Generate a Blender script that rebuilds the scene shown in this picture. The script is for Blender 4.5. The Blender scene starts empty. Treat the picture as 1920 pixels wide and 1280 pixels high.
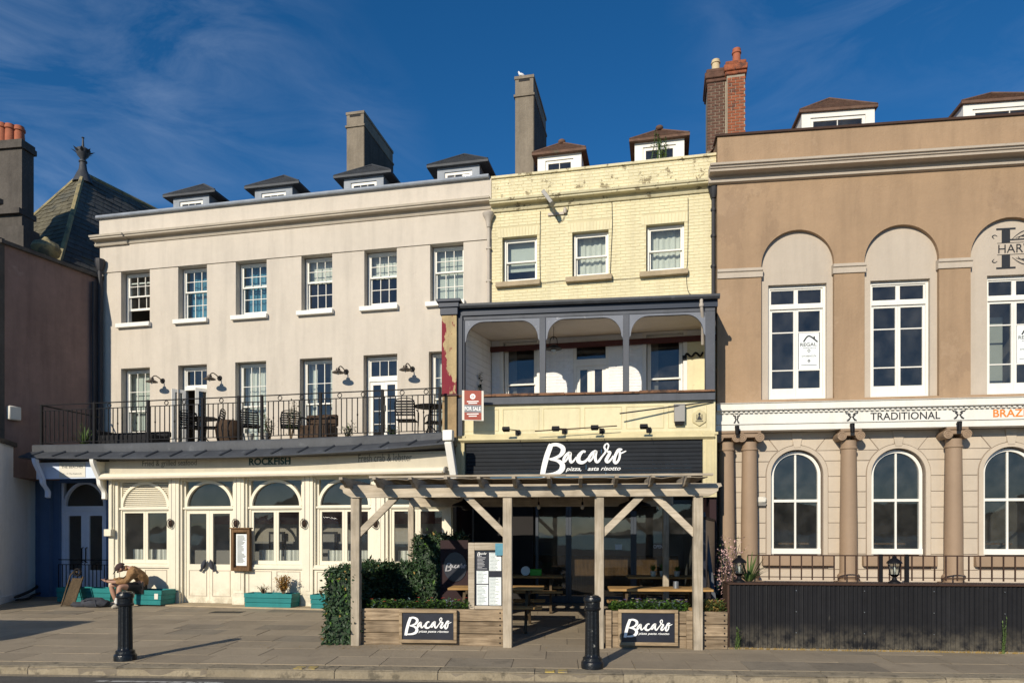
import bpy, bmesh, math, random
from mathutils import Vector, Matrix, noise as nz_
from mathutils.geometry import tessellate_polygon
random.seed(11)
R_ = math.radians
SC = bpy.context.scene
COL = SC.collection
# ------------------------------------------------------------------ camera, sky, sun, exposure
FPX, EYE, HOR = 1350.0, 1.8, 1000.0          # focal length in photo pixels, eye height, horizon row
cam_d = bpy.data.cameras.new('camera'); cam = bpy.data.objects.new('camera', cam_d); COL.objects.link(cam)
cam.location = (0, 0, EYE); cam.rotation_euler = (R_(90), 0, 0)
cam_d.sensor_width = 36; cam_d.lens = FPX/1920*36; cam_d.shift_y = (HOR-640)/1920
cam_d.clip_start = .1; cam_d.clip_end = 9000
SC.camera = cam
SUN_AZ, SUN_EL = 27.0, 25.0                  # light travels towards +Y, turned 27 degrees to the right
L = Vector((math.sin(R_(SUN_AZ))*math.cos(R_(SUN_EL)), math.cos(R_(SUN_AZ))*math.cos(R_(SUN_EL)), -math.sin(R_(SUN_EL))))
sd = bpy.data.lights.new('sun', 'SUN'); sd.energy = 4.0; sd.angle = R_(.5); sd.color = (1, .90, .74)
sun = bpy.data.objects.new('sun', sd); COL.objects.link(sun); sun.rotation_euler = L.to_track_quat('-Z', 'Y').to_euler(); sun.location = (-20, -20, 30)
W = bpy.data.worlds.new('World'); SC.world = W; W.use_nodes = True
nt = W.node_tree; nt.nodes.clear()
def wn(t, **k):
    n = nt.nodes.new(t)
    for a, b in k.items(): setattr(n, a, b)
    return n
sky = wn('ShaderNodeTexSky', sky_type='NISHITA', sun_disc=False, sun_elevation=R_(SUN_EL), sun_rotation=R_(180+SUN_AZ),
         altitude=1500, air_density=1.0, dust_density=.1, ozone_density=4.0)
hs = wn('ShaderNodeHueSaturation'); hs.inputs['Saturation'].default_value = 1.26; hs.inputs['Value'].default_value = .71
nt.links.new(sky.outputs[0], hs.inputs['Color'])
# thin cirrus: stretched noise on the view direction
tc = wn('ShaderNodeTexCoord'); mp = wn('ShaderNodeMapping'); mp.inputs['Rotation'].default_value = (0, R_(-32), R_(8)); mp.inputs['Scale'].default_value = (1.6, 1.0, 5.5)
nz = wn('ShaderNodeTexNoise'); nz.inputs['Scale'].default_value = 3.0; nz.inputs['Detail'].default_value = 9; nz.inputs['Roughness'].default_value = .62; nz.inputs['Distortion'].default_value = .9
nb = wn('ShaderNodeTexNoise'); nb.inputs['Scale'].default_value = 1.7; nb.inputs['Detail'].default_value = 2
mb_ = wn('ShaderNodeMapping'); mb_.inputs['Location'].default_value = (2.55, .35, .55)
cr = wn('ShaderNodeMapRange'); cr.inputs[1].default_value = .40; cr.inputs[2].default_value = .90; cr.inputs[4].default_value = .36
cb = wn('ShaderNodeMapRange'); cb.inputs[1].default_value = .40; cb.inputs[2].default_value = .68
ml = wn('ShaderNodeMath', operation='MULTIPLY'); mx = wn('ShaderNodeMixRGB'); mx.inputs[2].default_value = (4.6, 5.4, 6.6, 1)
bg = wn('ShaderNodeBackground'); bg.inputs['Strength'].default_value = .125
wo = wn('ShaderNodeOutputWorld')
for a, b in ((tc.outputs['Generated'], mp.inputs[0]), (mp.outputs[0], nz.inputs['Vector']), (tc.outputs['Generated'], mb_.inputs[0]), (mb_.outputs[0], nb.inputs['Vector']),
             (nz.outputs[0], cr.inputs[0]), (nb.outputs[0], cb.inputs[0]), (cr.outputs[0], ml.inputs[0]), (cb.outputs[0], ml.inputs[1]), (ml.outputs[0], mx.inputs[0]),
             (hs.outputs[0], mx.inputs[1]), (mx.outputs[0], bg.inputs['Color']), (bg.outputs[0], wo.inputs[0])): nt.links.new(a, b)
vs = SC.view_settings; vs.view_transform = 'Standard'; vs.look = 'None'; vs.exposure = .28; vs.gamma = 1; vs.use_curve_mapping = False
SC.render.engine = 'CYCLES'; SC.cycles.use_denoising = True; SC.cycles.max_bounces = 6; SC.cycles.transparent_max_bounces = 12
SC.cycles.sample_clamp_indirect = 6
# ------------------------------------------------------------------ materials
MATS = {}
def mat(name, c, r=.75, var=.12, sc=1.5, bump=.15, bsc=60, streak=0, wear=None, metal=0, rnd=0, spec=.35, emit=0, dirt=None, foot=None):
    """procedural material on world position: large blotches, vertical streaks, patches of wear, fine relief, per-object variation"""
    m = bpy.data.materials.new(name); m.use_nodes = True; MATS[name] = m
    t = m.node_tree; N = t.nodes; K = t.links; b = N['Principled BSDF']
    b.inputs['Roughness'].default_value = r; b.inputs['Metallic'].default_value = metal; b.inputs['Specular IOR Level'].default_value = spec
    g = N.new('ShaderNodeNewGeometry')
    def noise(s, d=5, scale=None, rough=.6):
        n = N.new('ShaderNodeTexNoise'); n.inputs['Scale'].default_value = s; n.inputs['Detail'].default_value = d; n.inputs['Roughness'].default_value = rough
        if scale:
            p = N.new('ShaderNodeMapping'); p.inputs['Scale'].default_value = scale; K.new(g.outputs['Position'], p.inputs[0]); K.new(p.outputs[0], n.inputs['Vector'])
        else: K.new(g.outputs['Position'], n.inputs['Vector'])
        return n.outputs[0]
    def rng(x, a, bb, lo, hi):
        q = N.new('ShaderNodeMapRange'); K.new(x, q.inputs[0])
        for i, v in enumerate((a, bb, lo, hi)): q.inputs[i+1].default_value = v
        return q.outputs[0]
    def mul(x, y):
        q = N.new('ShaderNodeMath'); q.operation = 'MULTIPLY'; K.new(x, q.inputs[0])
        if isinstance(y, (int, float)): q.inputs[1].default_value = y
        else: K.new(y, q.inputs[1])
        return q.outputs[0]
    f = rng(noise(sc), .25, .75, 1-var, 1+var)
    f = mul(f, rng(noise(sc*9, 4), .2, .8, 1-var*.6, 1+var*.6))
    if streak: f = mul(f, rng(noise(1.7, 5, (2.4, 2.4, .25), .6), .45, .75, 1, 1-streak))
    if rnd:
        oi = N.new('ShaderNodeObjectInfo'); f = mul(f, rng(oi.outputs['Random'], 0, 1, 1-rnd, 1+rnd))
    cm = N.new('ShaderNodeVectorMath'); cm.operation = 'SCALE'; cm.inputs[0].default_value = c; K.new(f, cm.inputs['Scale']); out = cm.outputs[0]
    for wv in (wear if isinstance(wear, list) else [wear] if wear else []) + ([dirt] if dirt else []):
        wc, th, ws = wv[0], wv[1], wv[2]; st = wv[3] if len(wv) > 3 else None
        q = N.new('ShaderNodeMixRGB'); K.new(rng(noise(ws, 8, st, .68), th, th+(wv[4] if len(wv) > 4 else .06), 0, wv[5] if len(wv) > 5 else 1), q.inputs[0]); K.new(out, q.inputs[1]); q.inputs[2].default_value = (*wc, 1); out = q.outputs[0]
    if foot:      # splashed dust at the foot of a wall: patchy, up to a given height
        sx = N.new('ShaderNodeSeparateXYZ'); K.new(g.outputs['Position'], sx.inputs[0]); q = N.new('ShaderNodeMixRGB')
        K.new(mul(rng(noise(5, 7, None, .7), .40, .62, 0, .75), rng(sx.outputs['Z'], foot[1], foot[2], 1, 0)), q.inputs[0]); K.new(out, q.inputs[1]); q.inputs[2].default_value = (*foot[0], 1); out = q.outputs[0]
    K.new(out, b.inputs['Base Color'])
    if bump:
        bp = N.new('ShaderNodeBump'); bp.inputs['Strength'].default_value = bump; bp.inputs['Distance'].default_value = .02
        K.new(noise(bsc, 6), bp.inputs['Height']); K.new(bp.outputs[0], b.inputs['Normal'])
    if emit: K.new(out, b.inputs['Emission Color']); b.inputs['Emission Strength'].default_value = emit
    return m
def woodmat(name, c, dark, axis=0, r=.8, var=.25, rnd=.12, knots=True):
    """grain stretched along one object axis"""
    m = bpy.data.materials.new(name); m.use_nodes = True; MATS[name] = m
    t = m.node_tree; N = t.nodes; K = t.links; b = N['Principled BSDF']; b.inputs['Roughness'].default_value = r; b.inputs['Specular IOR Level'].default_value = .25
    tcn = N.new('ShaderNodeTexCoord'); oi = N.new('ShaderNodeObjectInfo'); ad = N.new('ShaderNodeVectorMath'); ad.operation = 'ADD'
    sc_ = N.new('ShaderNodeVectorMath'); sc_.operation = 'SCALE'; sc_.inputs[0].default_value = (17, 31, 23); K.new(oi.outputs['Random'], sc_.inputs['Scale'])
    K.new(tcn.outputs['Object'], ad.inputs[0]); K.new(sc_.outputs[0], ad.inputs[1])
    p = N.new('ShaderNodeMapping'); s = [14, 14, 14]; s[axis] = .9; p.inputs['Scale'].default_value = s; K.new(ad.outputs[0], p.inputs[0])
    n = N.new('ShaderNodeTexNoise'); n.inputs['Scale'].default_value = 2.2; n.inputs['Detail'].default_value = 7; n.inputs['Roughness'].default_value = .65; n.inputs['Distortion'].default_value = .7; K.new(p.outputs[0], n.inputs['Vector'])
    rp = N.new('ShaderNodeValToRGB'); K.new(n.outputs[0], rp.inputs[0])
    rp.color_ramp.elements[0].position = .32; rp.color_ramp.elements[0].color = (*dark, 1); rp.color_ramp.elements[1].position = .62; rp.color_ramp.elements[1].color = (*c, 1)
    q = N.new('ShaderNodeMapRange'); q.inputs[3].default_value = 1-rnd; q.inputs[4].default_value = 1+rnd; K.new(oi.outputs['Random'], q.inputs[0])
    n2 = N.new('ShaderNodeTexNoise'); n2.inputs['Scale'].default_value = 3.1; n2.inputs['Detail'].default_value = 5; K.new(ad.outputs[0], n2.inputs['Vector'])
    q2 = N.new('ShaderNodeMapRange'); q2.inputs[1].default_value = .3; q2.inputs[2].default_value = .7; q2.inputs[3].default_value = 1-var; q2.inputs[4].default_value = 1+var; K.new(n2.outputs[0], q2.inputs[0])
    mu = N.new('ShaderNodeMath'); mu.operation = 'MULTIPLY'; K.new(q.outputs[0], mu.inputs[0]); K.new(q2.outputs[0], mu.inputs[1])
    v = N.new('ShaderNodeVectorMath'); v.operation = 'SCALE'; K.new(rp.outputs[0], v.inputs[0]); K.new(mu.outputs[0], v.inputs['Scale']); K.new(v.outputs[0], b.inputs['Base Color'])
    bp = N.new('ShaderNodeBump'); bp.inputs['Strength'].default_value = .35; bp.inputs['Distance'].default_value = .01; K.new(n.outputs[0], bp.inputs['Height']); K.new(bp.outputs[0], b.inputs['Normal'])
    return m
def glassmat(name, tint=(.75, .82, .82), refl=1.0, wav=.012, dust=.025):
    """thin window pane: clear glass that mirrors by angle, slightly wavy"""
    m = bpy.data.materials.new(name); m.use_nodes = True; MATS[name] = m
    t = m.node_tree; N = t.nodes; K = t.links; N.clear()
    o = N.new('ShaderNodeOutputMaterial'); tr = N.new('ShaderNodeBsdfTransparent'); tr.inputs[0].default_value = (*tint, 1)
    gl = N.new('ShaderNodeBsdfGlossy'); gl.inputs['Roughness'].default_value = .015; mxx = N.new('ShaderNodeMixShader')
    g = N.new('ShaderNodeNewGeometry'); dt = N.new('ShaderNodeVectorMath'); dt.operation = 'DOT_PRODUCT'; K.new(g.outputs['Incoming'], dt.inputs[0]); K.new(g.outputs['Normal'], dt.inputs[1])
    def mth(op, a, b=None):
        q = N.new('ShaderNodeMath'); q.operation = op
        for i, v in enumerate((a, b)):
            if v is None: continue
            if isinstance(v, (int, float)): q.inputs[i].default_value = v
            else: K.new(v, q.inputs[i])
        return q.outputs[0]
    ff = mth('MULTIPLY_ADD', mth('POWER', mth('SUBTRACT', 1, mth('ABSOLUTE', dt.outputs['Value'])), 5), 1-.085*refl); ff.node.inputs[2].default_value = .085*refl
    n = N.new('ShaderNodeTexNoise'); n.inputs['Scale'].default_value = 1.6; K.new(g.outputs['Position'], n.inputs['Vector'])
    bp = N.new('ShaderNodeBump'); bp.inputs['Strength'].default_value = wav*5; bp.inputs['Distance'].default_value = .04; K.new(n.outputs[0], bp.inputs['Height']); K.new(bp.outputs[0], gl.inputs['Normal'])
    df = N.new('ShaderNodeBsdfDiffuse'); df.inputs[0].default_value = (.5, .49, .46, 1); dm = N.new('ShaderNodeMixShader'); n2 = N.new('ShaderNodeTexNoise'); n2.inputs['Scale'].default_value = 3.5; n2.inputs['Detail'].default_value = 6; K.new(g.outputs['Position'], n2.inputs['Vector'])
    K.new(mth('MULTIPLY', mth('POWER', n2.outputs[0], 1.6), dust*3), dm.inputs[0]); K.new(tr.outputs[0], dm.inputs[1]); K.new(df.outputs[0], dm.inputs[2])
    K.new(ff, mxx.inputs[0]); K.new(dm.outputs[0], mxx.inputs[1]); K.new(gl.outputs[0], mxx.inputs[2]); K.new(mxx.outputs[0], o.inputs[0])
    return m
# ------------------------------------------------------------------ geometry helpers
class MB:
    def __init__(s): s.v = []; s.f = []
    def add(s, vs_, fs):
        n = len(s.v); s.v += [tuple(p) for p in vs_]; s.f += [tuple(i+n for i in q) for q in fs]; return s
    def hexa(s, p): return s.add(p, [(0, 3, 2, 1), (4, 5, 6, 7), (0, 1, 5, 4), (1, 2, 6, 5), (2, 3, 7, 6), (3, 0, 4, 7)])
    def box(s, x0, x1, y0, y1, z0, z1):
        return s.hexa([(x0, y0, z0), (x1, y0, z0), (x1, y1, z0), (x0, y1, z0), (x0, y0, z1), (x1, y0, z1), (x1, y1, z1), (x0, y1, z1)])
    def quad(s, a, b, c, d): return s.add([a, b, c, d], [(0, 1, 2, 3)])
    def _ext(s, P, Q):
        n = len(P); return s.add(P+Q, [tuple(range(n)), tuple(range(2*n-1, n-1, -1))]+[(i, i+n, (i+1) % n+n, (i+1) % n) for i in range(n)])
    def ext(s, poly, y0, y1): return s._ext([(x, y0, z) for x, z in poly], [(x, y1, z) for x, z in poly])        # xz outline along y
    def exx(s, poly, x0, x1): return s._ext([(x0, y, z) for y, z in poly], [(x1, y, z) for y, z in poly])        # yz outline along x
    def exz(s, poly, z0, z1): return s._ext([(x, y, z0) for x, y in poly], [(x, y, z1) for x, y in poly])        # xy outline along z
    def tube(s, pts, r, n=6, caps=True):
        pts = [Vector(p) for p in pts]; rs = r if isinstance(r, (list, tuple)) else [r]*len(pts); base = len(s.v); up = None
        for i, p in enumerate(pts):
            d = (pts[min(i+1, len(pts)-1)]-pts[max(i-1, 0)]).normalized()
            if up is None: up = Vector((0, 0, 1)) if abs(d.z) < .9 else Vector((1, 0, 0))
            a = d.cross(up).normalized(); b = a.cross(d).normalized(); up = b
            for k in range(n):
                t = 2*math.pi*k/n; q = p+(a*math.cos(t)+b*math.sin(t))*rs[i]; s.v.append(tuple(q))
        for i in range(len(pts)-1):
            for k in range(n): s.f.append((base+i*n+k, base+i*n+(k+1) % n, base+(i+1)*n+(k+1) % n, base+(i+1)*n+k))
        if caps: s.f.append(tuple(base+k for k in range(n))[::-1]); s.f.append(tuple(base+(len(pts)-1)*n+k for k in range(n)))
        return s
    def bar(s, a, b, w, h=None):
        """square bar from a to b"""
        a = Vector(a); b = Vector(b); d = (b-a).normalized(); up = Vector((0, 0, 1)) if abs(d.z) < .95 else Vector((0, 1, 0))
        x = d.cross(up).normalized()*w/2; y = x.cross(d).normalized()*(h or w)/2
        return s.hexa([a-x-y, a+x-y, a+x+y, a-x+y, b-x-y, b+x-y, b+x+y, b-x+y])
    def lathe(s, prof, cx=0, cy=0, n=16, cz=0):
        base = len(s.v)
        for r, z in prof:
            for k in range(n): t = 2*math.pi*k/n; s.v.append((cx+r*math.cos(t), cy+r*math.sin(t), cz+z))
        for i in range(len(prof)-1):
            for k in range(n): s.f.append((base+i*n+k, base+i*n+(k+1) % n, base+(i+1)*n+(k+1) % n, base+(i+1)*n+k))
        s.f.append(tuple(base+k for k in range(n))[::-1]); s.f.append(tuple(base+(len(prof)-1)*n+k for k in range(n)))
        return s
    def arch(s, cx, cz, r0, r1, y0, y1, a0=0, a1=180, n=20, ez=1):
        """ring segment in the xz plane, square section"""
        base = len(s.v)
        for i in range(n+1):
            t = R_(a0+(a1-a0)*i/n); c, q = math.cos(t), math.sin(t)*ez
            s.v += [(cx+r0*c, y0, cz+r0*q), (cx+r1*c, y0, cz+r1*q), (cx+r1*c, y1, cz+r1*q), (cx+r0*c, y1, cz+r0*q)]
        for i in range(n):
            b = base+4*i
            for k in range(4): s.f.append((b+k, b+(k+1) % 4, b+4+(k+1) % 4, b+4+k))
        s.f += [(base+3, base+2, base+1, base), tuple(base+4*n+k for k in range(4))]
        return s
    def wallh(s, outer, holes, y, depth):
        """plane outline in xz with openings, and the reveals of the openings"""
        loops = [[Vector((x, z, 0)) for x, z in l] for l in [outer]+holes]
        tris = tessellate_polygon(loops); flat = [p for l in loops for p in l]
        s.add([(p.x, y, p.y) for p in flat], [tuple(t) for t in tris])
        for h in holes:
            n = len(h); s.add([(x, y, z) for x, z in h]+[(x, y+depth, z) for x, z in h], [(i, (i+1) % n, (i+1) % n+n, i+n) for i in range(n)])
        return s
    def blob(s, c, r, n=1, jit=.0):
        bm = bmesh.new(); bmesh.ops.create_icosphere(bm, subdivisions=n, radius=1); rr = r if isinstance(r, tuple) else (r, r, r)
        vv = [(c[0]+v.co.x*rr[0]*(1+random.uniform(-jit, jit)), c[1]+v.co.y*rr[1]*(1+random.uniform(-jit, jit)), c[2]+v.co.z*rr[2]*(1+random.uniform(-jit, jit))) for v in bm.verts]
        fs = [tuple(v.index for v in f.verts) for f in bm.faces]; bm.free(); return s.add(vv, fs)
    def leaf(s, p, d, up, ln, wd):
        p = Vector(p); d = Vector(d).normalized(); a = d.cross(Vector(up)).normalized(); n = a.cross(d)
        return s.add([p, p+d*ln*.45+a*wd/2+n*wd*.15, p+d*ln, p+d*ln*.45-a*wd/2+n*wd*.15, p+d*ln*.5], [(0, 1, 4), (1, 2, 4), (2, 3, 4), (3, 0, 4)])
def rect(x0, x1, z0, z1): return [(x0, z0), (x1, z0), (x1, z1), (x0, z1)]
def archhole(x0, x1, z0, zs, n=18, ez=1):
    c = (x0+x1)/2; r = (x1-x0)/2
    return [(x0, z0), (x1, z0)]+[(c+r*math.cos(math.pi*i/n), zs+r*ez*math.sin(math.pi*i/n)) for i in range(n+1)]
BASE = {}
def mesh_of(name, mb, off=(0, 0, 0), smooth=True):
    me = bpy.data.meshes.new(name); ox, oy, oz = off
    me.from_pydata([(x-ox, y-oy, z-oz) for x, y, z in mb.v], [], mb.f); me.validate()
    bm = bmesh.new(); bm.from_mesh(me); bmesh.ops.recalc_face_normals(bm, faces=bm.faces); bm.to_mesh(me); bm.free()
    if smooth: me.shade_smooth(); me.set_sharp_from_angle(angle=R_(35))
    return me
def mk(name, mb, m, parent=None, bev=0, loc=None, label=None, kind=None, smooth=True):
    """one mesh object; mb is in the coordinates of the parent's frame (the thing's base is taken off)"""
    off = BASE.get(parent.name, (0, 0, 0)) if parent else (0, 0, 0)
    me = mesh_of(name, mb, off, smooth); me.materials.append(m if not isinstance(m, str) else MATS[m])
    o = bpy.data.objects.new(name, me); COL.objects.link(o)
    if parent: o.parent = parent; BASE[o.name] = off
    if bev:
        b = o.modifiers.new('bevel', 'BEVEL'); b.width = bev; b.segments = 1; b.limit_method = 'ANGLE'; b.angle_limit = R_(40)
    if label: o['label'] = label
    if kind: o['kind'] = kind
    return o
def piece(name, me, m, parent, loc, rot=(0, 0, 0), scale=(1, 1, 1)):
    """a copy sharing mesh data, placed in the frame coordinates of its thing"""
    off = BASE.get(parent.name, (0, 0, 0)) if parent else (0, 0, 0)
    if m and not me.materials: me.materials.append(MATS[m])
    o = bpy.data.objects.new(name, me); COL.objects.link(o); o.parent = parent
    o.location = (loc[0]-off[0], loc[1]-off[1], loc[2]-off[2]); o.rotation_euler = rot; o.scale = scale
    return o
class Fr:
    """a vertical plane in the place: s runs right along it, y into it, z up"""
    def __init__(s, px, Y, deg):
        s.O = Vector(((px-960)/FPX*Y, Y)); s.a = R_(deg); s.u = Vector((math.cos(s.a), -math.sin(s.a))); s.n = Vector((math.sin(s.a), math.cos(s.a)))
    def s_(s, px, d=0):
        k = (px-960)/FPX; o = s.O-s.n*d          # o + u*q = t*(k,1)
        q = (k*o.y-o.x)/(s.u.x-k*s.u.y); return q
    def Y(s, px, d=0): return (s.O-s.n*d+s.u*s.s_(px, d)).y
    def z(s, px, py, d=0): return EYE-(py-HOR)/FPX*s.Y(px, d)
    def p(s, px, py, d=0): return (s.s_(px, d), -d, s.z(px, py, d))
    def w(s, x, y, z): q = s.O+s.u*x+s.n*y; return Vector((q.x, q.y, z))
WF = Fr(960, 0, 0)
def thing(name, label, cat, F=WF, pos=(0, 0, 0), group=None, rz=0):
    o = bpy.data.objects.new(name, None); COL.objects.link(o); o.location = F.w(*pos); o.rotation_euler = (0, 0, -F.a+rz); o.empty_display_size = .2
    o['label'] = label; o['category'] = cat
    if group: o['group'] = group
    BASE[o.name] = tuple(pos); return o
def single(name, mb, m, F, pos, label, cat, group=None, bev=0):
    """a thing that is one mesh"""
    me = mesh_of(name, mb, pos); me.materials.append(MATS[m]); o = bpy.data.objects.new(name, me); COL.objects.link(o)
    o.location = F.w(*pos); o.rotation_euler = (0, 0, -F.a); o['label'] = label; o['category'] = cat; BASE[o.name] = tuple(pos)
    if group: o['group'] = group
    if bev: b = o.modifiers.new('bevel', 'BEVEL'); b.width = bev; b.segments = 1; b.limit_method = 'ANGLE'
    return o
def text(s, parent, m, x, y, z, w, h, name='lettering', shear=0, off=0.0, ex=.004, tilt=0):
    """flat lettering fitted to w x h, lower left at x, z on the plane y"""
    cu = bpy.data.curves.new('t', 'FONT'); cu.body = s; cu.extrude = 0; cu.offset = off; cu.shear = shear; cu.resolution_u = 3
    to = bpy.data.objects.new('t', cu); COL.objects.link(to); dg = bpy.context.evaluated_depsgraph_get(); me = bpy.data.meshes.new_from_object(to.evaluated_get(dg))
    bpy.data.objects.remove(to); X = [v.co.x for v in me.vertices]; Z = [v.co.y for v in me.vertices]
    ax = w/(max(X)-min(X)); az = h/(max(Z)-min(Z)); mb = MB()
    for v in me.vertices:
        xx = (v.co.x-min(X))*ax; mb.v.append((x+xx, y, z+(v.co.y-min(Z))*az+tilt*xx))
    mb.f = [tuple(p.vertices) for p in me.polygons]; bpy.data.meshes.remove(me)
    return mk(name, mb, m, parent)
def crom(pts, n=7):
    out = []; P = [pts[0]]+list(pts)+[pts[-1]]
    for i in range(1, len(P)-2):
        a, b, c, d = P[i-1:i+3]
        for k in range(n):
            t = k/n; out.append(tuple(.5*((2*b[j])+(-a[j]+c[j])*t+(2*a[j]-5*b[j]+4*c[j]-d[j])*t*t+(-a[j]+3*b[j]-3*c[j]+d[j])*t**3) for j in range(len(b))))
    return out+[tuple(pts[-1])]
def ribbon(mb, pts, wd, y, dz=.0):
    """brush stroke of varying width as a flat strip in xz"""
    pts = crom(pts); n = len(pts); base = len(mb.v); ws = wd if isinstance(wd, list) else [wd]
    for i, p in enumerate(pts):
        a = pts[max(i-1, 0)]; b = pts[min(i+1, n-1)]; dx, dz_ = b[0]-a[0], b[1]-a[1]; l = math.hypot(dx, dz_) or 1
        t = i/(n-1)*(len(ws)-1); k = min(int(t), len(ws)-2) if len(ws) > 1 else 0; q = ws[k]+(ws[k+1]-ws[k])*(t-k) if len(ws) > 1 else ws[0]
        mb.v += [(p[0]-dz_/l*q/2, y, p[1]+dx/l*q/2), (p[0]+dz_/l*q/2, y, p[1]-dx/l*q/2)]
    for i in range(n-1): mb.f.append((base+2*i, base+2*i+1, base+2*i+3, base+2*i+2))
LOGO = [([(165, 765), (205, 560), (260, 360), (318, 200), (338, 150)], [92, 100, 102, 96, 76]), ([(345, 165), (450, 160), (550, 215), (560, 290), (500, 370), (385, 420), (300, 432)], [60, 62, 86, 92, 62, 46, 30]),
        ([(320, 440), (450, 460), (540, 525), (548, 600), (500, 670), (380, 716), (225, 728)], [30, 56, 92, 106, 88, 62, 44]),
        ([(690, 308), (622, 356), (575, 440), (590, 482), (640, 432), (702, 318), (692, 420), (712, 492), (760, 472), (812, 400)], [45, 50, 52, 42, 34, 46, 56, 52, 36, 26]),
        ([(985, 305), (930, 300), (862, 380), (852, 470), (912, 506), (982, 480), (1045, 415)], [40, 46, 76, 82, 62, 46, 34]),
        ([(1172, 290), (1110, 330), (1050, 420), (1060, 476), (1110, 430), (1182, 290), (1166, 400), (1180, 482), (1222, 490), (1290, 400)], [45, 52, 52, 42, 34, 46, 56, 52, 46, 34]),
        ([(1285, 408), (1362, 300), (1336, 226), (1352, 178), (1390, 156), (1414, 190), (1400, 250), (1378, 296)], [32, 38, 34, 30, 28, 28, 28, 26]),
        ([(1388, 310), (1440, 322), (1402, 400), (1370, 470), (1402, 502), (1460, 452), (1506, 384)], [28, 56, 62, 62, 46, 36, 28]),
        ([(1668, 272), (1600, 276), (1545, 370), (1518, 480), (1552, 520), (1604, 460), (1624, 370), (1618, 290)], [28, 52, 56, 54, 48, 44, 42, 34]), ([(1616, 354), (1680, 325), (1742, 298)], [28, 28, 16])]
def logo(parent, m, x, z, h, y, name='lettering', sub='pizza, pasta risotto', submat=None):
    """the brush-script name: lower left x, z; h = height of the capital"""
    k = h/640; mb = MB()
    for i, (pts, ws) in enumerate(LOGO): ribbon(mb, [(x+(a-120)*k, z+(757-b)*k) for a, b in pts], [q*k for q in ws], y-.0004*i)
    o = mk(name, mb, m, parent)
    if sub: text(sub, parent, submat or m, x+490*k, y, z+75*k, 1030*k, 96*k, name='small_lettering', shear=.35, off=.012)
    return o
# ------------------------------------------------------------------ materials
mat('cream_render', (.555, .498, .422), .85, .06, .8, .35, 26, streak=.14, wear=((.40, .35, .28), .64, 2.2, (1, 1, 1.6), .14, .5), dirt=((.30, .26, .20), .66, 1.4, (2.2, 2.2, .3), .2, .45))
mat('cream_trim', (.56, .495, .40), .8, .07, 2, .2, 60, streak=.12)
mat('yellow_paint', (.70, .63, .405), .7, .08, 1.3, .3, 50, streak=.16, wear=((.36, .30, .15), .67, 7, None, .05, .8), dirt=((.42, .36, .22), .62, 1.1, (2, 2, .35), .2, .5))
mat('yellow_peeling', (.70, .635, .42), .75, .1, 1.5, .4, 40, streak=.2, wear=((.20, .16, .09), .575, 5, None, .03, .9), dirt=((.45, .39, .26), .56, 2, (1.5, 1.5, .5), .2, .5))
mat('yellow_joint', (.60, .53, .33), .9, .1)
mat('buff_trim', (.62, .54, .32), .7, .08, 2, .15, 60, streak=.15, dirt=((.33, .28, .18), .62, 6, None, .1, .7))
mat('tan_render', (.345, .236, .146), .85, .08, .7, .5, 22, streak=.16, wear=[((.39, .275, .18), .56, .55, None, .015, .35), ((.23, .155, .10), .60, .9, (1, 1, .7), .02, .3), ((.62, .52, .40), .735, 4.5, (1.5, 1.5, .6), .02, .8), ((.10, .07, .05), .77, 6, None, .015, .8)], dirt=((.20, .14, .09), .60, 1.7, (1.4, 1.4, .3), .2, .6))
mat('beige_render', (.475, .41, .335), .85, .05, .8, .4, 24, streak=.10, dirt=((.33, .275, .22), .63, 1.5, (2, 2, .3), .2, .5))
mat('block_render', (.51, .435, .345), .8, .06, 1, .25, 40, streak=.08, rnd=.05)
mat('block_joint', (.30, .24, .19), .85, .06)
mat('column_brown', (.30, .212, .142), .65, .07, 1.2, .12, 60, streak=.08)
mat('white_paint', (.78, .76, .70), .55, .05, 2, .08, 60, streak=.08)
mat('white_fascia', (.76, .74, .68), .6, .04, 1.5, .1, 60, streak=.10, dirt=((.5, .47, .42), .66, 3, (2, 2, .4), .12, .6))
mat('cream_paint', (.74, .685, .545), .5, .05, 1.5, .1, 60, streak=.08, foot=((.34, .29, .20), .15, .7), dirt=((.55, .48, .34), .64, 2.2, (2, 2, .4), .16, .5))
mat('stone_fascia', (.50, .455, .36), .8, .05, 1.3, .1, 50, streak=.12)
mat('awning_cream', (.80, .73, .57), .6, .04, 1.5, .05, 60)
mat('lead', (.052, .057, .066), .6, .22, 1.5, .25, 18, streak=.25, spec=.4, wear=((.15, .16, .17), .60, 3, None, .12, .6))
mat('lead_pale', (.26, .29, .33), .6, .15, 2, .2, 20, streak=.2)
mat('slate', (.055, .06, .068), .65, .25, 3, .4, 30, rnd=.2)
mat('slate_old', (.085, .083, .075), .8, .4, 1.2, .5, 30, dirt=((.16, .14, .07), .56, 1.3, None, .15, .7)); mat('slate_lichen', (.12, .108, .072), .85, .4, 2.5, .5, 30, dirt=((.09, .09, .075), .52, 2, None, .1, .8))
mat('clay_tile', (.13, .075, .052), .85, .3, 6, .5, 30, dirt=((.10, .10, .07), .58, 5, None, .1, .7))
mat('lichen_stone', (.30, .25, .13), .9, .35, 3, .6, 20, dirt=((.10, .10, .08), .52, 2.5, None, .1, .8))
mat('stone_sill', (.40, .32, .21), .85, .15, 4, .4, 40, streak=.2)
mat('stack_render', (.225, .19, .145), .9, .18, 1.3, .5, 25, streak=.3, dirt=((.12, .10, .07), .58, 1.6, (1.5, 1.5, .5), .18, .7))
mat('dark_stone', (.085, .075, .065), .9, .25, 1.6, .5, 20, streak=.3)
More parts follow.
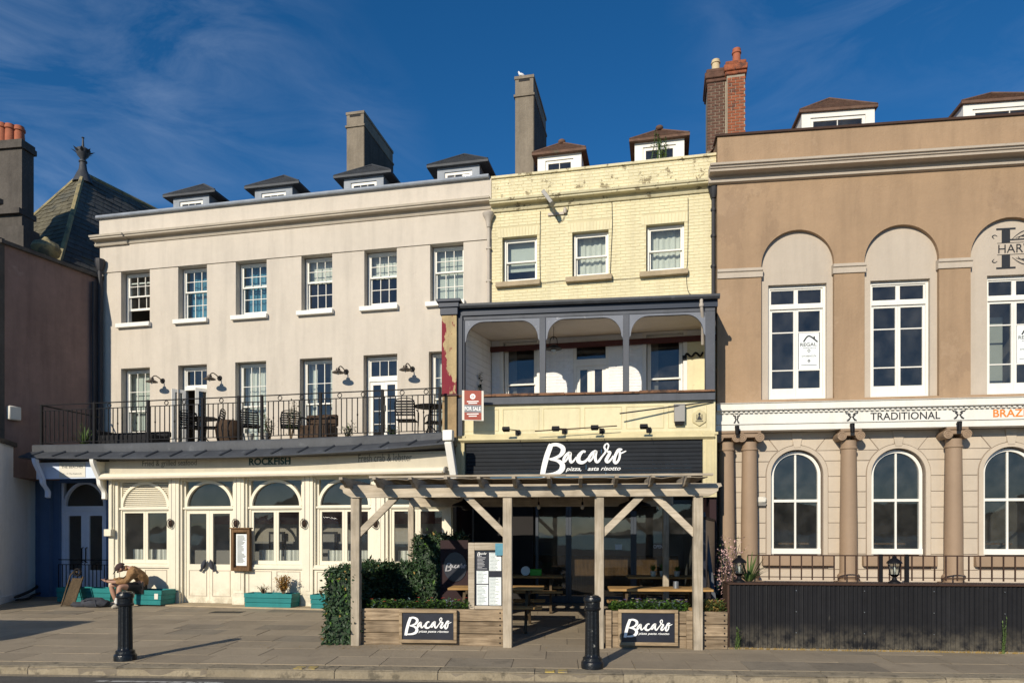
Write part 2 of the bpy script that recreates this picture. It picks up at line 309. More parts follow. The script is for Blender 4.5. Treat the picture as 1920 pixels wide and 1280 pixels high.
mat('brick_dark', (.115, .06, .042), .9, .35, 9, .4, 60, dirt=((.05, .04, .035), .56, 6, None, .08, .8))
mat('brick_red', (.27, .085, .04), .9, .35, 9, .4, 60, dirt=((.07, .04, .035), .53, 5, None, .08, .8))
mat('mortar', (.30, .26, .20), .95, .15, 5)
mat('terracotta', (.36, .115, .06), .8, .15, 5, .2, 40)
mat('pot_cream', (.55, .44, .27), .8, .15, 5, .2, 40)
mat('brown_render', (.235, .155, .130), .9, .16, .7, .5, 22, streak=.25, dirt=((.36, .27, .23), .64, 1.6, (1, 1, 1.4), .1, .5))
mat('grey_render', (.72, .73, .74), .85, .08, .8, .3, 24, streak=.12)
mat('blue_paint', (.60, .68, .84), .5, .06, 2, .08)
mat('lobby_blue', (.07, .13, .25), .5, .1, 2, .1)
mat('navy_paint', (.020, .030, .052), .5, .1, 2, .1)
mat('slate_blue', (.080, .088, .106), .6, .12, 2, .2, 50, streak=.2, wear=((.30, .31, .33), .66, 9, (1, 1, 3), .04, .7), dirt=((.05, .06, .08), .6, 3, (2, 2, .5), .12, .7))
mat('pale_blue', (.165, .18, .215), .6, .1, 2, .15, 50, streak=.15, wear=((.4, .42, .45), .62, 7, None, .05, .6))
mat('rotten_wood', (.20, .105, .06), .95, .4, 5, .8, 25, dirt=((.04, .03, .025), .5, 4, None, .1, .9))
mat('peeled_pier', (.42, .32, .17), .85, .18, 3, .5, 30, streak=.3, wear=((.20, .022, .035), .495, 1.55, (1.3, 1.3, .42), .015, 1))
mat('bare_timber', (.34, .24, .13), .9, .25, 4, .5, 30, streak=.4)
mat('white_brick', (.78, .78, .77), .7, .06, 2, .3, 50, streak=.1, dirt=((.45, .44, .42), .62, 2, None, .12, .6))
mat('ceiling_boards', (.62, .58, .53), .7, .06, 2, .05)
mat('oxblood', (.075, .018, .016), .6, .15, 2)
mat('sign_black', (.013, .016, .021), .65, .25, 2, .15, 40, rnd=.18, wear=((.04, .043, .05), .62, 8, (.6, 4, 4), .06, .6), spec=.2)
mat('letter_white', (.86, .86, .84), .5, .02, 2, 0); mat('letter_dark', (.022, .024, .028), .5, .02, 2, 0)
mat('letter_green', (.010, .045, .04), .5, .05, 2, 0); mat('letter_grey', (.085, .082, .07), .6, .02, 2, 0); mat('letter_orange', (.72, .22, .03), .5, .02, 2, 0)
mat('chalk', (.42, .42, .44), .9, .25, 30, 0)
mat('iron_black', (.007, .007, .009), .6, .2, 4, .15, 60, spec=.18)
mat('bollard_paint', (.008, .009, .011), .28, .3, 4, .25, 35, spec=.4, wear=((.30, .30, .27), .665, 16, (1, 1, .55), .02, .8))
mat('pipe_cream', (.46, .41, .35), .6, .1, 3, .1); mat('pipe_dark', (.03, .03, .035), .6, .15, 3, .1)
mat('grey_plastic', (.30, .29, .27), .5, .05, 3, .05); mat('white_plastic', (.66, .63, .55), .5, .05, 3, .05)
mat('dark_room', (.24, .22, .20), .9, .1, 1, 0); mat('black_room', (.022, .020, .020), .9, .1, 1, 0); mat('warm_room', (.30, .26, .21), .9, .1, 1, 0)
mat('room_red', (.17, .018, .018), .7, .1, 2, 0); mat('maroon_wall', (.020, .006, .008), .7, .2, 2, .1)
mat('cloth_white', (.70, .68, .60), .9, .06, 5, .1); mat('cloth_blue', (.10, .27, .36), .9, .3, 2.5, .1); mat('blind', (.55, .56, .50), .8, .05, 3, .05)
mat('bifold_frame', (.035, .045, .062), .4, .1, 3, .05, spec=.5)
mat('paving', (.30, .245, .172), .9, .12, 1.1, .5, 30, rnd=.11, wear=((.13, .11, .085), .715, 17, None, .02, .8), dirt=((.16, .13, .095), .57, 1.3, None, .2, .65))
mat('paving_worn', (.225, .19, .14), .9, .16, 1.6, .5, 30, rnd=.12, wear=((.36, .31, .23), .70, 15, None, .02, .7), dirt=((.12, .10, .075), .55, 2.1, None, .15, .7))
mat('paving_joint', (.19, .16, .12), .95, .2, 4, .3)
mat('kerb_stone', (.27, .225, .155), .9, .2, 4, .9, 22, rnd=.08, dirt=((.10, .085, .06), .54, 5, None, .1, .8))
mat('asphalt', (.10, .093, .082), .9, .18, 2.5, .9, 45, dirt=((.12, .11, .09), .56, 30, None, .1, .6))
mat('road_white', (.42, .41, .38), .8, .1, 3, .3, dirt=((.08, .075, .07), .5, 12, None, .06, 1)); mat('road_yellow', (.46, .34, .09), .8, .1, 3, .3, dirt=((.28, .23, .155), .46, 9, None, .1, 1))
mat('sand', (.12, .11, .095), .95, .1, .05, .3); mat('sea', (.02, .06, .09), .12, .1, .01, .3, .8); mat('hill_green', (.035, .05, .025), .95, .3, .01, 0)
mat('teal_paint', (.010, .185, .185), .55, .12, 3, .15, 40, rnd=.06, streak=.15)
mat('soil', (.05, .035, .022), .95, .3, 8, .5); mat('board_black', (.016, .018, .028), .35, .3, 3, .05, spec=.5)
mat('leaf_ivy', (.030, .062, .024), .5, .45, 5, 0, rnd=.1, spec=.45); mat('leaf_dark', (.018, .036, .016), .55, .4, 5, 0)
mat('leaf_bright', (.075, .150, .022), .55, .4, 9, 0); mat('leaf_blue', (.13, .19, .20), .7, .3, 9, 0); mat('leaf_straw', (.30, .20, .06), .8, .4, 9, 0); mat('leaf_weed', (.08, .13, .035), .7, .35, 9, 0); mat('leaf_orange', (.30, .145, .022), .8, .4, 9, 0)
mat('petal_pink', (.62, .40, .38), .7, .2, 9, 0); mat('petal_red', (.55, .07, .05), .7, .2, 9, 0); mat('petal_cream', (.75, .66, .45), .7, .2, 9, 0); mat('petal_violet', (.18, .13, .30), .7, .2, 9, 0); mat('stem_brown', (.12, .085, .05), .9, .2, 6, 0)
mat('corrugated_black', (.012, .012, .014), .6, .25, .9, .12, 30, spec=.22, dirt=((.12, .11, .09), .655, 4.5, (1, 1, .3), .06, .5), foot=((.16, .14, .105), .05, .45)); mat('rust_brown', (.05, .026, .017), .8, .3, 3, .3)
mat('skin', (.40, .23, .16), .55, .1, 12, 0); mat('jacket_tan', (.27, .155, .07), .9, .25, 9, .8, 16); mat('cloth_black', (.014, .014, .016), .9, .2, 9, .2); mat('sock_white', (.7, .7, .68), .9, .05, 9, .2); mat('cap_brown', (.055, .032, .030), .9, .2, 9, .2); mat('shoe_pale', (.42, .38, .31), .8, .1, 9, .1); mat('bag_grey', (.045, .048, .06), .9, .25, 6, .3)
mat('sale_red', (.28, .035, .014), .5, .05, 4, 0); mat('sale_grey', (.17, .18, .20), .5, .05, 4, 0); mat('paper', (.74, .78, .78), .7, .05, 4, 0); mat('paper_print', (.30, .36, .35), .7, .6, 40, 0)
mat('van_white', (.7, .7, .7), .3, .04, 1, 0); mat('rubber', (.02, .02, .02), .8, .1, 3, 0); mat('shading_tarp', (.25, .205, .15), .9, .15, 2, .3, 15); mat('gull_white', (.8, .8, .8), .8, .03, 3, 0); mat('green_bottle', (.06, .40, .03), .4, .1, 3, 0)
mat('wicker', (.055, .032, .018), .8, .35, 20, .4, 40); mat('tin', (.38, .39, .40), .35, .1, 6, 0, metal=.8); mat('lamp_metal', (.075, .062, .052), .4, .15, 5, 0, metal=.6)
mat('stack_shade', (.075, .066, .055), .95, .35, 1.3, .5, 25, streak=.3); mat('board_rot', (.10, .085, .068), .9, .2, 5, .3)
woodmat('pergola_wood', (.47, .405, .315), (.33, .275, .20), 2); woodmat('pergola_beam', (.47, .405, .315), (.33, .275, .20), 0); woodmat('rafter_wood', (.36, .31, .24), (.22, .18, .135), 1)
woodmat('sleeper', (.31, .235, .155), (.13, .092, .056), 0, rnd=.22); woodmat('bench_top', (.42, .26, .105), (.25, .14, .05), 0); woodmat('bench_leg', (.10, .07, .04), (.05, .035, .02), 2); woodmat('case_wood', (.17, .095, .045), (.08, .045, .02), 2)
woodmat('frame_wood', (.36, .27, .17), (.20, .14, .08), 0)
glassmat('glass', (.80, .86, .86), 1.05); glassmat('glass_dark', (.62, .66, .66), .9, .006, .042); glassmat('glass_shop', (.80, .84, .84), .8)
# ------------------------------------------------------------------ frames of the place
RF = Fr(420, 16.8, 12)       # restaurant shopfront under the terrace
CF = Fr(922, 17.73, 12)      # upper fronts of the cream and the yellow house
BF = Fr(850, 16.1, 7)        # balcony and sign of the yellow house
HF = Fr(1345, 16.4, 7.6)     # tan building
GF = Fr(668, 11.42, 5)       # pergola
CW = Fr(1367, 11.05, 6)      # corrugated wall
KF = Fr(960, 9.35, 3.9)      # kerb
LB = Fr(190, 20.05, -68)     # brown side wall
LW = Fr(0, 16.97, -107.8)    # low grey wall
def inv(F, p): d = Vector((p[0], p[1]))-F.O; return (d.dot(F.u), d.dot(F.n))
def gz(p):                   # pavement height at a world point
    return .02*min(max(inv(KF, p)[1], 0), 7.6)
def gF(F, x, y): return gz(F.w(x, y, 0))
# ------------------------------------------------------------------ ground, road, kerb, pavement
def struct(o): o['kind'] = 'structure'; return o
def sheet(name, x0, x1, y0, y1, z, m, F=KF):
    o = mk(name, MB().quad((x0, y0, z), (x1, y0, z), (x1, y1, z), (x0, y1, z)), m); o.location = F.w(0, 0, 0); o.rotation_euler = (0, 0, -F.a); return struct(o)
struct(mk('ground', MB().quad((-4000, -4000, -.2), (4000, -4000, -.2), (4000, 4000, -.2), (-4000, 4000, -.2)), 'sand'))
sheet('road', -400, 400, -11, .05, -.11, 'asphalt')
struct(mk('sea', MB().quad((-3000, -3900, -.15), (3000, -3900, -.15), (3000, -70, -.15), (-3000, -70, -.15)), 'sea'))
hm = MB(); n_ = 90
for i in range(n_+1):
    t = -1+2*i/n_; x = t*3200; hz = 70+60*math.sin(t*7)+35*math.sin(t*17+1)+18*math.sin(t*41)
    hm.v += [(x, -2500, -.2), (x, -2700, hz), (x, -3300, hz*.8), (x, -3600, -.2)]
    if i: b = 4*i; hm.f += [(b-4+k, b+k, b+k+1, b-3+k) for k in range(3)]
struct(mk('hills', hm, 'hill_green'))
pv = MB(); SL = 7.6
pv.quad((-40, 0, -.006), (40, 0, -.006), (40, SL, .02*SL-.006), (-40, SL, .02*SL-.006)).quad((-40, SL, .02*SL-.006), (40, SL, .02*SL-.006), (40, 16, .02*SL-.006), (-40, 16, .02*SL-.006))
pave = struct(mk('pavement', pv, 'paving_joint')); pave.location = KF.w(0, 0, 0); pave.rotation_euler = (0, 0, -KF.a)
slabs = []; worn = []
for wdt in (.9, .75, .6):
    mb = MB().box(0, wdt-.008, 0, .592, -.03, .004); me = mesh_of('paving_slab', mb); me.materials.append(MATS['paving']); slabs.append((wdt, me)); m2 = me.copy(); m2.materials.clear(); m2.materials.append(MATS['paving_worn']); worn.append((wdt, m2))
for r in range(12):
    x = -12.6+random.uniform(-.6, 0); y = .32+r*.6
    while x < 8.8:
        wdt, me = random.choice(slabs[:2] if r % 2 else slabs[:1]+slabs[:2])
        if random.random() < .13: me = dict(worn)[wdt]
        o = piece('paving_slab', me, None, pave, (x, y, .02*y+random.uniform(-.002, .0025)), (math.atan(.02)+random.uniform(-.003, .003), random.uniform(-.003, .003), 0)); x += wdt
kerb = struct(mk('kerb', MB().box(-40, 40, .0, .29, -.3, -.02), 'paving_joint')); kerb.location = KF.w(0, 0, 0); kerb.rotation_euler = (0, 0, -KF.a)
kx = -10.4
while kx < 9:
    ln = random.uniform(1.1, 1.75); mb = MB(); seg = 9
    for k in range(seg+1):
        xx = (ln-.015)*k/seg; a, b, c = (random.uniform(-.006, .006) for _ in range(3))
        mb.v += [(xx, -.012+a, -.14), (xx, -.004+b, -.028+c*.5), (xx, .022+a, .000+c*.6), (xx, .3, .005), (xx, .3, -.1)]
        if k: q = 5*k; mb.f += [(q-5+j, q+j, q+j+1, q-4+j) for j in range(4)]
    mb.f += [(0, 1, 2, 3, 4), tuple(5*seg+j for j in range(5))[::-1]]
    me = mesh_of('kerb_stone', mb); me.materials.append(MATS['kerb_stone']); piece('kerb_stone', me, None, kerb, (kx, random.uniform(-.006, .006), random.uniform(-.003, .004))); kx += ln
def kerb_paint(px):
    x = KF.s_(px); m = MB()
    for d in (0, .17): m.box(x+d, x+d+.12, .03, .2, -.02, .0095)
    o = mk('kerb_paint', m, 'road_yellow', kerb)
for px in (548, 1022): kerb_paint(px)
sheet('road_marking', KF.s_(180, .35), KF.s_(420, .35), -.42, -.34, -.106, 'road_white')
sheet('gutter_strip', -14, 12, -.16, -.02, -.1065, 'kerb_stone')
x, y = inv(KF, RF.w(RF.s_(416, 1.4), -1.2, 0)); dr = MB().box(x-.34, x+.34, y-.16, y+.16, .02*y-.02, .02*y+.009)
mk('drain_cover', dr, 'iron_black', pave)
# ------------------------------------------------------------------ shared builders
def room(parent, x0, x1, y0, y1, z0, z1, m, name='room'):
    mb = MB(); mb.quad((x0, y0, z0), (x1, y0, z0), (x1, y1, z0), (x0, y1, z0)).quad((x0, y0, z1), (x1, y0, z1), (x1, y1, z1), (x0, y1, z1))
    mb.quad((x0, y1, z0), (x1, y1, z0), (x1, y1, z1), (x0, y1, z1)).quad((x0, y0, z0), (x0, y1, z0), (x0, y1, z1), (x0, y0, z1)).quad((x1, y0, z0), (x1, y1, z0), (x1, y1, z1), (x1, y0, z1))
    return mk(name, mb, m, parent)
def pane(parent, x0, x1, z0, z1, y, m='glass', tilt=.008):
    a = random.uniform(-tilt, tilt)*(x1-x0); b = random.uniform(-tilt, tilt)*(z1-z0)
    return mk('pane', MB().quad((x0, y+a, z0+0), (x1, y-a, z0), (x1, y-a+b, z1), (x0, y+a+b, z1)), m, parent, smooth=False)
def grid(parent, x0, x1, z0, z1, y, cols, rows, st=.036, bar=.015, m='white_paint', gm='glass', name='sash', bot=None, dp=.04):
    """one sash: stiles and rails round it, glazing bars, every pane its own piece"""
    bot = bot or st; mb = MB().box(x0, x0+st, y, y+dp, z0, z1).box(x1-st, x1, y, y+dp, z0, z1).box(x0+st, x1-st, y, y+dp, z0, z0+bot).box(x0+st, x1-st, y, y+dp, z1-st, z1)
    ix0, ix1, iz0, iz1 = x0+st, x1-st, z0+bot, z1-st; cw = (ix1-ix0)/cols; rh = (iz1-iz0)/rows
    for i in range(1, cols): mb.box(ix0+i*cw-bar/2, ix0+i*cw+bar/2, y+.004, y+dp-.004, iz0, iz1)
    for j in range(1, rows): mb.box(ix0, ix1, y+.006, y+dp-.006, iz0+j*rh-bar/2, iz0+j*rh+bar/2)
    o = mk(name, mb, m, parent)
    for i in range(cols):
        for j in range(rows): pane(parent, ix0+i*cw+.001, ix0+(i+1)*cw-.001, iz0+j*rh+.001, iz0+(j+1)*rh-.001, y+dp*.6, gm)
    return o
def pleat(x0, x1, z0, z1, y, n=None, amp=.025):
    n = n or max(6, int((x1-x0)/.035)); mb = MB()
    for i in range(n+1):
        x = x0+(x1-x0)*i/n; d = amp*math.sin(i*1.7)+amp*.5*math.sin(i*.61+1); mb.v += [(x, y+d, z0), (x, y+d*.7, z1)]
        if i: mb.f.append((2*i-2, 2*i, 2*i+1, 2*i-1))
    return mb
def sash_window(parent, x0, x1, z0, z1, y, cols=3, ru=2, rl=2, m='white_paint', curtain=None, split=.5, lift=0, gm='glass', label=None):
    fw = .045; w = mk('window', MB().box(x0, x0+fw, y, y+.13, z0, z1).box(x1-fw, x1, y, y+.13, z0, z1).box(x0+fw, x1-fw, y, y+.13, z1-fw, z1).box(x0+fw, x1-fw, y, y+.13, z0, z0+.03), m, parent, label=label)
    zm = z0+(z1-z0)*split
    grid(w, x0+fw+.002, x1-fw-.002, zm-.02, z1-fw-.002, y+.02, cols, ru, m=m, gm=gm)
    grid(w, x0+fw+.002, x1-fw-.002, z0+.032+lift, zm+.02+lift, y+.068, cols, rl, m=m, bot=.06, gm=gm)
    if curtain == 'side':
        mk('curtain', pleat(x0, x0+(x1-x0)*.3, z0, z1, y+.24), 'cloth_white', w); mk('curtain', pleat(x1-(x1-x0)*.3, x1, z0, z1, y+.24), 'cloth_white', w)
    elif curtain == 'full': mk('curtain', pleat(x0, x1, z0, z1, y+.24), 'cloth_white', w)
    elif curtain == 'blue': mk('curtain', pleat(x0, x1, z0, z1, y+.24), 'cloth_blue', w)
    elif curtain == 'top': mk('blind', pleat(x0, x1, z1-(z1-z0)*.42, z1, y+.22, amp=.012), 'cloth_white', w)
    elif curtain == 'blind': mk('blind', MB().box(x0, x1, y+.2, y+.205, z0+(z1-z0)*.3, z1), 'blind', w)
    elif curtain == 'blindfull': mk('blind', MB().box(x0, x1, y+.2, y+.205, z0, z1), 'blind', w)
    return w
def sill(parent, x0, x1, z, y=-.09, h=.1, m='white_paint', d=.2): return mk('sill', MB().hexa([(x0, y, z-h), (x1, y, z-h), (x1, y+d, z-h), (x0, y+d, z-h), (x0, y, z-.015), (x1, y, z-.015), (x1, y+d, z+.01), (x0, y+d, z+.01)]), m, parent, bev=.008)
def cornice(parent, prof, x0, x1, m, name='cornice', label=None): return mk(name, MB().exx(prof, x0, x1), m, parent, label=label)
def dormer(parent, x0, x1, y0, zb, ze, rise, dp, bm_, rm, wm, cols=3, ov=.2, wz=None, gm='glass'):
    """box with hipped roof and a small window in its face"""
    d = mk('dormer', MB().ext([(x0, zb), (x0, ze), (x0+.2, ze), (x0+.2, zb)], y0, y0+dp).ext([(x1-.2, zb), (x1-.2, ze), (x1, ze), (x1, zb)], y0, y0+dp).box(x0+.2, x1-.2, y0, y0+.1, ze-.12, ze).box(x0+.2, x1-.2, y0+.5, y0+dp, zb, ze), bm_, parent)
    ex0, ex1, ey0, ey1 = x0-ov, x1+ov, y0-min(ov, .12), y0+dp+.1; xm = (x0+x1)/2; hw = (ex1-ex0)/2
    rb = MB().add([(ex0, ey0, ze), (ex1, ey0, ze), (ex1, ey1, ze), (ex0, ey1, ze), (ex0, ey0, ze+.06), (ex1, ey0, ze+.06), (ex1, ey1, ze+.06), (ex0, ey1, ze+.06), (xm, ey0+hw*.85, ze+.06+rise), (xm, ey1, ze+.06+rise)],
                  [(3, 2, 1, 0), (0, 1, 5, 4), (1, 2, 6, 5), (2, 3, 7, 6), (3, 0, 4, 7), (4, 5, 8), (5, 6, 9, 8), (7, 4, 8, 9), (6, 7, 9)])
    r = mk('dormer_roof', rb, rm, d)
    rl = MB(); rl.tube([(ex0+.02, ey0+.02, ze+.07), (xm, ey0+hw*.85, ze+.075+rise)], .03, 6).tube([(ex1-.02, ey0+.02, ze+.07), (xm, ey0+hw*.85, ze+.075+rise)], .03, 6).tube([(xm, ey0+hw*.85, ze+.075+rise), (xm, ey1, ze+.075+rise)], .03, 6)
    mk('ridge_cap', rl, rm, d)
    # slate courses
    sl = MB(); n = max(3, int(rise/.07))
    for k in range(n):
        t0 = k/n; t1 = (k+1.15)/n; t1 = min(t1, 1); up = .012
        def pt(e, t): return tuple(Vector(e)+(Vector((xm, ey0+hw*.85, ze+.06+rise))-Vector(e))*t)
        a, b, c, dd = pt((ex0, ey0, ze+.06), t0), pt((ex1, ey0, ze+.06), t0), pt((ex1, ey0, ze+.06), t1), pt((ex0, ey0, ze+.06), t1)
        sl.quad((a[0], a[1]-up, a[2]+up), (b[0], b[1]-up, b[2]+up), c, dd).quad(a, b, (b[0], b[1]-up, b[2]+up), (a[0], a[1]-up, a[2]+up))
    mk('slates', sl, rm, d, kind='stuff')
    wx0, wx1 = x0+.2, x1-.2
    grid(d, wx0, wx1, (wz or zb+.1), ze-.125, y0+.03, cols, 2, st=.07, m=wm, name='window', gm=gm)
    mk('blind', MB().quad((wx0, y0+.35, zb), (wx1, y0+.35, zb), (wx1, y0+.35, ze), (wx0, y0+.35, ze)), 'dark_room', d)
    return d
def bricks(x0, x1, z0, z1, holes, y, ln=.225, h=.075, j=.01, pr=.007, jit=.002, yb=None):
    """brick courses as proud blocks with recessed joints; holes = (x0,x1,z0,z1) left free"""
    mb = MB(); r = 0; z = z0
    while z+h*.6 < z1:
        zt = min(z+h-j, z1); x = x0-(ln/2 if r % 2 else 0)
        while x < x1:
            a, b = max(x, x0), min(x+ln-j, x1); spans = [(a, b)] if b-a > .03 else []
            for hx0, hx1, hz0, hz1 in holes:
                if zt > hz0+.01 and z < hz1-.01:
                    nn = []
                    for p, q in spans:
                        if q <= hx0 or p >= hx1: nn.append((p, q)); continue
                        if hx0-p > .03: nn.append((p, hx0))
                        if q-hx1 > .03: nn.append((hx1, q))
                    spans = nn
            for p, q in spans:
                d = pr+random.uniform(-jit, jit); e = .004; c = [random.uniform(-.0015, .0015) for _ in range(4)]
                mb.add([(p, y, z), (q, y, z), (q, y, zt), (p, y, zt), (p+e, y-d, z+e+c[0]), (q-e, y-d, z+e+c[1]), (q-e, y-d, zt-e+c[2]), (p+e, y-d, zt-e+c[3])], [(4, 5, 6, 7), (0, 1, 5, 4), (1, 2, 6, 5), (2, 3, 7, 6), (3, 0, 4, 7)])
            x += ln
        z += h; r += 1
    return mb
# ================================================================== cream terraced house with the restaurant below
cream = thing('cream_house', 'long cream rendered three-storey house with four grey dormers above the terrace', 'house', CF, (CF.s_(560), 0, 0))
xl, xr = CF.s_(190), -.002
UP = [(227, 281), (334, 388), (442, 500), (565, 623), (683, 744), (806.5, 869)]
LO = [(227, 281), (334, 388), (441, 499), (562, 623), (681.5, 745), (804, 869)]
ZT, ZC, ZUS, ZUH, ZLH, ZTF = 10.52, 9.76, 7.6, 9.04, 6.36, 3.92
holes = []
for a, b in UP: holes.append(rect(CF.s_(a), CF.s_(b), ZUS, ZUH))
for a, b in LO: holes.append(rect(CF.s_(a), CF.s_(b), ZTF+.06, ZLH))
mk('wall', MB().wallh(rect(xl, xr, 3.3, ZT), holes, 0, .34).quad((xl, 0, 3.3), (xl, 6, 3.3), (xl, 6, ZT), (xl, 0, ZT)), 'cream_render', cream)
mk('frieze', MB().box(xl-.02, xr, -.028, -.001, ZUH+.002, ZC), 'cream_render', cream)
# shallow string course, main cornice with a small break near the left end, blocking course and lead coping
def corn(z, o=0): return [(.02, z), (-.045-o, z), (-.07-o, z+.03), (-.08-o, z+.05), (-.04-o, z+.055), (-.04-o, z+.125), (-.22-o, z+.133), (-.23-o, z+.168), (-.26-o, z+.176), (-.28-o, z+.22), (.02, z+.245)]
xb = CF.s_(243)
cornice(cream, corn(ZC, .045), xl-.13, xb, 'cream_trim'); cornice(cream, corn(ZC+.015), xb+.001, xr, 'cream_trim')
mk('parapet', MB().box(xl-.03, xr, -.04, .3, ZC+.24, ZT), 'cream_render', cream)
mk('coping', MB().exx([(-.12, ZT+.002), (-.14, ZT+.03), (-.12, ZT+.085), (.4, ZT+.11), (.4, ZT+.002)], xl-.08, CF.s_(918)), 'lead_pale', cream)
mk('roof', MB().quad((xl, .3, ZT), (xr, .3, ZT), (xr, 5.4, ZT+1.9), (xl, 5.4, ZT+1.9)).quad((xl, 5.4, ZT+1.9), (xr, 5.4, ZT+1.9), (xr, 10, ZT), (xl, 10, ZT)), 'slate', cream)
cur_u = [None, 'blue', 'blue', 'top', 'top', 'blindfull']; lift_u = [.38, 0, .05, .03, .05, 0]
for i, (a, b) in enumerate(UP):
    x0, x1 = CF.s_(a), CF.s_(b)
    sash_window(cream, x0+.02, x1, ZUS+.01, ZUH-.02, .2, 3, 2, 2, curtain=cur_u[i], split=.56, lift=lift_u[i])
    sill(cream, x0-.1, x1+.05, ZUS, -.11, .13, d=.3)
cur_l = ['blind', None, 'full', 'side', None, 'full']
def french(parent, x0, x1, z0, z1, y, opened=0):
    """glazed double door with a fanlight"""
    d = mk('terrace_door', MB().box(x0, x0+.06, y, y+.12, z0, z1).box(x1-.06, x1, y, y+.12, z0, z1).box(x0+.06, x1-.06, y, y+.12, z1-.06, z1).box(x0+.06, x1-.06, y, y+.12, z1-.62, z1-.52), 'white_paint', parent)
    grid(d, x0+.062, x1-.062, z1-.518, z1-.062, y+.03, 3, 1, m='white_paint', name='fanlight')
    xm = (x0+x1)/2; zt = z1-.622
    if not opened:
        for a, b in ((x0+.062, xm-.002), (xm+.002, x1-.062)): grid(d, a, b, z0, zt, y+.03, 1, 4, st=.085, bot=.3, m='white_paint', name='leaf')
        mk('handle', MB().box(xm+.02, xm+.04, y-.02, y+.03, z0+.98, z0+1.12), 'tin', d)
    else:
        w = (x1-x0)/2-.06
        for sx, ang in ((x0+.06, -122), (x1-.06, 52)):
            mb = MB(); sg = 1 if ang < 0 else -1; st = .085
            def bx(a, b, c, e): mb.box(min(sg*a, sg*b), max(sg*a, sg*b), -.02, .02, c, e)
            bx(0, st, 0, zt-z0); bx(w-st, w, 0, zt-z0); bx(st, w-st, 0, .3); bx(st, w-st, zt-z0-st, zt-z0)
            me = mesh_of('leaf', mb); me.materials.append(MATS['white_paint']); lf = piece('leaf', me, None, d, (sx, y, z0), (0, 0, R_(ang)))
            pm = MB().quad((sg*st, 0, .3), (sg*(w-st), 0, .3), (sg*(w-st), 0, zt-z0-st), (sg*st, 0, zt-z0-st)); me = mesh_of('pane', pm); me.materials.append(MATS['glass'])
            piece('pane', me, None, d, (sx, y, z0), (0, 0, R_(ang)))
    return d
for i, (a, b) in enumerate(LO):
    x0, x1 = CF.s_(a)+.02, CF.s_(b)
    if i in (1, 4): french(cream, x0, x1, ZTF+.07, ZLH-.02, .2, i == 1)
    else: sash_window(cream, x0, x1, ZTF+.07, ZLH-.02, .2, 3, 2, 2, curtain=cur_l[i], split=.52)
for (z0, z1) in ((ZTF, 6.9), (6.95, ZT-.1)): room(cream, xl+.05, xr-.05, .345, 4.5, z0, z1, 'warm_room')
for a, b, pe in ((325, 392, 367), (478, 548, 351), (645, 719, 331), (820, 899, 311)):
    x0, x1 = CF.s_(a, -1), CF.s_(b, -1); ze = CF.z((a+b)/2, pe, -1)-.02
    dormer(cream, x0, x1, 1.0, ZT+.1, ze, .55, 2.0, 'lead_pale', 'slate', 'white_paint', wz=ZT+.42, ov=.26)
# rendered chimney stack behind
def stack(parent, F, px0, px1, pyt, dist, dp, m, zb, cap=.3):
    x0, x1 = F.s_(px0, -dist), F.s_(px1, -dist); zt = F.z(px0, pyt, -dist)
    c = mk('chimney', MB().box(x0, x1, dist, dist+dp, zb, zt-.06), m, parent)
    mk('chimney_cap', MB().box(x0-.035, x1+.035, dist-.035, dist+dp+.035, zt-.06-cap-.06, zt-.06-cap).box(x0-.02, x1+.02, dist-.02, dist+dp+.02, zt-.058, zt+.02), m, c)
    mk('shade_face', MB().box(x1+.001, x1+.02, dist+.01, dist+dp-.01, zb, zt-.13-cap), 'stack_shade', c)  # darker slab: the shade of the right face put into its colour
    mk('flue_slot', MB().box(x0+.1, x1-.1, dist-.006, dist+.1, zt-.13, zt-.065), 'iron_black', c); return c
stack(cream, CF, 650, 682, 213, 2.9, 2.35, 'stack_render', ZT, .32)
mk('chimney_course', MB().box(CF.s_(650, -2.9)-.012, CF.s_(682, -2.9)+.012, 2.88, 2.9+2.37, 12.5, 12.53), 'stack_render', cream)
# --- terrace deck, lead apron and the shopfront below (restaurant)
x0, x1 = RF.s_(39, .4), RF.s_(846)
def cR(x, y): return inv(CF, RF.w(x, y, 0))
# the shopfront is written in its own plane; it is the same plane as the front, 2.2 m further out
dx, dy = inv(CF, RF.O)      # origin of the shop plane in the coordinates of the house
def S(mb):                  # shop coordinates -> house coordinates
    mb.v = [(x+dx, y+dy, z) for x, y, z in mb.v]; return mb
def sk(name, mb, m, parent=cream, **k): return mk(name, S(mb), m, parent, **k)
sk('terrace_deck', MB().box(x0+.1, x1, .06, 2.17, 3.55, ZTF), 'dark_stone')
N = 17; lead = MB(); xm = RF.s_(450)
def bow(x): t = (x-xm)/((x1-xm) if x > xm else (xm-x0)); return (.17 if x > xm else .12)*t*t
for i in range(2*N+1):
    x = x0+(x1-x0)*i/(2*N); q = bow(x)
    lead.v += [(x, .1, 3.97+q*.2), (x, -.06, 3.96+q*.3), (x, -.085, 3.92+q*.4), (x, -.085, 3.74+q*.7), (x, -.16, 3.715+q*.8), (x, -.46, 3.555+q), (x, -.48, 3.52+q), (x, -.44, 3.50+q), (x, .05, 3.58+q*.4)]
    if i: b = 9*i; lead.f += [(b-9+k, b+k, b+k+1, b-8+k) for k in range(8)]
sk('lead_apron', lead, 'lead')
for i in range(17):
    x = x0+.3+(x1-x0-.5)*i/16; q = bow(x)
    sk('lead_roll', MB().tube([(x+.10, -.15, 3.735+q*.8), (x, -.455, 3.575+q)], .026, 6), 'lead')
xs0, xs1 = RF.s_(205), RF.s_(849)
BAYS = [(221, 316, 'w'), (341, 437, 'd'), (463, 566, 'w'), (591, 696, 'w'), (727, 836, 'w')]
ZS, ZR, ZA = 1.09, 2.36, 3.06
holes = []
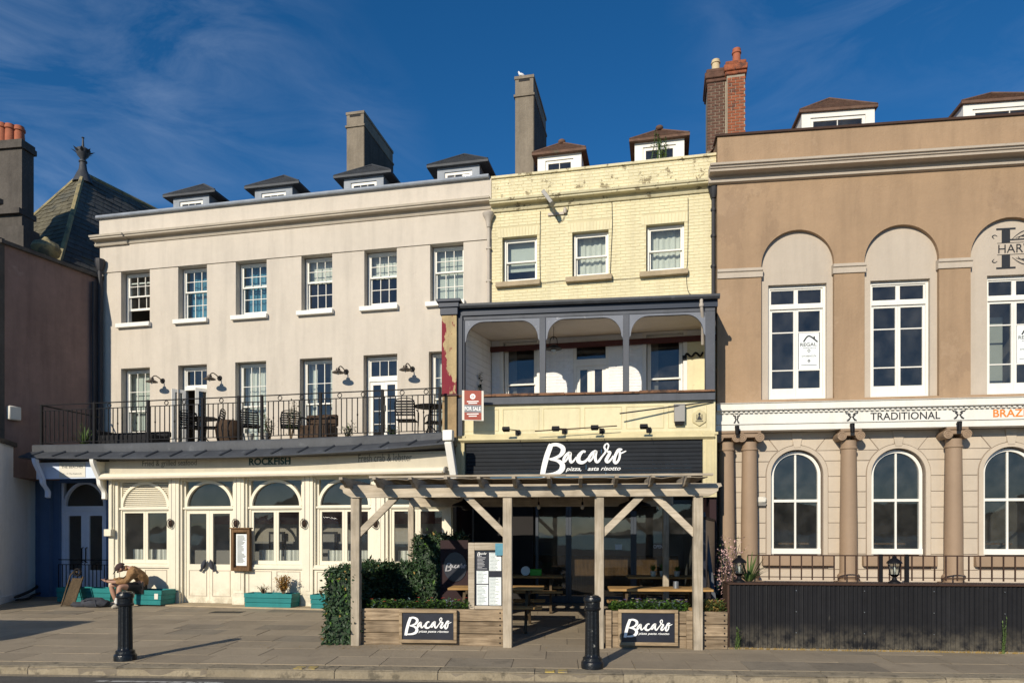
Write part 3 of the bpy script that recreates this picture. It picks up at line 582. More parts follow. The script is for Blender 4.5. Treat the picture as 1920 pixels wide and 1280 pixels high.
for a, b, k in BAYS: holes.append(rect(RF.s_(a), RF.s_(b), .16 if k == 'd' else ZS, ZA))
sk('shop_wall', MB().wallh(rect(xs0, xs1, .02, 3.6), holes, 0, .16).quad((xs0, 0, 0), (xs0, 2.1, 0), (xs0, 2.1, 3.6), (xs0, 0, 3.6)), 'cream_paint')
sk('fascia', MB().box(xs0-.16, xs1+.05, -.07, -.005, 3.20, 3.54), 'stone_fascia')
sk('fascia_mould', MB().exx([(-.001, 3.19), (-.1, 3.16), (-.1, 3.195), (-.075, 3.2), (-.001, 3.2)], xs0, xs1), 'cream_paint')
for a, b, k in BAYS:
    xa, xb = RF.s_(a), RF.s_(b); w = xb-xa; xc = (xa+xb)/2; y = .07; f = .055
    z0 = .165 if k == 'd' else ZS
    win = sk('shop_door' if k == 'd' else 'shop_window', MB().box(xa, xa+f, y, y+.1, z0, ZA).box(xb-f, xb, y, y+.1, z0, ZA).box(xa+f, xb-f, y, y+.1, ZA-.03, ZA).box(xa+f, xb-f, y-.02, y+.1, ZR, ZR+.085).box(xa, xb, y-.045, y-.021, ZR+.02, ZR+.06), 'cream_paint')
    r = w/2-f*.5; sk('fanlight_arch', MB().arch(xc, ZR+.085, r-.07, r, y-.012, y+.06, n=24, ez=(ZA-ZR-.1)/r), 'cream_paint', win)
    lw = k == 'w' and a == 221
    if lw:
        for j in range(12):
            zz = ZR+.10+j*.047; sk('louvre_slat', MB().hexa([(xa+f, y+.02, zz), (xb-f, y+.02, zz), (xb-f, y+.07, zz+.034), (xa+f, y+.07, zz+.034), (xa+f, y+.02, zz+.01), (xb-f, y+.02, zz+.01), (xb-f, y+.07, zz+.044), (xa+f, y+.07, zz+.044)]), 'cream_paint', win)
    else:
        p_ = MB().quad((xa+f, y+.05, ZR+.087), (xb-f, y+.05, ZR+.087), (xb-f, y+.05+random.uniform(-.004, .004), ZA-.032), (xa+f, y+.05, ZA-.032)); sk('pane', p_, 'glass_shop', win)
    for q0, q1 in ((xa+f+.002, xc-.002), (xc+.002, xb-f-.002)):
        st = .085 if k == 'd' else .06; zb = .95 if k == 'd' else ZS+.002; t = ZR-.002
        mb = MB().box(q0, q0+st, y+.02, y+.07, z0+.003, t).box(q1-st, q1, y+.02, y+.07, z0+.003, t).box(q0+st, q1-st, y+.02, y+.07, t-st, t).box(q0+st, q1-st, y+.02, y+.07, (z0+.003), (1.08 if k == 'd' else ZS+.09))
        sk('door_leaf' if k == 'd' else 'casement', mb, 'cream_paint', win)
        if k == 'd': sk('panel_mould', MB().box(q0+.07, q1-.07, y+.006, y+.0195, .33, .345).box(q0+.07, q1-.07, y+.006, y+.0195, .93, .945).box(q0+.07, q0+.085, y+.006, y+.0195, .346, .929).box(q1-.085, q1-.07, y+.006, y+.0195, .346, .929), 'cream_trim', win)
        zb = 1.082 if k == 'd' else ZS+.092
        sk('pane', MB().quad((q0+st, y+.05, zb), (q1-st, y+.05+random.uniform(-.004, .004), zb), (q1-st, y+.05+random.uniform(-.004, .004), t-st-.001), (q0+st, y+.05, t-st-.001)), 'glass_shop', win)
        if k == 'w': sk('curtain', pleat(q0+.02+random.uniform(0, .1), q1+.02, ZS+.02, ZS+.33, .34, n=22, amp=.035), 'cloth_white', win)
    if k == 'w':
        sk('shop_sill', MB().box(xa-.06, xb+.06, -.045, -.001, ZS-.1, ZS-.05).box(xa-.06, xb+.06, -.02, -.001, ZS-.05, ZS-.005), 'cream_paint')
        for q0, q1 in ((xa+.04, xc-.06), (xc+.06, xb-.04)):
            sk('panel_mould', MB().box(q0, q1, -.014, -.001, .93, .945).box(q0, q1, -.014, -.001, .33, .345).box(q0, q0+.015, -.014, -.001, .346, .929).box(q1-.015, q1, -.014, -.001, .346, .929), 'cream_trim')
    else:
        for sx, sg in ((xc-.055, -1), (xc+.055, 1)):      # fish shaped pulls
            pts = [(sx+sg*.015, .075-.05, 1.19), (sx+sg*.03, .01, 1.12), (sx+sg*.05, .0, 1.05), (sx+sg*.075, .005, .99), (sx+sg*.10, .02, .955)]
            mb = MB().tube(pts, [.012, .05, .06, .04, .014], 8); mb.hexa([(sx+sg*.07, .0, .97), (sx+sg*.11, .0, .99), (sx+sg*.11, .02, .99), (sx+sg*.07, .02, .97), (sx+sg*.11, .0, .90), (sx+sg*.17, .0, .93), (sx+sg*.17, .02, .93), (sx+sg*.11, .02, .90)])
            sk('handle', mb, 'bag_grey', win, label='dark fish shaped door pull')
for px in (328.5, 450, 578.5, 711.5):
    x = RF.s_(px); sk('pilaster', MB().box(x-.13, x+.13, -.05, -.001, .42, 3.16).box(x-.05, x+.05, -.062, -.051, .5, 3.1), 'cream_paint'); sk('plinth', MB().box(x-.16, x+.16, -.075, -.001, .0, .415), 'cream_paint', bev=.006)
x = RF.s_(842); sk('pilaster', MB().box(x-.09, x+.06, -.05, -.001, .1, 3.16), 'cream_paint')
x = RF.s_(212); sk('pilaster', MB().box(x-.09, x+.05, -.04, -.001, .1, 3.16), 'cream_paint')
sk('threshold', MB().box(xs0, xs1, -.5, .16, .0, gF(RF, 0, -.3)+.03), 'stone_sill')
rm_ = MB(); room(cream, xs0+dx+.1, xs1+dx-.05, dy+.165, dy+2.1, .1, 3.45, 'warm_room')
sk('wainscot', MB().box(xs0+.1, xs1-.06, 2.02, 2.08, 2.05, 2.36), 'room_red'); sk('back_panel', MB().box(xs0+.1, xs1-.06, 2.03, 2.09, .1, 1.6), 'dark_room')
for px in (300, 520, 618, 690):
    x = RF.s_(px, -2); sk('wall_picture', MB().box(x-.22, x+.22, 1.96, 2.01, 1.25, 1.85), 'iron_black'); sk('picture_mount', MB().box(x-.16, x+.16, 1.94, 1.959, 1.31, 1.79), 'dark_room')
# lettering of the fascia
text('Fried & grilled seafood', cream, 'letter_grey', RF.s_(267, .07)+dx, dy-.074, RF.z(267, 877, .07)+.0, RF.s_(369, .07)-RF.s_(267, .07), .17)
text('ROCKFISH', cream, 'letter_green', RF.s_(467, .07)+dx, dy-.074, RF.z(467, 872, .07), RF.s_(545, .07)-RF.s_(467, .07), .165, off=.035)
sf = MB(); X0, X1 = RF.s_(467, .07), RF.s_(545, .07); zf = RF.z(467, 872, .07)
for i in range(8):
    if i in (1, 2, 6): continue
    c0 = X0+(X1-X0)*i/8
    for zz in (zf+.003, zf+.14): sf.box(c0-.005, c0+.045, -.0755, -.0745, zz, zz+.022)
    if i in (3, 7):
        for zz in (zf+.003, zf+.14): sf.box(c0+.075, c0+.125, -.0755, -.0745, zz, zz+.022)
sk('lettering', sf, 'letter_green')
text('Fresh crab & lobster', cream, 'letter_grey', RF.s_(672, .07)+dx, dy-.074, RF.z(672, 866, .07), RF.s_(772, .07)-RF.s_(672, .07), .17)
# scroll brackets under the apron
def bracket(x, m, zt=3.56, w=.1):
    cl = [(-.42, zt), (-.40, zt-.12), (-.30, zt-.30), (-.22, zt-.45), (-.19, zt-.60), (-.10, zt-.70), (-.055, zt-.78), (-.06, zt-.92)]
    pts = crom(cl, 4); mb = MB(); n = len(pts)
    for i, (yy, zz) in enumerate(pts):
        t = .055-.02*i/n; mb.v += [(x, yy-t, zz), (x+w, yy-t, zz), (x+w, yy+t, zz-.02), (x, yy+t, zz-.02)]
        if i: b = 4*i; mb.f += [(b-4+k, b-4+(k+1) % 4, b+(k+1) % 4, b+k) for k in range(4)]
    mb.f += [(0, 1, 2, 3), (4*n-4, 4*n-3, 4*n-2, 4*n-1)]
    return sk('bracket', mb, m)
bracket(RF.s_(196), 'white_paint'); bracket(RF.s_(90), 'blue_paint', 3.62)
sk('bracket_web', MB().exx([(-.36, 3.52), (-.2, 3.1), (-.06, 2.75), (-.002, 2.7), (-.002, 3.52)], RF.s_(196)+.02, RF.s_(196)+.07), 'cream_paint')
x = RF.s_(838, .4); sk('bracket', MB().hexa([(x-.03, -.5, 3.72), (x+.12, -.5, 3.72), (x+.12, -.38, 3.78), (x-.03, -.38, 3.78), (x+.02, -.22, 2.95), (x+.17, -.22, 2.95), (x+.17, -.08, 2.95), (x+.02, -.08, 2.95)]).box(x-.06, x+.15, -.53, -.36, 3.76, 3.98), 'white_paint', bev=.01)
# --- lobby with the pale blue door, under the porch
LD = 1.2
lx0, lx1 = CF.s_(84, LD), CF.s_(214, LD); dx0, dx1 = CF.s_(112, LD), CF.s_(199, LD); yl = -LD
mk('lobby_wall', MB().wallh(rect(lx0-.3, lx1, .05, 3.5), [rect(dx0, dx1, .17, 3.13)], yl, .2), 'lobby_blue', cream)
mk('lobby_pilaster', MB().box(lx0-.02, lx0+.26, yl-.12, yl-.001, .1, 3.4), 'lobby_blue', cream)
d = mk('lobby_door', MB().box(dx0, dx0+.07, yl+.06, yl+.16, .17, 3.13).box(dx1-.07, dx1, yl+.06, yl+.16, .17, 3.13).box(dx0+.07, dx1-.07, yl+.04, yl+.16, 2.40, 2.52), 'blue_paint', cream)
r = (dx1-dx0)/2-.07; mk('fanlight_arch', MB().arch((dx0+dx1)/2, 2.52, r-.06, r, yl+.05, yl+.13, n=22), 'blue_paint', d)
mk('pane', MB().quad((dx0+.07, yl+.12, 2.52), (dx1-.07, yl+.12, 2.52), (dx1-.07, yl+.12, 3.13), (dx0+.07, yl+.12, 3.13)), 'glass_dark', d)
xc = (dx0+dx1)/2
for q0, q1 in ((dx0+.072, xc-.002), (xc+.002, dx1-.072)):
    mk('door_leaf', MB().box(q0, q0+.12, yl+.08, yl+.13, .175, 2.398).box(q1-.12, q1, yl+.08, yl+.13, .175, 2.398).box(q0+.12, q1-.12, yl+.08, yl+.13, 2.27, 2.398).box(q0+.12, q1-.12, yl+.08, yl+.13, .175, .85), 'blue_paint', d)
    mk('pane', MB().quad((q0+.12, yl+.11, .85), (q1-.12, yl+.11, .85), (q1-.12, yl+.11, 2.27), (q0+.12, yl+.11, 2.27)), 'glass_dark', d)
for s_ in (-.06, .06): mk('handle', MB().tube([(xc+s_, yl+.08, 1.05), (xc+s_, yl+.03, 1.07), (xc+s_, yl+.03, 1.42), (xc+s_, yl+.08, 1.44)], .014, 6), 'iron_black', d)
room(cream, lx0+.05, lx1-.05, yl+.21, 3.5, .15, 3.45, 'dark_room')
# ------------------------------------------------------------------ things on and around the cream house
# name panel over the lobby, hung under the apron
px0, px1 = RF.s_(70, .1), RF.s_(186, .1); z0, z1 = RF.z(130, 897, .1), RF.z(130, 866, .1)
sg = thing('lobby_sign', 'blue-grey panel with white name plate over the pale blue lobby door', 'sign', RF, (px0, -.1, z0))
mk('panel', MB().box(px0, px1, -.13, -.1, z0, z1), 'blue_paint', sg)
q0, q1 = px0+.38*(px1-px0), px0+.80*(px1-px0)
mk('plate', MB().box(q0, q1, -.142, -.131, z0+.03, z1-.01), 'white_plastic', sg)
text('THE BEACHES', sg, 'letter_dark', q0+.07, -.1435, z0+.25, q1-q0-.14, .055, off=.01); text('18 - 19 The Esplanade', sg, 'letter_dark', q0+.1, -.1435, z0+.09, q1-q0-.2, .045)
# rolled awning cassette
ax0, ax1 = RF.s_(188, .2), RF.s_(833, .2); za = RF.z(500, 893.5, .2)
aw = thing('awning', 'rolled cream awning cassette along the restaurant front', 'awning', RF, (ax0, -.1, za))
prof = [(-.002+(-.07), za+.16), (-.07, za+.02), (-.12, za), (-.22, za-.005), (-.27, za+.025), (-.285, za+.07), (-.26, za+.115), (-.18, za+.155)]
mk('cassette', MB().exx(prof, ax0, ax1), 'awning_cream', aw); mk('front_rail', MB().exx([(-.30, za+.012), (-.287, za+.005), (-.287, za+.05), (-.30, za+.05)], ax0+.02, ax1-.02), 'cream_trim', aw)
mk('end_cap', MB().exx(prof, ax1+.001, ax1+.03), 'grey_plastic', aw); mk('end_cap', MB().exx(prof, ax0-.03, ax0-.001), 'grey_plastic', aw)
# swan-neck lamps on the terrace wall
for (px, py, lb) in ((305, 714, 'black swan-neck wall lamp beside the leftmost terrace window'), (412, 709, 'black swan-neck wall lamp right of the open terrace doors'), (649, 697, 'black swan-neck wall lamp left of the closed white terrace doors'), (773, 692, 'black swan-neck wall lamp nearest the peeling pier')):
    x, _, z = CF.p(px, py); t = thing('wall_lamp', lb, 'lamp', CF, (x, 0, z), 'swan-neck lamps over the terrace')
    mk('rosette', MB().tube([(x, 0, z), (x, -.03, z)], [.075, .06], 12), 'iron_black', t)
    mk('arm', MB().tube(crom([(x, -.02, z), (x-.02, -.12, z+.06), (x-.03, -.25, z+.09), (x-.04, -.34, z+.04), (x-.045, -.37, z-.02)], 4), .014, 6), 'lamp_metal', t)
    c = Vector((x-.045, -.37, z-.02)); mk('shade', MB().lathe([(.02, .04), (.05, .03), (.06, -.02), (.15, -.07), (.155, -.085), (.14, -.078), (.05, -.03)], c.x, c.y, 16, c.z), 'lamp_metal', t)
    mk('bulb', MB().blob((c.x, c.y, c.z-.09), (.035, .035, .05), 1), 'white_plastic', t)
# terrace railing
ry = 0; rx0, rx1 = RF.s_(77), RF.s_(826); zt, zb = 4.985, 4.02
rl = thing('terrace_railing', 'black iron balustrade with rings along the terrace edge', 'railing', RF, (rx0, 0, zb))
mk('top_rail', MB().box(rx0, rx1, -.018, .018, zt-.02, zt), 'iron_black', rl); mk('rail', MB().box(rx0, rx1, -.01, .01, zt-.155, zt-.137), 'iron_black', rl); mk('bottom_rail', MB().box(rx0, rx1, -.01, .01, zb+.02, zb+.038), 'iron_black', rl)
me_p = mesh_of('post', MB().box(-.028, .028, -.028, .028, -.1, zt-zb+.01)); me_b = mesh_of('baluster', MB().box(-.009, .009, -.009, .009, .038, zt-zb-.155)); me_k = mesh_of('baluster', MB().box(-.009, .009, -.009, .009, .038, zt-zb-.155).lathe([(.005, .40), (.02, .43), (.02, .45), (.005, .48)], 0, 0, 6))
me_r = mesh_of('ring', MB().arch(0, 0, .042, .056, -.008, .008, 0, 360, 14)); nb_ = 0
for px in (78, 177, 278, 380, 448, 491, 601, 717, 825): piece('post', me_p, 'iron_black', rl, (RF.s_(px), 0, zb))
nbal = int((rx1-rx0)/.128)
for i in range(1, nbal):
    x = rx0+(rx1-rx0)*i/nbal; piece('baluster', me_k if i % 4 == 1 else me_b, 'iron_black', rl, (x, 0, zb))
for px in (205, 312, 345, 415, 525, 566, 637, 681, 754, 799): piece('ring', me_r, 'iron_black', rl, (RF.s_(px), 0, zt-.078))
mk('return_rail', MB().bar((rx0+.02, .02, zt-.01), (rx0+.02, 1.9, zt-.01), .03).bar((rx0+.02, .02, zb+.03), (rx0+.02, 1.9, zb+.03), .02), 'iron_black', rl)
# hopper and downpipe between cream and yellow house
x = CF.s_(917.5); z0, z1 = CF.z(917, 572), CF.z(917, 402)
dp = thing('downpipe', 'cream downpipe with flared hopper between cream and yellow house', 'pipe', CF, (x, -.1, z0))
mk('pipe', MB().tube([(x, -.075, z0-.3), (x, -.075, z1-.33)], .04, 10), 'pipe_cream', dp); mk('hopper', MB().lathe([(.045, -.36), (.06, -.30), (.07, -.2), (.12, -.1), (.14, -.06), (.15, -.02), (.13, 0)], x, -.09, 14, z1), 'pipe_cream', dp)
for q in (.55, 1.35): mk('clip', MB().box(x-.06, x+.06, -.12, -.001, z0+q, z0+q+.03), 'pipe_cream', dp)
# bulkhead lights on the shop piers
for i, px in enumerate((320.5, 442.5, 570.5, 704)):
    x = RF.s_(px, .08); z = RF.z(px, 980, .08)
    t = thing('bulkhead_light', ('copper bulkhead light on the pier right of the louvred window', 'copper bulkhead light on the pier above the menu case', 'copper bulkhead light on the pier left of the pergola', 'copper bulkhead light on the pier seen through the pergola')[i], 'lamp', RF, (x, -.05, z), 'bulkhead lights on the restaurant front')
    mk('base', MB().tube([(x, -.051, z), (x, -.075, z)], .075, 12), 'lamp_metal', t); mk('globe', MB().blob((x, -.10, z-.01), (.055, .05, .085), 2), 'rust_brown', t)
    mk('cage', MB().arch(x, z-.01, .07, .082, -.125, -.115, 0, 360, 14, 1.4).box(x-.006, x+.006, -.16, -.15, z-.1, z+.09), 'lamp_metal', t); mk('conduit', MB().tube([(x, -.062, z+.06), (x, -.062, 3.15)], .01, 6), 'pipe_cream', t)
# menu case on the pier
x0, x1 = RF.s_(431, .2), RF.s_(466, .2); z0, z1 = RF.z(448, 1070, .2), RF.z(448, 991, .2)
t = thing('menu_case', 'narrow brown wooden menu case on the restaurant pier beside the doors', 'menu', RF, (x0, -.1, z0))
mk('frame', MB().box(x0, x0+.07, -.17, -.064, z0, z1).box(x1-.07, x1, -.17, -.064, z0, z1).box(x0+.07, x1-.07, -.17, -.064, z0, z0+.08).box(x0+.07, x1-.07, -.17, -.064, z1-.08, z1).box(x0+.07, x1-.07, -.09, -.064, z0+.08, z1-.08), 'case_wood', t, bev=.005)
mk('hood', MB().box(x0-.02, x1+.02, -.2, -.06, z1+.001, z1+.03), 'case_wood', t)
mk('menu_sheet', MB().box(x0+.1, x1-.1, -.105, -.1, z0+.12, z1-.12), 'paper', t)
ln = MB()
for j in range(26):
    zz = z1-.16-j*(z1-z0-.32)/26; w = random.uniform(.5, 1)*(x1-x0-.26); ln.quad((x0+.13, -.1065, zz), (x0+.13+w, -.1065, zz), (x0+.13+w, -.1065, zz+.012), (x0+.13, -.1065, zz+.012))
mk('print', ln, 'letter_grey', t)
# meter box, kick stops
x, _, z = RF.p(208, 997, .06); b = thing('junction_box', 'small cream electrical box beside the pale blue lobby door', 'box', RF, (x, -.06, z)); mk('box', MB().box(x-.11, x+.09, -.17, -.045, z-.1, z+.07), 'cream_paint', b, bev=.01); mk('conduit', MB().tube([(x+.02, -.07, z+.07), (x+.02, -.07, 3.1)], .015, 6), 'cream_paint', b)
# ================================================================== yellow house with the balcony and the bistro sign
yel = thing('yellow_house', 'narrow yellow painted brick house with dark blue balcony and bistro sign', 'house', CF, (CF.s_(1130), 0, 0))
x0, x1 = .002, CF.s_(1343); YT, YC = 10.5, 9.68
YW = [(942, 1007, 443, 526), (1073, 1141, 433, 516), (1211.5, 1283, 419, 506)]
hol = []; hr = []
for a, b, c, d in YW:
    m_ = (a+b)/2; hx0, hx1, hz0, hz1 = CF.s_(a), CF.s_(b), CF.z(m_, d), CF.z(m_, c); hol.append(rect(hx0, hx1, hz0, hz1)); hr.append((hx0, hx1, hz0, hz1))
DW = [(944, 1007, 640, 742), (1075, 1141, 636, 742), (1212, 1281, 626, 736)]
FL = 4.66
dh = []
for i, (a, b, c, d) in enumerate(DW):
    m_ = (a+b)/2; dh.append((CF.s_(a), CF.s_(b), FL+.02 if i == 1 else 4.72, CF.z(m_, c)))
mk('wall', MB().wallh(rect(x0, x1, 6.5, YT), hol, 0, .3), 'yellow_joint', yel)
soldiers = [(a-.1, b+.1, d, d+.23) for a, b, c, d in hr]
mk('brickwork', bricks(x0, x1, 6.62, YC, hr+soldiers, 0), 'yellow_paint', yel, kind='stuff', smooth=False)
sb = MB()
for a, b, c, d in hr:
    n = int((b-a+.2)/.075)
    for k in range(n):
        p = a-.1+(b-a+.2)*k/n; q = p+(b-a+.2)/n-.01; t = (k/n-.5)*.05; sb.hexa([(p, -.008, d+.004), (q, -.008, d+.004), (q, -.0005, d+.004), (p, -.0005, d+.004), (p+t, -.008, d+.222), (q+t, -.008, d+.222), (q+t, -.0005, d+.222), (p+t, -.0005, d+.222)])
mk('window_heads', sb, 'yellow_paint', yel, kind='stuff', smooth=False)
mk('parapet_bricks', bricks(x0, x1, YC+.25, YT, [], -.02, ln=.23), 'yellow_peeling', yel, kind='stuff', smooth=False)
mk('parapet', MB().box(x0, x1, -.02, .3, YC+.2, YT), 'yellow_joint', yel)
cornice(yel, corn(YC+.0), x0, x1-.15, 'yellow_peeling')
mk('coping', MB().exx([(-.07, YT+.001), (-.08, YT+.05), (.36, YT+.09), (.36, YT+.001)], x0, x1), 'yellow_peeling', yel)
mk('roof', MB().quad((x0, .3, YT), (x1, .3, YT), (x1, 5.4, YT+1.9), (x0, 5.4, YT+1.9)).quad((x0, 5.4, YT+1.9), (x1, 5.4, YT+1.9), (x1, 10, YT), (x0, 10, YT)), 'clay_tile', yel)
for i, (a, b, c, d) in enumerate(hr):
    sash_window(yel, a+.02, b, c+.01, d-.01, .13, 1, 1, 1, curtain=('blind', 'full', 'full')[i], split=.47, gm='glass')
    mk('sill', MB().hexa([(a-.15, -.13, c-.16), (b+.09, -.13, c-.16), (b+.09, .1, c-.16), (a-.15, .1, c-.16), (a-.15, -.13, c-.04), (b+.09, -.13, c-.04), (b+.09, .1, c+.005), (a-.15, .1, c+.005)]), 'stone_sill', yel, bev=.012)
room(yel, x0+.05, x1-.05, .305, 4.5, 7.2, YT-.1, 'warm_room')
for a, b, pe, pt in ((1008, 1090, 288, 0), (1190, 1283, 262, 0)):
    xx0, xx1 = CF.s_(a, -.8), CF.s_(b, -.8); ze = CF.z((a+b)/2, pe, -.8)-.03
    dm = dormer(yel, xx0, xx1, .8, YT+.05, ze, .47, 1.3, 'white_paint', 'clay_tile', 'white_paint', cols=2, ov=.13, wz=YT+.22)
    mk('ridge_knob', MB().blob(((xx0+xx1)/2, 1.25, ze+.56), (.10, .10, .07), 2), 'clay_tile', dm)
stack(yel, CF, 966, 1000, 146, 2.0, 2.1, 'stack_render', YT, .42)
# brick twin stack on the party wall
bx0, bxm, bx1 = CF.s_(1326, -1.6), CF.s_(1362, -1.6), CF.s_(1397, -1.6); zk = CF.z(1345, 128, -1.6); zk2 = CF.z(1380, 118, -1.6)
ch = mk('brick_chimney', MB().box(bx0+.012, bxm, 1.612, 2.5, YT-.2, zk-.02).box(bxm, bx1-.012, 1.512, 2.6, YT-.2, zk2-.02), 'mortar', yel)
mk('dark_bricks', bricks(bx0, bxm-.03, YT+.95, zk-.36, [], 1.612, ln=.2, pr=.012), 'brick_dark', ch, kind='stuff', smooth=False)
mk('red_bricks', bricks(bxm+.02, bx1, YT+.3, zk2-.36, [], 1.512, ln=.2, pr=.012), 'brick_red', ch, kind='stuff', smooth=False)
mk('render_base', MB().box(bx0-.01, bxm, 1.55, 2.5, YT-.3, YT+.94), 'stack_render', ch)
for (a, b, yy, z, m) in ((bx0, bxm-.02, 1.6, zk, 'brick_dark'), (bxm-.01, bx1, 1.5, zk2, 'brick_red')):
    mk('oversailing', MB().box(a-.03, b+.03, yy-.03, 2.55, z-.35, z-.26).box(a-.06, b+.05, yy-.06, 2.58, z-.258, z-.1).box(a-.02, b+.02, yy-.02, 2.5, z-.098, z), m, ch, bev=.02)
def pot(parent, x, y, z, h, r, m): return mk('chimney_pot', MB().lathe([(r*1.15, 0), (r, .06), (r*.92, h*.75), (r*1.12, h*.78), (r*1.12, h*.86), (r*.95, h*.88), (r*1.0, h), (r*.8, h), (r*.75, h*.6)], x, y, 14, z), m, parent)
pot(ch, CF.s_(1342, -1.9), 1.9, zk, .38, .105, 'pot_cream'); pot(ch, CF.s_(1381, -1.9), 1.9, zk2, .52, .105, 'terracotta')
# --- balcony recess: white painted brick, door and two windows
mk('recess_wall', MB().wallh(rect(x0, x1, 4.4, 6.6), [rect(*h) for h in dh], -.001, .26), 'white_brick', yel)
mk('recess_bricks', bricks(x0, CF.s_(1284), 4.6, 6.3, dh, -.001, pr=.010), 'white_brick', yel, kind='stuff', smooth=False)
mk('recess_plaster', MB().box(CF.s_(1284.5), x1-.01, -.02, -.002, 4.6, 6.3), 'yellow_paint', yel)
mk('recess_beam', MB().box(x0-.2, x1-.01, -.1, -.012, 6.25, 6.37), 'oxblood', yel)
for i in (0, 2):
    a, b, c, d = dh[i]; w = sash_window(yel, a+.02, b-.01, c, d-.01, .08, 1, 1, 1, curtain=None, split=.42, gm='glass_dark')
    mk('shutter_box', MB().box(a+.02, a+.02+(b-a)*.3, .3, .34, c, d), 'dark_room', w)
    mk('architrave', MB().box(a-.09, a-.002, -.035, -.012, c, d+.08).box(b+.002, b+.09, -.035, -.012, c, d+.08).box(a-.002, b+.002, -.035, -.012, d+.002, d+.08), 'white_paint', yel)
a, b, c, d = dh[1]
dr = mk('balcony_door', MB().box(a, a+.07, .03, .13, c, d).box(b-.07, b, .03, .13, c, d).box(a+.07, b-.07, .03, .13, d-.07, d).box(a+.07, b-.07, .03, .13, d-.62, d-.46), 'white_paint', yel)
pane(dr, a+.07, b-.07, d-.46, d-.07, .09, 'glass_dark'); mm = (a+b)/2
for q0, q1 in ((a+.072, mm-.002), (mm+.002, b-.072)): grid(dr, q0, q1, c, d-.622, .06, 1, 1, st=.085, bot=.25, name='leaf', gm='glass_dark')
for s_ in (-.05, .05): mk('handle', MB().box(mm+s_-.025, mm+s_+.02, .035, .06, 5.1, 5.14).tube([(mm+s_, .03, 4.95), (mm+s_, .03, 5.0)], .03, 8), 'iron_black', dr)
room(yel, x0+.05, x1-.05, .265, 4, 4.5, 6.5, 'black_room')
# --- balcony structure in the plane of the sign
bal = thing('balcony', 'dark blue timber balcony with three shallow arches over the bistro sign', 'balcony', BF, (BF.s_(1100), 0, 3.0))
bl, br = BF.s_(858), BF.s_(1340)
def bz(px, py): return BF.z(px, py)
zg, zbm, zar, zsp, zrl, zrb = bz(1100, 570), bz(1100, 590), bz(1100, 596), bz(1100, 632), bz(1100, 738), bz(1100, 756)
cpts = [inv(BF, CF.w(q, -.03, 0)) for q in (x1, x0-.1)]
cpts_in = [inv(BF, CF.w(q, -.03, 0)) for q in (x1, x0+.0)]
mk('roof_slab', MB().exz([(bl-.15, -.1), (br+.05, -.1)]+[(p[0], p[1]) for p in cpts], zg-.02, zg+.05), 'lead', bal)
mk('ceiling', MB().exz([(bl, .12), (br, .12)]+[(p[0], p[1]) for p in cpts_in], zbm-.06, zbm-.02), 'ceiling_boards', bal)
mk('floor_slab', MB().exz([(bl, .02), (br, .02)]+[(p[0], p[1]) for p in cpts_in], FL-.15, FL), 'bare_timber', bal)
mk('gutter', MB().exx([(-.22, zg+.05), (-.225, zg), (-.19, zg-.045), (-.14, zg-.045), (-.105, zg-.01), (-.105, zg+.05)], bl-.1, br+.08), 'lead', bal)
mk('fascia_beam', MB().box(bl-.1, br+.05, -.1, .06, zbm+.05, zg-.021), 'navy_paint', bal)
mk('top_beam', MB().box(bl, br, -.06, .1, zar+.03, zbm+.049), 'slate_blue', bal, bev=.006)
posts = [(858, 872), (1012, 1023.5), (1168, 1179.5), (1322, 1340)]
pxs = []
for a, b in posts: pxs.append((BF.s_(a), BF.s_(b))); mk('post', MB().box(pxs[-1][0], pxs[-1][1], -.07, .09, zrl-.02, zar+.029), 'slate_blue', bal, bev=.008)
for i in range(3):
    a, b = pxs[i][1], pxs[i+1][0]; r = (b-a)*.23; zt = zar+.028; h = zar-zsp
    pl = [(a, zt), (b, zt), (b, zsp-.06), (b-.035, zsp)]+[(b-.035-r*(1-math.cos(t)), zsp+h*math.sin(t)*.97) for t in [math.pi/2*k/8 for k in range(1, 9)]]
    pl += [(a+.035+r*(1-math.cos(t)), zsp+h*math.sin(t)*.97) for t in [math.pi/2*k/8 for k in range(8, 0, -1)]]+[(a+.035, zsp), (a, zsp-.06)]
    mk('arch_board', MB().ext(pl, -.045, .005), 'pale_blue', bal)
mk('rail_beam', MB().box(bl-.05, br, -.1, .1, zrb, zrl-.04), 'slate_blue', bal, bev=.008)
n = 7
for k in range(n):
    a = bl+(br-bl)*k/n; b = bl+(br-bl)*(k+1)/n-.006; q = random.uniform(-.008, .008); mk('rail_cap', MB().box(a, b, -.14+q, .12, zrl-.039, zrl+.012+q*1.5), 'rotten_wood', bal, bev=.006)
# side wall of the recess, boarded
p0 = (pxs[0][0]+.03, .1); p1 = inv(BF, CF.w(x0-.03, -.05, 0)); nrm = Vector((p1[1]-p0[1], -(p1[0]-p0[0]))).normalized()*.02
for k in range(13):
    z0 = FL+k*(zbm-.06-FL)/13; z1 = FL+(k+1)*(zbm-.06-FL)/13-.008; mk('wall_board', MB().exz([(p0[0], p0[1]), (p0[0]+nrm.x, p0[1]+nrm.y), (p1[0]+nrm.x, p1[1]+nrm.y), (p1[0], p1[1])], z0, z1), 'white_brick', bal)
mk('side_wall', MB().exz([(p0[0]-.12, p0[1]), (p0[0]-.002, p0[1]), (p1[0]-.002, p1[1]), (p1[0]-.12, p1[1])], 3.0, zg-.03), 'cream_render', bal)
pr_ = inv(BF, CF.w(x1-.05, -.03, 0)); mk('side_wall', MB().exz([(br-.08, .1), (br+.0, .1), (pr_[0], pr_[1]), (pr_[0]-.08, pr_[1])], 3.0, zg-.03), 'yellow_paint', bal)
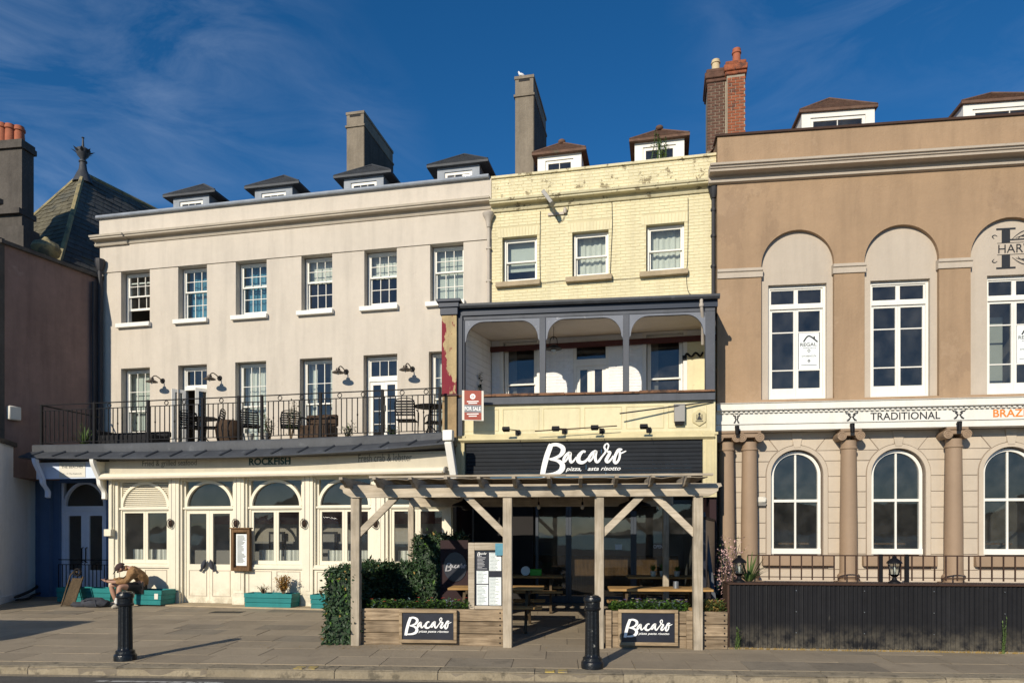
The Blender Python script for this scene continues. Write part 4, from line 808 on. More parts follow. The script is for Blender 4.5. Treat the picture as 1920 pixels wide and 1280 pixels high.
# yellow panelled band, moulding, boarded sign
zp0, zp1, zsT, zsB = bz(1100, 816), zrb, bz(1100, 827.5), bz(1100, 893)
band = mk('panel_band', MB().box(bl+.0, br+.01, -.02, .1, zp0, zp1-.001), 'yellow_paint', bal)
for k in range(6):
    a = bl+.12+(br-bl-.2)*k/6; b = bl+.12+(br-bl-.2)*(k+1)/6-.09
    mk('panel_mould', MB().box(a, b, -.03, -.0201, zp1-.1, zp1-.085).box(a, a+.013, -.03, -.0201, zp0+.14, zp1-.101).box(b-.013, b, -.03, -.0201, zp0+.14, zp1-.101).box(a, b, -.028, -.0201, zp0+.125, zp0+.138), 'buff_trim', bal)
mk('sign_mould', MB().exx([(.05, zsT+.005), (-.10, zsT+.005), (-.16, zsT+.05), (-.13, zsT+.085), (-.05, zp0+.03), (-.021, zp0+.06), (.05, zp0+.06)], bl+.02, br-.02), 'buff_trim', bal)
sl, sr = BF.s_(875), BF.s_(1316); nbd = 9
for k in range(nbd):
    z0 = zsB+(zsT-zsB)*k/nbd; z1 = zsB+(zsT-zsB)*(k+1)/nbd-.006; cut = sl+(sr-sl)*random.uniform(.3, .7)
    for a, b in ((sl, cut-.002), (cut+.002, sr)): mk('sign_board', MB().box(a, b, -.05+random.uniform(-.004, .004), .02, z0, z1), 'sign_black', bal, bev=.004)
for a, b, zb_ in ((850, 872, 896), (1317, 1343, 932)):
    xa, xb = BF.s_(a), BF.s_(b); z0, z1 = bz((a+b)/2, zb_), zsT+.1
    mk('pilaster', MB().box(xa, xb, -.09, .06, z0, z1), 'buff_trim', bal, bev=.006); mk('panel_mould', MB().box(xa+.06, xa+.075, -.1, -.0901, z0+.07, z1-.09).box(xb-.075, xb-.06, -.1, -.0901, z0+.07, z1-.09).box(xa+.06, xb-.06, -.1, -.0901, z1-.088, z1-.07).box(xa+.11, xb-.11, -.098, -.0901, z0+.1, z1-.12), 'buff_trim', bal)
    mk('pilaster_cap', MB().box(xa-.02, xb+.02, -.12, .06, z1+.001, z1+.05), 'buff_trim', bal)
k = BF.s_(1012, .06); logo(bal, 'letter_white', k, bz(1012, 893), (bz(1012, 830)-bz(1012, 893)), -.062, sub='pizza,   asta risotto')
# peeling pier at the left end
a, b = BF.s_(829, .15), BF.s_(857, .15)
pr = thing('peeling_pier', 'square timber pier with red flaking paint and dark blue capital', 'pier', BF, ((a+b)/2, -.1, 3.75))
zc = bz(840, 596)
mk('shaft', MB().box(a, b, -.2, .06, bz(840, 742), zc), 'peeled_pier', pr, bev=.008); mk('base_shaft', MB().box(a+.01, b-.005, -.19, .05, bz(840, 838), bz(840, 745)), 'bare_timber', pr, bev=.008)
mk('collar', MB().box(a-.02, b+.02, -.22, .08, bz(840, 745)+.001, bz(840, 742)-.001), 'oxblood', pr)
mk('capital', MB().box(a-.03, b+.03, -.23, .09, zc+.001, zc+.16).box(a-.06, b+.06, -.26, .12, zc+.161, zc+.27).box(a-.1, b+.1, -.30, .16, zc+.271, zc+.34), 'navy_paint', pr, bev=.01)
mk('back_strip', MB().box(b+.001, b+.11, -.12, .06, 3.9, zc), 'navy_paint', pr)
# --- ground floor of the bistro: dark recess with folding glass doors
gl, gr_ = BF.s_(862), BF.s_(1334); yd = 1.55
bis = thing('bistro_entrance', 'dark recessed bistro entrance with tall folding glass doors', 'shopfront', BF, (BF.s_(1100), 0, .1))
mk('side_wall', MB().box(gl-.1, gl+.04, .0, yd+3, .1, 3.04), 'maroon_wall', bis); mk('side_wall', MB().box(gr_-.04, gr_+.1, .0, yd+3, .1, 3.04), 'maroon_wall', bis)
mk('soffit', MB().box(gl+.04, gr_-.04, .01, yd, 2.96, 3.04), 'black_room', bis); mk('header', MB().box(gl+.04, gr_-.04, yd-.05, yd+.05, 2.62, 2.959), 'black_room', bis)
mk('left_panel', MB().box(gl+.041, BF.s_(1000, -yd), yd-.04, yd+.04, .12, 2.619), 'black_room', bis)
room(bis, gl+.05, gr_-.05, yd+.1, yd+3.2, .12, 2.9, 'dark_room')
edges = [BF.s_(p, -yd) for p in (1004, 1066, 1127, 1188, 1249, 1311)]
for a, b in zip(edges, edges[1:]):
    d = mk('folding_door', MB().box(a, a+.07, yd, yd+.06, .13, 2.6).box(b-.07, b, yd, yd+.06, .13, 2.6).box(a+.07, b-.07, yd, yd+.06, 2.5, 2.6).box(a+.07, b-.07, yd, yd+.06, .13, .3), 'bifold_frame', bis, bev=.004)
    pane(d, a+.07, b-.07, .3, 2.5, yd+.03, 'glass_dark', .003)
mk('bar_counter', MB().box(gl+1.0, gr_-.3, yd+2.2, yd+2.6, .12, 1.2), 'case_wood', bis)
x = BF.s_(1235, -yd); text('OPEN', bis, 'letter_white', x-.12, yd+.015, 1.45, .22, .09, off=.02); mk('sticker', MB().box(BF.s_(1160, -yd)-.08, BF.s_(1160, -yd)+.08, yd+.02, yd+.024, 1.42, 1.55), 'paper', bis)
# ------------------------------------------------------------------ fittings of the yellow house
for i, (hx, hy, wx_, wy) in enumerate(((949, 804, 971, 811), (1042, 803, 1058, 808), (1115, 801, 1128, 808), (1207, 799, 1216, 806))):
    x, _, z = BF.p(wx_, wy, .03); t = thing('sign_floodlight', ('leftmost black floodlight on a bent arm above the big white sign', 'second black floodlight from the left above the big white sign', 'third black floodlight from the left above the big white sign', 'rightmost black floodlight on a bent arm above the big sign')[i], 'lamp', BF, (x, -.03, z), 'floodlights over the bistro sign')
    q = .42; h = Vector((BF.s_(hx, q), -q, BF.z(hx, hy, q)))
    mk('wall_box', MB().box(x-.05, x+.05, -.09, -.021, z-.055, z+.055), 'iron_black', t); mk('arm', MB().tube([(x, -.08, z), (x, -.2, z+.03), tuple(h)], .01, 6), 'iron_black', t)
    mk('head', MB().hexa([(h.x-.09, h.y-.05, h.z-.02), (h.x+.09, h.y-.05, h.z-.02), (h.x+.07, h.y+.06, h.z-.055), (h.x-.07, h.y+.06, h.z-.055), (h.x-.08, h.y-.04, h.z+.05), (h.x+.08, h.y-.04, h.z+.05), (h.x+.06, h.y+.06, h.z+.01), (h.x-.06, h.y+.06, h.z+.01)]), 'iron_black', t, bev=.006)
    mk('cable', MB().tube(crom([(x, -.06, z-.05), (x+.05, -.12, z-.15), (x+.07, -.17, z-.26)], 4), .005, 5), 'iron_black', t)
a = BF.p(1003, 808, .35); b = BF.p(1157, 798, .25); single('banner_pole', MB().tube([a, b], .013, 6), 'rust_brown', BF, a, 'thin loose pole sticking out just above the black sign', 'pole')
a = BF.p(1162, 775, .3); b = BF.p(1337, 752, .06); single('banner_pole', MB().tube([a, b], .016, 6), 'pipe_dark', BF, a, 'long thin dark pole slanting across the yellow panels to the corner', 'pole')
a, b = BF.s_(1264, .1), BF.s_(1284, .1); z0, z1 = bz(1274, 792), bz(1274, 761); t = thing('alarm_box', 'grey metal box on the yellow panels beneath the balcony', 'box', BF, (a, -.02, z0)); mk('casing', MB().box(a, b, -.16, -.021, z0, z1), 'grey_plastic', t, bev=.008); mk('lid', MB().box(a-.006, b+.006, -.168, -.03, z1+.001, z1+.02), 'grey_plastic', t); mk('foot', MB().box(a+.02, b-.02, -.13, -.03, z0-.06, z0-.001), 'iron_black', t)
x, _, z = BF.p(1311, 783, .02); t = thing('wall_plaque', 'cream hexagonal house plaque at the right end of the yellow panels', 'plaque', BF, (x, -.02, z))
hx = [(x+.165*math.cos(R_(30+60*k)), z+.185*math.sin(R_(30+60*k))) for k in range(6)]; mk('plate', MB().ext(hx, -.05, -.021), 'buff_trim', t, bev=.01)
em = MB().blob((x, -.052, z+.075), (.03, .006, .035), 1).ext([(x-.045, z-.05), (x+.045, z-.05), (x+.02, z+.04), (x-.02, z+.04)], -.056, -.0505).box(x-.06, x-.045, -.056, -.0505, z-.05, z+.07).box(x+.045, x+.06, -.056, -.0505, z-.05, z+.07); mk('emblem', em, 'letter_dark', t); mk('emblem_line', MB().box(x-.08, x+.08, -.056, -.0505, z-.085, z-.07), 'letter_dark', t)
# estate agent board
a, b = BF.s_(868, .5), BF.s_(905, .5); z0, z1 = bz(886, 787)-.05, bz(886, 730)-.05; z0, z1 = BF.z(886, 787, .5), BF.z(886, 731, .5)
t = thing('sale_board', 'red and grey estate agent for sale board at the balcony corner', 'sign', BF, (a, -.5, z0))
sk_ = .05
def sq(xa, xb, za, zb, y0, y1, m, nm): return mk(nm, MB().hexa([(xa, y0, za-sk_*(xa-a)), (xb, y0, za-sk_*(xb-a)), (xb, y1, za-sk_*(xb-a)), (xa, y1, za-sk_*(xa-a)), (xa, y0, zb-sk_*(xa-a)), (xb, y0, zb-sk_*(xb-a)), (xb, y1, zb-sk_*(xb-a)), (xa, y1, zb-sk_*(xa-a))]), m, t)
sq(a-.02, b+.02, z0, z1, -.5, -.47, 'white_plastic', 'board'); H = z1-z0
sq(a+.03, b-.025, z0+.52*H, z1, -.503, -.5005, 'sale_red', 'red_field'); sq(a+.03, b-.025, z0+.27*H, z0+.515*H, -.503, -.5005, 'sale_grey', 'grey_field'); sq(a+.03, b-.025, z0+.02*H, z0+.265*H, -.503, -.5005, 'sale_red', 'red_field')
text('FOR SALE', t, 'letter_white', a+.04, -.506, z0+.34*H-.01, b-a-.08, .085, off=.02, tilt=-sk_); x = (a+b)/2
mk('emblem', MB().arch(x, z1-.14, .03, .06, -.5055, -.5035, 0, 360, 12).arch(x, z1-.14, .0, .018, -.5055, -.5035, 0, 360, 8), 'letter_white', t)
for zz, w in ((.62, .8), (.56, .6), (.20, .8), (.13, .55)): mk('print_line', MB().box(x-.16*w, x+.16*w, -.5055, -.5035, z0+zz*H-sk_*.2, z0+zz*H+.02-sk_*.2), 'letter_white', t)
mk('bracket', MB().bar((a+.1, -.47, z1-.08), (a+.1, -.1, z1-.06), .03).bar((a+.1, -.47, z0+.2), (a+.1, -.1, z0+.25), .03), 'rotten_wood', t)
# floodlight with cables on the upper wall
x, _, z = CF.p(1043, 402); t = thing('area_floodlight', 'grey floodlight on the yellow wall between the left and middle upper windows', 'lamp', CF, (x, 0, z))
mk('bracket', MB().box(x-.2, x+.22, -.05, -.02, z-.03, z+.03).tube([(x-.02, -.03, z), (x-.06, -.3, z+.10)], .02, 6), 'pipe_cream', t)
hd = Vector((x-.12, -.42, z+.22)); mk('head', MB().bar(hd+Vector((-.12, .02, .16)), hd+Vector((.10, -.02, -.16)), .2, .09), 'grey_plastic', t, bev=.01); mk('photocell', MB().lathe([(.03, 0), (.045, .03), (.04, .12), (.02, .14)], x+.22, -.06, 10, z-.02), 'pipe_cream', t)
mk('cable', MB().tube(crom([(x, -.03, z), (x+.05, -.03, z-.2), (x+.16, -.03, z-.16), (x+.22, -.05, z-.02), (x+.28, -.02, z+.06), (x+.3, -.02, z+.28)], 5), .006, 5), 'iron_black', t)
def cable(pts, label):
    P = [CF.p(a, b, .03) for a, b in pts]; single('wall_cable', MB().tube(crom(P, 4), .006, 5), 'buff_trim' if 'pale' in label else 'pipe_dark', CF, P[0], label, 'cable', 'cables on the yellow wall')
cable([(1013, 395), (1012.5, 440), (1012, 475), (1013, 530)], 'thin black cable dropping beside the left upper yellow-house window')
cable([(1147, 372), (1148, 420), (1146, 470), (1144, 514)], 'thin black cable dropping right of the middle upper yellow-house window')
cable([(1290, 371), (1290, 430), (1289, 490), (1287, 510), (1290, 545), (1305, 556), (1335, 552)], 'thin black cable looping down right of the right upper yellow-house window')
cable([(1013, 531), (1080, 524), (1150, 524), (1215, 519), (1240, 512)], 'thin dark cable running level beneath the three upper sills')
x = CF.s_(1337); dp = thing('downpipe', 'dark downpipe at the joint of yellow and tan buildings', 'pipe', CF, (x, -.1, 6.6)); zt_ = CF.z(1337, 352)
mk('pipe', MB().tube([(x, -.1, 6.7), (x, -.1, zt_-.15)], .045, 10), 'pipe_dark', dp); mk('hopper', MB().lathe([(.05, -.3), (.1, -.16), (.13, -.02), (.11, 0)], x, -.12, 10, zt_), 'pipe_dark', dp)
for q in (.5, 1.2, 1.9, 2.5): mk('collar', MB().lathe([(.06, 0), (.065, .03), (.06, .06)], x, -.1, 10, 6.7+q), 'pipe_dark', dp)
x = BF.s_(1315, .15); z0 = bz(1315, 560); t = thing('balcony_downpipe', 'short pale downpipe under the gutter at the right balcony post', 'pipe', BF, (x, -.1, z0-.5)); mk('pipe', MB().tube([(x, -.16, z0-.02), (x, -.16, z0-.2), (x+.02, -.12, z0-.32), (x+.05, -.0, z0-.42), (x+.09, .3, z0-.9)], .035, 8), 'pipe_cream', t); mk('collar', MB().lathe([(.045, 0), (.05, .03), (.045, .07)], x, -.16, 10, z0-.22), 'pipe_cream', t)
# lantern hanging in the balcony, dark wall bracket, small wreath
x, _, z = BF.p(1038, 636, -.6); t = thing('balcony_lantern', 'black hanging lantern behind the second balcony post', 'lamp', BF, (x, .6, z-.4)); mk('chain', MB().tube([(x, .6, z+.35), (x, .6, z)], .006, 5), 'iron_black', t)
mk('frame', MB().arch(x, z-.02, .07, .085, .59, .61, 0, 180, 10).bar((x-.078, .6, z-.02), (x-.1, .6, z-.2), .012).bar((x+.078, .6, z-.02), (x+.1, .6, z-.2), .012), 'iron_black', t); mk('shade', MB().lathe([(.03, .06), (.1, .02), (.19, -.03), (.19, -.045), (.08, -.06)], x, .6, 14, z-.18), 'iron_black', t); mk('globe', MB().blob((x, .6, z-.26), (.06, .06, .08), 2), 'white_plastic', t)
x, _, z = CF.p(1296, 667, .05); single('iron_bracket', MB().tube(crom([(x-.15, -.04, z-.05), (x-.1, -.08, z+.05), (x, -.1, z-.03), (x+.1, -.08, z+.06), (x+.2, -.06, z-.02), (x+.26, -.04, z+.07)], 4), .025, 6).box(x-.2, x-.1, -.06, -.021, z-.09, z+.02), 'iron_black', CF, (x, -.05, z), 'black scrolled iron bracket on the yellow plaster in the balcony', 'bracket')
q = p0[0]+(p1[0]-p0[0])*.55, p0[1]+(p1[1]-p0[1])*.55
wm = MB()
for k in range(60): zz = 4.85+random.random()*.75; wm.leaf((q[0]+.03+random.uniform(0, .05), q[1]+random.uniform(-.06, .06)*1.2, zz), (random.uniform(.2, 1), random.uniform(-.5, .5), random.uniform(-1, .2)), (0, 0, 1), .09, .05)
single('hanging_garland', wm, 'leaf_dark', BF, (q[0], q[1], 4.85), 'dark leafy garland on the white boarded balcony side', 'garland')
# gull on the stack
x, _, z = CF.p(977, 146, -2.3); t = thing('gull', 'white gull standing on the tall rendered chimney', 'bird', CF, (x, 2.3, z)); BASE[t.name] = (0, 0, 0)
mk('body', MB().tube(crom([(.10, .04, .06), (.04, .015, .075), (-.03, -.01, .09), (-.055, -.02, .135), (-.08, -.03, .145)], 4), [.004, .012, .022, .032, .038, .043, .045, .044, .04, .034, .029, .026, .026, .026, .026, .022, .01], 8), 'gull_white', t)
for q in (0, .02): mk('leg', MB().tube([(q, q, .06), (q, q, 0)], .004, 4), 'letter_orange', t)
# weed growing on the right dormer
x, _, z = CF.p(1240, 296, -.6); wm = MB()
for k in range(7):
    b = Vector((x+random.uniform(-.25, .12), .62, z)); h = random.uniform(.25, .85) if k else .75; tip = b+Vector((random.uniform(-.1, .1), random.uniform(-.05, .05), h)); wm.tube([b, (b+tip)/2+Vector((.02, 0, 0)), tip], [.01, .007, .003], 4)
    for q in range(16): u = random.random(); p = b.lerp(tip, u); wm.leaf(p, (random.uniform(-1, 1), random.uniform(-.6, .6), random.uniform(.0, .8)), (0, 0, 1), .12*(1.1-u*.6), .035)
single('roof_weed', wm, 'leaf_weed', CF, (x, .6, z-.02), 'straggly weed rooted in front of the right brown-tiled dormer', 'weed')
# ================================================================== tan building on the right
tan = thing('tan_building', 'tall tan and beige building with arched upper bays and ionic columns', 'building', HF, (HF.s_(1640), 0, 0))
x0, x1 = 0.0, HF.s_(1990)
zt, zc, zi, zf = HF.z(1600, 240), HF.z(1600, 330), HF.z(1600, 503), HF.z(1600, 746)
AR = [(1427.5, 1564), (1621, 1761), (1820, 1972)]; WI = [(1440.5, 1550), (1632, 1744), (1851, 1964)]
apx = []
for a, b in AR: apx.append((HF.s_(a), HF.s_(b)))
outer = [(x0, zf-.1)]
hol = []
zsp = HF.z(1495, 496)
for a, b in apx: hol.append(archhole(a, b, zf+.01, zsp, 26, 1.0))
mk('wall', MB().wallh(rect(x0, x1, zf-.05, zt), hol, 0, .11).quad((x0, 0, zf-.1), (x0, 6, zf-.1), (x0, 6, zt), (x0, 0, zt)), 'tan_render', tan)
wh = []; zwh = HF.z(1690, 521); zwb = HF.z(1690, 741)
for a, b in WI: wh.append((HF.s_(a, -.1), HF.s_(b, -.1), zf+.03, zwh))
mk('recess_wall', MB().wallh(rect(x0+.1, x1, zf-.04, zsp+1.2), [rect(*h) for h in wh], .105, .3), 'beige_render', tan)
for i, (a, b) in enumerate([(x0, apx[0][0]), (apx[0][1], apx[1][0]), (apx[1][1], apx[2][0]), (apx[2][1], x1)]):
    mk('impost', MB().exx([(.1, zi-.1), (-.03, zi-.1), (-.03, zi+.02), (-.06, zi+.04), (-.06, zi+.1), (.1, zi+.11)], a-.03 if i else a, b+.03), 'beige_render', tan)
def bigcorn(z): return [(.02, z-.05), (-.03, z-.05), (-.08, z-.03), (-.09, z+.015), (-.04, z+.02), (-.04, z+.115), (-.28, z+.125), (-.29, z+.175), (-.32, z+.183), (-.33, z+.215), (-.37, z+.225), (-.38, z+.27), (.02, z+.30)]
zc0 = HF.z(1345, 345)+.03
cornice(tan, bigcorn(zc0), x0-.2, x1, 'beige_render')
mk('parapet', MB().box(x0, x1, -.02, .35, zc0+.29, zt), 'tan_render', tan); mk('coping', MB().box(x0-.04, x1, -.06, .4, zt+.001, zt+.05), 'rust_brown', tan)
mk('roof', MB().quad((x0, .4, zt), (x1, .4, zt), (x1, 5, zt+1.7), (x0, 5, zt+1.7)).quad((x0, 5, zt+1.7), (x1, 5, zt+1.7), (x1, 10, zt), (x0, 10, zt)), 'clay_tile', tan)
def bigwin(a, b, c, d, sign):
    w = mk('window', MB().box(a, a+.055, .2, .34, c, d).box(b-.055, b, .2, .34, c, d).box(a+.055, b-.055, .2, .34, d-.06, d).box(a+.055, b-.055, .19, .34, d-.52, d-.43).box(a+.055, b-.055, .2, .34, c, c+.06), 'white_paint', tan)
    m_ = (a+b)/2; grid(w, a+.057, b-.057, d-.428, d-.062, .23, 2, 1, st=.03, bar=.09, name='transom_light', gm='glass_dark')
    for q0, q1 in ((a+.057, m_-.002), (m_+.002, b-.057)):
        z0, z1 = c+.062, d-.522; st = .052; mk('casement', MB().box(q0, q0+st, .23, .28, z0, z1).box(q1-st, q1, .23, .28, z0, z1).box(q0+st, q1-st, .23, .28, z0, z0+.2).box(q0+st, q1-st, .23, .28, z1-st, z1).box(q0+st, q1-st, .235, .275, z0+.60, z0+.625).box(q0+st, q1-st, .235, .275, z0+1.46, z0+1.485), 'white_paint', w)
        for e0, e1 in ((z0+.2, z0+.60), (z0+.625, z0+1.46), (z0+1.485, z1-st)): pane(w, q0+st, q1-st, e0, e1, .255, 'glass_dark')
    if sign:
        q0, q1, s0, s1 = m_+.07, b-.125, c+.062+.63, c+.062+1.455
        mk('notice', MB().box(q0, q1, .244, .248, s0, s1), 'paper', w); qc = (q0+q1)/2
        nm = MB(); ribbon(nm, [(q0+.10, s1-.20), (qc, s1-.07), (q1-.03, s1-.21)], .032, .2425); nm.box(qc+.10, qc+.13, .2415, .2424, s1-.16, s1-.08); nm.box(q0+.05, q1-.05, .2415, .2424, s0+.09, s0+.10); mk('roof_emblem', nm, 'letter_dark', w)
        text('REGAL', w, 'letter_dark', q0+.03, .2423, s1-.30, q1-q0-.08, .075, off=.01); text('Building Services', w, 'letter_dark', q0+.1, .2423, s1-.36, q1-q0-.16, .035)
        text('07938845276', w, 'letter_dark', q0+.06, .2423, s0+.28, q1-q0-.12, .04); mk('dot', MB().arch(qc, s0+.42, .02, .032, .2415, .2424, 0, 360, 10).arch(qc, s0+.19, .012, .03, .2415, .2424, 0, 360, 10), 'letter_dark', w)
    return w
for i, (a, b, c, d) in enumerate(wh): bigwin(a, b, c, d-.01, i != 1)
mk('white_board', MB().box(wh[2][0]+.05, wh[2][0]+.66, .8, .85, zf+.4, zf+1.9), 'blind', tan)
room(tan, x0+.05, x1-.05, .41, 5, zf-.02, zsp+1.4, 'dark_room')
for a, b, pe in ((1503, 1640, 208), (1806, 1985, 190)):
    xx0, xx1 = HF.s_(a, -.9), HF.s_(b, -.9); ze = HF.z((a+b)/2, pe, -.9); dormer(tan, xx0, xx1, .9, zt+.05, ze, .62, 1.6, 'white_paint', 'clay_tile', 'white_paint', cols=2, ov=.06, wz=zt+.1, gm='glass_dark')
# white fascia between the floors, dentils, lettering
zb = HF.z(1600, 803, .38); z1 = HF.z(1600, 748, .5)
ent = mk('entablature', MB().exx([(.05, zb), (-.38, zb), (-.38, zb+.13), (-.41, zb+.135), (-.41, zb+.36), (-.43, zb+.37), (-.43, zb+.41), (-.52, zb+.43), (-.52, zb+.56), (-.55, zb+.58), (-.55, z1-.03), (.05, z1)], x0-.08, x1), 'white_fascia', tan)
nd = int((x1-x0)/.105); me = mesh_of('dentil', MB().box(0, .055, -.465, -.4305, zb+.375, zb+.425))
for k in range(nd): piece('dentil', me, 'white_fascia', ent, (x0+k*.105, 0, 0))
def fz(px): return zb+.15
text('TRADITIONAL', tan, 'letter_dark', HF.s_(1632, .41), -.413, zb+.165, HF.s_(1763, .41)-HF.s_(1632, .41), .165, off=.012)
text('BRAZILIAN', tan, 'letter_orange', HF.s_(1862, .41), -.413, zb+.18, 1.15, .165, off=.02)
def bull(px, half=False):
    x = HF.s_(px, .41); z = zb+.16; m = MB(); y = -.413
    for sg in ((1, -1) if not half else (1, -1)):
        k = .55 if half else 1
        ribbon(m, [(x+sg*.13*k, z+.2), (x+sg*.11*k, z+.165), (x+sg*.06*k, z+.16), (x+sg*.02*k, z+.13)], [.01, .03, .03, .02], y); ribbon(m, [(x+sg*.075*k, z+.14), (x+sg*.03*k, z+.08), (x+sg*.07*k, z+.0)], [.03, .03, .02], y-.0003); ribbon(m, [(x+sg*.01, z+.1), (x+sg*.05*k, z+.05), (x+sg*.10*k, z+.0)], [.025, .02, .03], y-.0006)
    mk('bull_emblem', m, 'letter_dark', tan)
bull(1381, True); bull(1597); bull(1798)
# monogram in the third arch
xm = HF.s_(1867, 0); zm0, zm1 = HF.z(1887, 501), HF.z(1887, 424); mg = MB(); y = .1; zmid = (zm0+zm1)/2
for xx in (xm+.17, xm+.95):
    for a, b in ((zm0, zmid-.13), (zmid+.12, zm1)): mg.box(xx, xx+.17, y-.001, y+.003, a+.045 if a == zm0 else a, b if a == zm0 else b-.045)
    mg.box(xx-.11, xx+.28, y-.001, y+.003, zm0, zm0+.04).box(xx-.11, xx+.28, y-.001, y+.003, zm1-.04, zm1)
mg.box(xm+.34, xm+.95, y-.001, y+.003, zmid+.17, zmid+.20); mg.box(xm+.08, xm+1.3, y-.001, y+.003, zmid+.115, zmid+.125).box(xm+.08, xm+1.3, y-.001, y+.003, zmid-.14, zmid-.13)
for sg in (1, -1):
    c = zmid+sg*.0
    for pts in ([(.38, .2), (.5, .3), (.62, .36), (.72, .33), (.7, .26), (.62, .27)], [(.45, .22), (.6, .27), (.75, .38), (.88, .4), (.9, .33)], [(.02, .22), (-.02, .27), (.03, .3), (.08, .27)], [(.5, .19), (.55, .25), (.65, .23), (.62, .18)]):
        ribbon(mg, [(xm+.0+a, c+sg*b) for a, b in pts], [.008, .02, .022, .016, .01], y-.001)
mk('monogram', mg, 'letter_dark', tan)
text('HARVE', tan, 'letter_dark', xm+.1, y-.002, zmid-.1, .78, .185)
# ground floor: channelled blocks round three arched windows, columns
GW = [(1447, 1541), (1635, 1733), (1845, 1945)]; zgb = .76
zsl = HF.z(1600, 1040); zcr = HF.z(1495, 845)
gws = []
for a, b in GW: gws.append((HF.s_(a), HF.s_(b)))
hol = []
for a, b in gws: r = (b-a)/2; hol.append(archhole(a-.02, b+.02, zsl, zcr-r, 24, 1.0))
mk('lower_wall', MB().wallh(rect(x0-.05, x1, .0, zb+.02), hol, .0, .3), 'block_joint', tan)
bay = [(x0+.02, gws[0], HF.s_(1590)), (HF.s_(1590), gws[1], HF.s_(1787)), (HF.s_(1787), gws[2], HF.s_(2000))]
CH = .345; ztop = zb-.01
for bi, (ba, (wa, wb), bb) in enumerate(bay):
    cxx = (wa+wb)/2; r = (wb-wa)/2+.13; zs_ = zcr-(wb-wa)/2; zmax = zs_+r*.80
    def edge(z): return r if z <= zs_ else math.sqrt(max(r*r-(z-zs_)**2, 0))
    z = zgb-.1; rows = []
    while z < zmax-.05: rows.append((z, min(z+CH, zmax))); z += CH
    if rows[-1][1]-rows[-1][0] < .18 and len(rows) > 1: rows[-2:] = [(rows[-2][0], rows[-1][1])]
    for z0, z1_ in rows:
        zz = [z0+.006+(z1_-z0-.012)*k/6 for k in range(7)]; lim = zsl-.02
        rr = [edge(q) if q > zsl-.2 else edge(q) for q in zz]
        if z1_ < zsl-.15: rr = [.0]*7
        if z1_ < zsl-.15:
            if bb-ba > .3: mk('wall_block', MB().ext(rect(ba+.01, bb-.01, zz[0], zz[-1]), -.018, -.0005), 'block_render', tan, bev=.006)
            continue
        mk('wall_block', MB().ext([(ba+.01, zz[0])]+[(cxx-q-.004, h) for q, h in zip(rr, zz)]+[(ba+.01, zz[-1])], -.018, -.0005), 'block_render', tan, bev=.006)
        mk('wall_block', MB().ext([(bb-.01, zz[0]), (bb-.01, zz[-1])]+[(cxx+q+.004, h) for q, h in zip(rr[::-1], zz[::-1])], -.018, -.0005), 'block_render', tan, bev=.006)
    # shoulder voussoirs and keystone
    z0 = rows[-1][1]+.006; e0 = edge(z0); kz = zs_+r; kw = .09
    for sg in (-1, 1):
        arc = [(cxx+sg*e, h) for e, h in [(edge(z0+(kz-z0)*t), z0+(kz-z0)*t) for t in (0, .3, .55, .75, .9)] if e > kw+.02]
        end = ba+.01 if sg < 0 else bb-.01
        mk('voussoir', MB().ext([(cxx+sg*(e0+.22), z0+.26), (end, z0+.26), (end, z0), (cxx+sg*(e0+.02), z0)][::sg], -.018, -.0005), 'block_render', tan, bev=.006)
        mk('voussoir', MB().ext(([(cxx+sg*kw, ztop), (end, ztop), (end, z0+.272), (cxx+sg*(e0+.21), z0+.272)]+arc+[(cxx+sg*kw, kz+.002)]), -.018, -.0005), 'block_render', tan)
    mk('keystone', MB().ext([(cxx-.07, kz-.06), (cxx+.07, kz-.06), (cxx+.13, ztop-.001), (cxx-.13, ztop-.001)], -.045, .02), 'block_render', tan, bev=.006)
    mk('arch_mould', MB().arch(cxx, zs_, r-.105, r-.012, -.035, .05, 0, 180, 26).box(cxx-r+.012, cxx-r+.105, -.035, .05, zsl, zs_).box(cxx+r-.105, cxx+r-.012, -.035, .05, zsl, zs_), 'block_render', tan)
    # arched sash
    yy = .1; rw = (wb-wa)/2; zmr = HF.z(1495, 938)
    w = mk('arched_window', MB().arch(cxx, zs_, rw-.065, rw, yy, yy+.1, 0, 180, 26).box(wa, wa+.065, yy, yy+.1, zsl, zs_).box(wb-.065, wb, yy, yy+.1, zsl, zs_).box(wa, wb, yy-.03, yy+.1, zsl+.02, zsl+.14).box(wa+.065, wb-.065, yy+.02, yy+.08, zmr-.03, zmr+.03).box(cxx-.02, cxx+.02, yy+.025, yy+.075, zsl+.14, zs_+rw-.06), 'white_paint', tan)
    for sg in (-1, 1):
        q = (rw-.066); pts = [(cxx+sg*.02, zmr+.03), (cxx+sg*q, zmr+.03)]+[(cxx+sg*q*math.cos(t), zs_+q*math.sin(t)) for t in [math.pi/2*k/10 for k in range(0, 10)]]+[(cxx+sg*.02, zs_+q)]
        mb = MB(); mb.add([(p, yy+.05+random.uniform(-.001, .001)*0, h) for p, h in pts], [tuple(range(len(pts)))]); mk('pane', mb, 'glass_dark', w)
        pane(w, min(cxx+sg*.02, cxx+sg*q), max(cxx+sg*.02, cxx+sg*q), zsl+.14, zmr-.03, yy+.05, 'glass_dark', .004)
    mk('stone_sill', MB().box(wa-.22, wb+.22, -.14, .05, zsl-.24, zsl-.02), 'column_brown', tan, bev=.01)
    mk('dining_table', MB().box(cxx-.5, cxx+.5, .9, 1.5, zsl+.22, zsl+.26), 'case_wood', tan)
room(tan, x0, x1-.05, .31, 5, .7, zb, 'dark_room')
